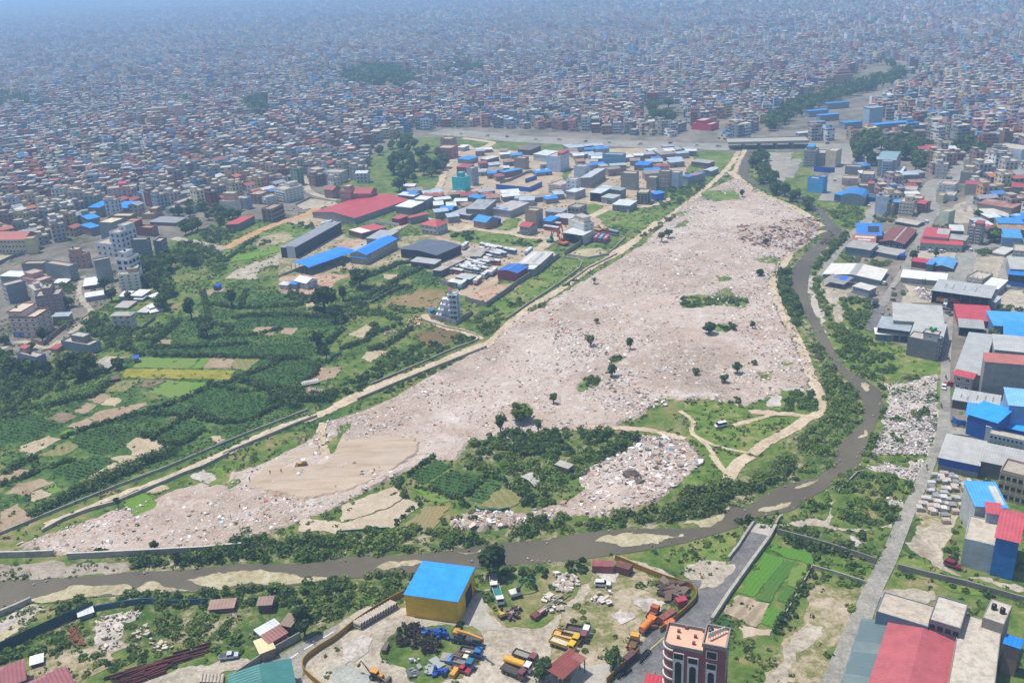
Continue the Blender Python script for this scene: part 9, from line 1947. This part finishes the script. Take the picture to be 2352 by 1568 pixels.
sit=([(0,0,.85),(.05,0,1.08),(.12,0,1.3),(.15,0,1.42),(.19,0,1.55),(.2,0,1.65),(.12,.2,1.32),(.35,.26,1.12),(.6,.24,1.05),(.12,-.2,1.32),(.35,-.26,1.12),(.6,-.24,1.05),(.05,.12,.84),(.42,.2,.8),(.3,.2,.4),(.42,.2,.36),(.05,-.12,.84),(.42,-.2,.8),(.3,-.2,.4),(.42,-.2,.36)],sdp[1],sdp[2])
SKC={}
def psq(lb,fr,x,y,shirt,trou,rz,pose=sdp,z=.35,gr=None,s=1.0):
 kk=len(pose[0])+(pose is sit)
 if kk not in SKC:
  SKC[kk]=skin_body('person',pose[0],pose[1],pose[2],CL(trou,shirt));paint_body(SKC[kk],(.92,1.44,1.68))
 me=SKC[kk].copy()
 for i_,c_ in enumerate(CL(trou,shirt)):me.materials[i_]=c_
 o=BO.new('person',me);LK(o);g=gp(fr,x,y);o.location=(g.x,g.y,z);o.rotation_euler=(0,0,rz);o.scale=(s,s,s);tag(o,lb,'person',gr);return o
def mbq(lb,loc,rz,c='1c1c20',gr=None):
 rt=emq('motorbike',loc,rz,lb,'motorbike',gr);m=pn(c,.3,.1,2);dk=pz('1a1a1a')
 mb=MB();mb.side([(-.55,.62),(-.1,.5),(.35,.62),(.42,.92),(.1,.98),(-.1,.82),(-.6,.84)],-.13,.13,m);mb.k_('body',rt);mb=MB();mb.bx(-.68,-.14,.842,-.05,.14,.9,dk);mb.k_('seat',rt)
 mb=MB();mb.tb_((.45,-.33,1.05),(.45,.33,1.05),.025,.025,dk,6);mb.tb_((.45,0,1.05),(.68,0,.31),.04,.04,dk,6);mb.k_('handlebar',rt)
 for x in(-.62,.68):mb=MB();mb.tb_((x,-.06,.31),(x,.06,.31),.31,.31,RUBBER,14);mb.k_('wheel',rt)
 return rt
pmk=mbq('x',(0,0,0),0)
MG='motorbikes parked along the yellow wall'
for(fr,x0,y0,x1,y1,n_)in(('B1',1895,1545,1985,1490,9),('B1',2052,1435,2118,1368,8)):
 for i in range(n_):
  t=i/(n_-1);g=gp(fr,x0+(x1-x0)*t,y0+(y1-y0)*t);o=ctq(pmk);o.location=(g.x,g.y,.6);o.rotation_euler=(0,0,R(140)+r.uniform(-.12,.12));tag(o,'dark motorbike in the %s parked group along the yellow wall'%('lower' if fr=='B1' and x0<2000 else 'upper'),'motorbike',MG)
RID=(('B2',1680,100,1.2,'motorbike with rider alone on the main road beside the blue-banded warehouse','2a2a4a'),('M2',1830,922,-1.5,'motorbike riding down the narrow street beside the long grey roof','3a3a3a'),('M2',1812,1048,1.5,'motorbike on the narrow street above the white car','5a3a3a'),('M2',1780,1245,1.55,'motorbike on the street at the white rubble','4a2a2a'),('M2',1500,292,1.1,'motorbike on the street before the long white-roofed shed, upper one','2a2a2a'),('M2',1440,370,1.1,'motorbike on the street before the long white-roofed shed, lower one','33302c'),('M2',1575,118,-2.0,'motorbike on the street beside the purple-fronted hall','2c2c30'),('M2',1404,415,1.1,'motorbike beside the white car at the crossroads','26282c'))
for i,(fr,x,y,a_,lab,c)in enumerate(RID):
 g=gp(fr,x,y);o=ctq(pmk);o.location=(g.x,g.y,.68);o.rotation_euler=(0,0,a_);tag(o,lab,'motorbike')
 psq('rider in dark jacket, '+lab.split('motorbike ')[1],fr,x,y,c,'22242a',a_,sit,.68)
for c in list(pmk.children):BO.remove(c)
BO.remove(pmk)
for fr,x,y,sh,tr,lab in(('B0',1725,196,'3a3432','26262a','person in dark clothes standing on the graded earth, left of the bulldozer'),('B0',1866,148,'6a4a44','2a2a30','person in brown shirt standing nearest the bulldozer on its left'),('B0',1942,138,'2c2a30','2a2a2a','person in black right beside the bulldozer'),('B0',1658,385,'3a3a4a','222226','person in dark clothes standing on the rubble below the bulldozer'),('B0',1597,460,'2a2624','30302e','person in black on the rubble above the river wall'),('B2',345,280,'b8ccd8','3a4a6a','person in a pale blue top at the river edge below the common'),('ZT',68,1485,'3a4448','2a2a2c','person walking in the paved court left of the brick tower'),('M1',1737,250,'2c2c30','222222','person in dark clothes on the dirt track by the low wall')):
 psq(lab,fr,x,y,sh,tr,r.random()*6.28,sdp,.6 if fr=='ZT' else 1.1 if lab.startswith('person in dark clothes standing on')or 'black' in lab or 'brown' in lab else .45)
for fr,x,y,yt,lab in(('YV',2075,1480,1200,'pale lamp post at the yellow wall beside the motorbikes'),('M1',1662,335,250,'grey utility pole at the end of the pale wall by the track'),('M1',2200,300,235,'thin bare pole standing on the rubble, right of the palm'),('M1',1940,370,300,'thin bare pole standing on the rubble, centre'),('K0',608,1075,985,'white lamp post on the concrete road'),('R2',582,370,325,'utility pole at the small street crossing')):
 p=D(fr,x,y);g=at(*p);h=hoq(p,D(fr,x,yt)[1]);rt=emq('utility_pole',(g.x,g.y,.05),0,lab,'pole');mb=MB();mb.tb_((0,0,0),(0,0,h),.14,.09,pz('9a9a98'));mb.k_('pole',rt,True);mb=MB();mb.bx(-.7,-.05,h-.6,.7,.05,h-.48,pz('7a7a78'));mb.k_('crossarm',rt)
def rz_relief(P,amp,z0,seed):return np.maximum(z0+amp*((vnq(P,1/14,seed)-.3)*.9+(vnq(P,1/5,seed+1)-.5)*.6+(vnq(P,1/2.2,seed+2)-.5)*.45),z0*.4)
def dbq(name,regions,lb,mat='debris_surfaces'):
 Q=[];T=[]
 for pts,den,sz,hh,pal,zf,clump in regions:
  P=sct(gq(pts),den)
  if not len(P):continue
  v=vnq(P,1/22,5)*.6+vnq(P,1/8,6)*.4;P=P[NR.random(len(P))<np.clip((v-clump)*3,0.03,1)];N=len(P)
  s=sz[0]+(sz[1]-sz[0])*NR.random(N)**2.5;d=s*NR.uniform(.35,1,N);h=hh[0]+(hh[1]-hh[0])*NR.random(N)**2
  cp=np.array([lin(c)for c,_ in pal]);w_=np.array([q for _,q in pal],float);w_/=w_.sum()
  col=cp[NR.choice(len(pal),N,p=w_)]*NR.uniform(.7,1.2,(N,1))
  z=zf(P)-.1 if callable(zf)else np.full(N,zf)
  th=NR.random(N)*6.28;q,t=bxs(P,s,d,h,th,col,col,z)
  q=q.reshape(5,N,4,3);tx,ty=NR.normal(size=N)*.22,NR.normal(size=N)*.22
  dx=q[...,0]-P[None,:,None,0];dy=q[...,1]-P[None,:,None,1];q[...,2]+=dx*tx[None,:,None]+dy*ty[None,:,None]
  Q.append(q.reshape(-1,3));T.append(t)
 o=npm(name,np.concatenate(Q),4,np.concatenate(T),tmq(mat,.95));o['kind']='stuff';o['label']=lb;return o
PD=[('c9c3bd',6),('b9a89c',5),('a08474',4),('7d7166',4),('8f9694',2),('d8d6d2',4),('9db4ae',.7),('5c4a3e',2.2),('4a74a8',.12),('a85a50',.4)]
f1=lambda P:rz_relief(P,1.0,.3,3);f2=lambda P:rz_relief(P,1.5,.35,9)
dbq('rubble_debris',[(RUB,.6,(.3,1.5),(.08,.35),PD,f1,.34),(RUB2,.9,(.35,2.4),(.1,.45),PD,f2,.2),([(1250,690),(1400,800),(1500,830),(1560,860),(1540,930),(1420,960),(1330,930),(1280,850)],.6,(.35,1.8),(.1,.4),PD,f1,.25),
([(1690,520),(1880,500),(1880,540),(1820,580),(1700,560)],.35,(.5,3.5),(.1,.6),[('7a5c48',5),('8d7462',4),('a8a09a',3),('5c4638',3)],f1,.2)],'broken bricks and concrete strewn over the cleared field')
PW=[('cfcac6',6),('c2b8b2',5),('b8a49c',3),('8d857c',2),('a9bcc0',.5)]
er=DL('M2','1395,1075 1560,1065 1740,1020 1750,1200 1735,1390 1680,1568 1300,1568 1385,1350 1405,1200')
dbq('pale_rubble',[(er,2.4,(.25,1.0),(.15,.55),PW,.3,.3),(DL('B2','1260,80 1400,60 1560,90 1650,20 1660,60 1590,180 1460,150'),1.2,(.25,1.0),(.2,.6),PW,.35,.1),(DL('B2','1150,550 1190,560 1190,640 1260,700 1170,690 1160,620'),1.2,(.25,1.0),(.2,.6),PW,.35,.1),(DL('B2','1370,300 1520,320 1490,360 1380,340'),1,(.25,1.0),(.2,.6),PW,.35,.1),
(DL('R3','760,560 880,565 880,640 800,640'),1.2,(.5,2),(.4,1.2),PW,.3,.05),(DL('M2','1580,440 1700,430 1710,490 1620,490'),.6,(.25,1.0),(.2,.6),PW,.3,.1),
(DL('B1','1480,820 1680,830 1640,900 1500,960 1450,900'),.8,(.4,2.4),(.2,.7),[('b5aa9c',5),('9a8d7e',3),('c9c4be',2)],.5,.15),(DL('B1','1700,960 1850,920 1900,1000 1830,1040 1740,1040'),.9,(.4,2.6),(.2,.7),[('b5aa9c',5),('a8866c',2),('c9c4be',3)],.6,.1),(DL('B1','1390,970 1560,980 1500,1090 1400,1100'),.8,(.4,2.6),(.2,.6),[('c4bcae',5),('9a8d7e',3)],.6,.1),
(DL('B0','640,1190 720,1110 900,1070 980,1080 940,1130 830,1150 850,1230 800,1280 850,1290 800,1350 640,1300'),.6,(.4,1.6),(.3,.9),[('c2b8a4',4),('b4a894',3)],.3,.1),(DL('B0','1040,1270 1130,1270 1210,1320 1100,1370 1030,1330'),.6,(.5,1.8),(.3,.9),[('c2b8a4',4),('b4a894',3)],.3,.1),(DL('B0','950,1200 1020,1150 1030,1250 900,1280'),.6,(.5,1.8),(.3,.9),[('c2b8a4',4),('b4a894',3)],.3,.1),
(DL('M1','440,640 540,600 560,680 480,700'),.8,(.4,1.4),(.3,.9),[('c8b48c',4),('c2a878',3)],.5,.1),(DL('M1','290,730 370,710 380,750 320,775'),.8,(.4,1.2),(.3,.9),[('c8b0a4',4),('b8a090',3)],.5,.1),
(DL('YI','900,930 1050,930 1060,1050 930,1040'),1.2,(.4,1.5),(.3,.8),[('c8c8c8',4),('a8a8b0',3)],.6,.05)],'heaps of pale broken plaster, stone and sand','debris_surfaces')
dbq('scrap_heap',[(DL('YC','1200,860 1340,720 1560,800 1640,860 1560,930 1420,1000 1330,1060 1200,960'),1.2,(.6,5),(.3,1.4),[('4a3a30',5),('5c4a3e',4),('6f5e50',3)],.5,.0),(DL('YS','1920,1260 2100,1160 2200,1240 2140,1400 2000,1440 1930,1360'),3,(.3,1.5),(.3,1.1),[('5a443c',4),('7a5a50',3),('8d7d74',3),('3a302c',2)],.6,.0),(DL('YC','960,1480 1060,1360 1140,1440 1000,1600'),1.2,(.5,2.4),(.4,1.5),[('6a4034',4),('8a5a3a',2),('a8622c',2),('4a3a30',3)],.6,.0),(DL('YV','2230,990 2352,880 2420,960 2300,1110'),1.2,(.5,2.4),(.4,1.5),[('6a3a30',4),('b87a2c',2),('a85a2c',2),('4a3a30',3)],.6,.0),
(DL('B0','460,1200 490,1190 580,1310 560,1330'),1,(1,3),(.2,.4),[('7a4a30',4),('6a4028',3)],.4,.0),(DL('M2','-560,1540 0,1540 0,1500 -300,1480'),.0001,(1,2),(.1,.3),[('6a5a4c',1)],.5,.0),
(DL('B1','1960,110 2080,130 2060,230 1960,200'),1,(.6,4),(.2,.7),[('4a4038',4),('6a5c50',3)],.6,.0),(DL('YI','880,1180 980,1060 1100,1150 1000,1290'),.9,(.8,4),(.2,.7),[('8a8d88',4),('6f736f',3)],.6,.0),(DL('YI','1120,1180 1330,980 1390,1060 1190,1250'),.9,(.8,4.5),(.1,.6),[('8f958f',4),('6f7670',3)],.6,.0),(DL('YC','1580,930 1700,920 1620,1040 1560,1040'),.6,(.6,3),(.2,.8),[('4a2a24',3),('6a4a40',2)],.6,.0)],'rusty scrap, stacked timber and steel in the yards')
for fr,ln,n_,Lb,c,lab in(('B0','760,1548 1000,1475 1200,1415 1400,1355',60,7,('4a2018','5c2a20','3a1a14'),'long rows of rust-red steel sections at the bottom left'),('B0','790,1590 1000,1520 1110,1480',24,6,('5c2a20','4a241c'),'short rows of rust-red steel sections in front of the long ones'),('B0','470,1195 520,1255 570,1325',14,5,('7a4a30','6a4028'),'brown boards lying in the weeds at the bottom left'),('YC','1200,900 1350,830 1560,880 1450,960',50,4,('4a3a30','5c4a3e','6f5e50'),'stacked brown timber inside the bend of the yellow wall'),('YC','1240,830 1400,770 1560,830',40,4,('5c4a3e','6f5e50'),'rear stack of brown timber inside the bend of the yellow wall')):
 g=[at(*p)for p in DL(fr,ln)];Pp=[];Th=[]
 for i in range(n_):
  t=r.random()*(len(g)-1.001);k=int(t);p=g[k]+(g[k+1]-g[k])*(t-k);d=g[k+1]-g[k];Pp.append((p.x+r.gauss(0,.9),p.y+r.gauss(0,.9)));Th.append(math.atan2(d.y,d.x)+r.gauss(0,.08))
 Pp=np.array(Pp);cc=np.array([lin(c[r.randrange(len(c))])for _ in range(n_)])*NR.uniform(.8,1.3,(n_,1));q,t=bxs(Pp,NR.uniform(.6,1,n_)*Lb,np.full(n_,.3),NR.uniform(.2,.9,n_),np.array(Th),cc,cc,.3)
 o=npm('stacked_beams',q,4,t,tmq('debris_surfaces',.95));o['kind']='stuff';o['label']=lab
P_=sct(gq(DL('YI','680,440 860,370 1040,380 1120,470 1260,600 1420,700 1440,800 1330,890 1140,900 1020,850 860,840 700,760 650,600')),.9);N=len(P_);h=NR.uniform(1.0,3.2,N)
q,t=laq(np.column_stack([P_,h*.4]),NR.uniform(.5,1.1,N),h*.5,22,.3,pick('brown',N,('dry',.08)));o=npm('brushwood_heap',q,4,t,lfm());o['kind']='stuff';o['label']='heap of dark brown brushwood on the yard island'
E=[]
for line in(RIV_FAR,RIV_NEAR):
 g=[at(*p)for p in line]
 for a,b_ in zip(g[:-1],g[1:]):
  n_=int((b_-a).length*.9);t=NR.random(n_);E.append(np.array(a)[None,:2]+np.outer(t,np.array(b_-a)[:2])+NR.normal(size=(n_,2))*1.5)
E=np.concatenate(E);E=E[vnq(E,1/18,9)>.4];N=len(E);s=.15+.55*NR.random(N)**3;col=np.array([lin('9a9080')])*NR.uniform(.5,1.4,(N,1));q,t=bxs(E,s,s*.8,s*.5+.2,NR.random(N)*6,col,col,.15)
o=npm('river_stones',q,4,t,tmq('debris_surfaces',.95));o['kind']='stuff';o['label']='stones and litter along both water edges'
W=sct(gq([(-40,760),(320,590),(700,470),(1000,440),(1700,380),(1900,480),(2120,840),(2352,980),(2400,1640),(-60,1640)]),.16)
v=vnq(W,1/13,31)*.6+vnq(W,1/4.5,32)*.4;W=W[NR.random(len(W))<np.clip((v-.3)*2.6,.04,1)]
k=np.ones(len(W),bool)
for g in ROADG:k&=~ipq(W,[tuple(p)for p in g])
for c in(RUB,RUB2):k&=~(ipq(W,[tuple(p)[:2]for p in gq(c)])&(NR.random(len(W))<.985))
RV=np.array([tuple(p)[:2]for p in[at(*q_)for q_ in RIV_FAR]+[at(*q_)for q_ in RIV_NEAR[::-1]]]);k&=~ipq(W,[tuple(p)for p in RV])
for c in BARE:k&=~(ipq(W,[tuple(p)[:2]for p in gq(c)])&(NR.random(len(W))<.8))
for f in FOOT:k&=~ipq(W,f)
W=W[k];N=len(W);h=NR.uniform(.25,.8,N);q,t=laq(np.column_stack([W,h*.3+.15]),NR.uniform(.5,1.5,N),h*.5,7,.42,pick('turf',N,('mid',.3)),.1)
o=npm('low_weeds',q,4,t,lfm());o['kind']='stuff';o['label']='low grass and weeds over the open ground'
hb=MB();hb.bx(-26000,-1400,-1,26000,36000,176,None)
hm=bpy.data.materials.new('haze');hm.use_nodes=True;n=hm.node_tree.nodes;n.remove(n['Principled BSDF'])
pv=n.new('ShaderNodeVolumePrincipled');pv.inputs['Color'].default_value=(.42,.67,1.0,1);pv.inputs['Density'].default_value=2.7e-4
hm.node_tree.links.new(pv.outputs[0],n['Material Output'].inputs['Volume'])
hb.mats=[hm];ho=hb.k_('haze');ho['kind']='stuff'
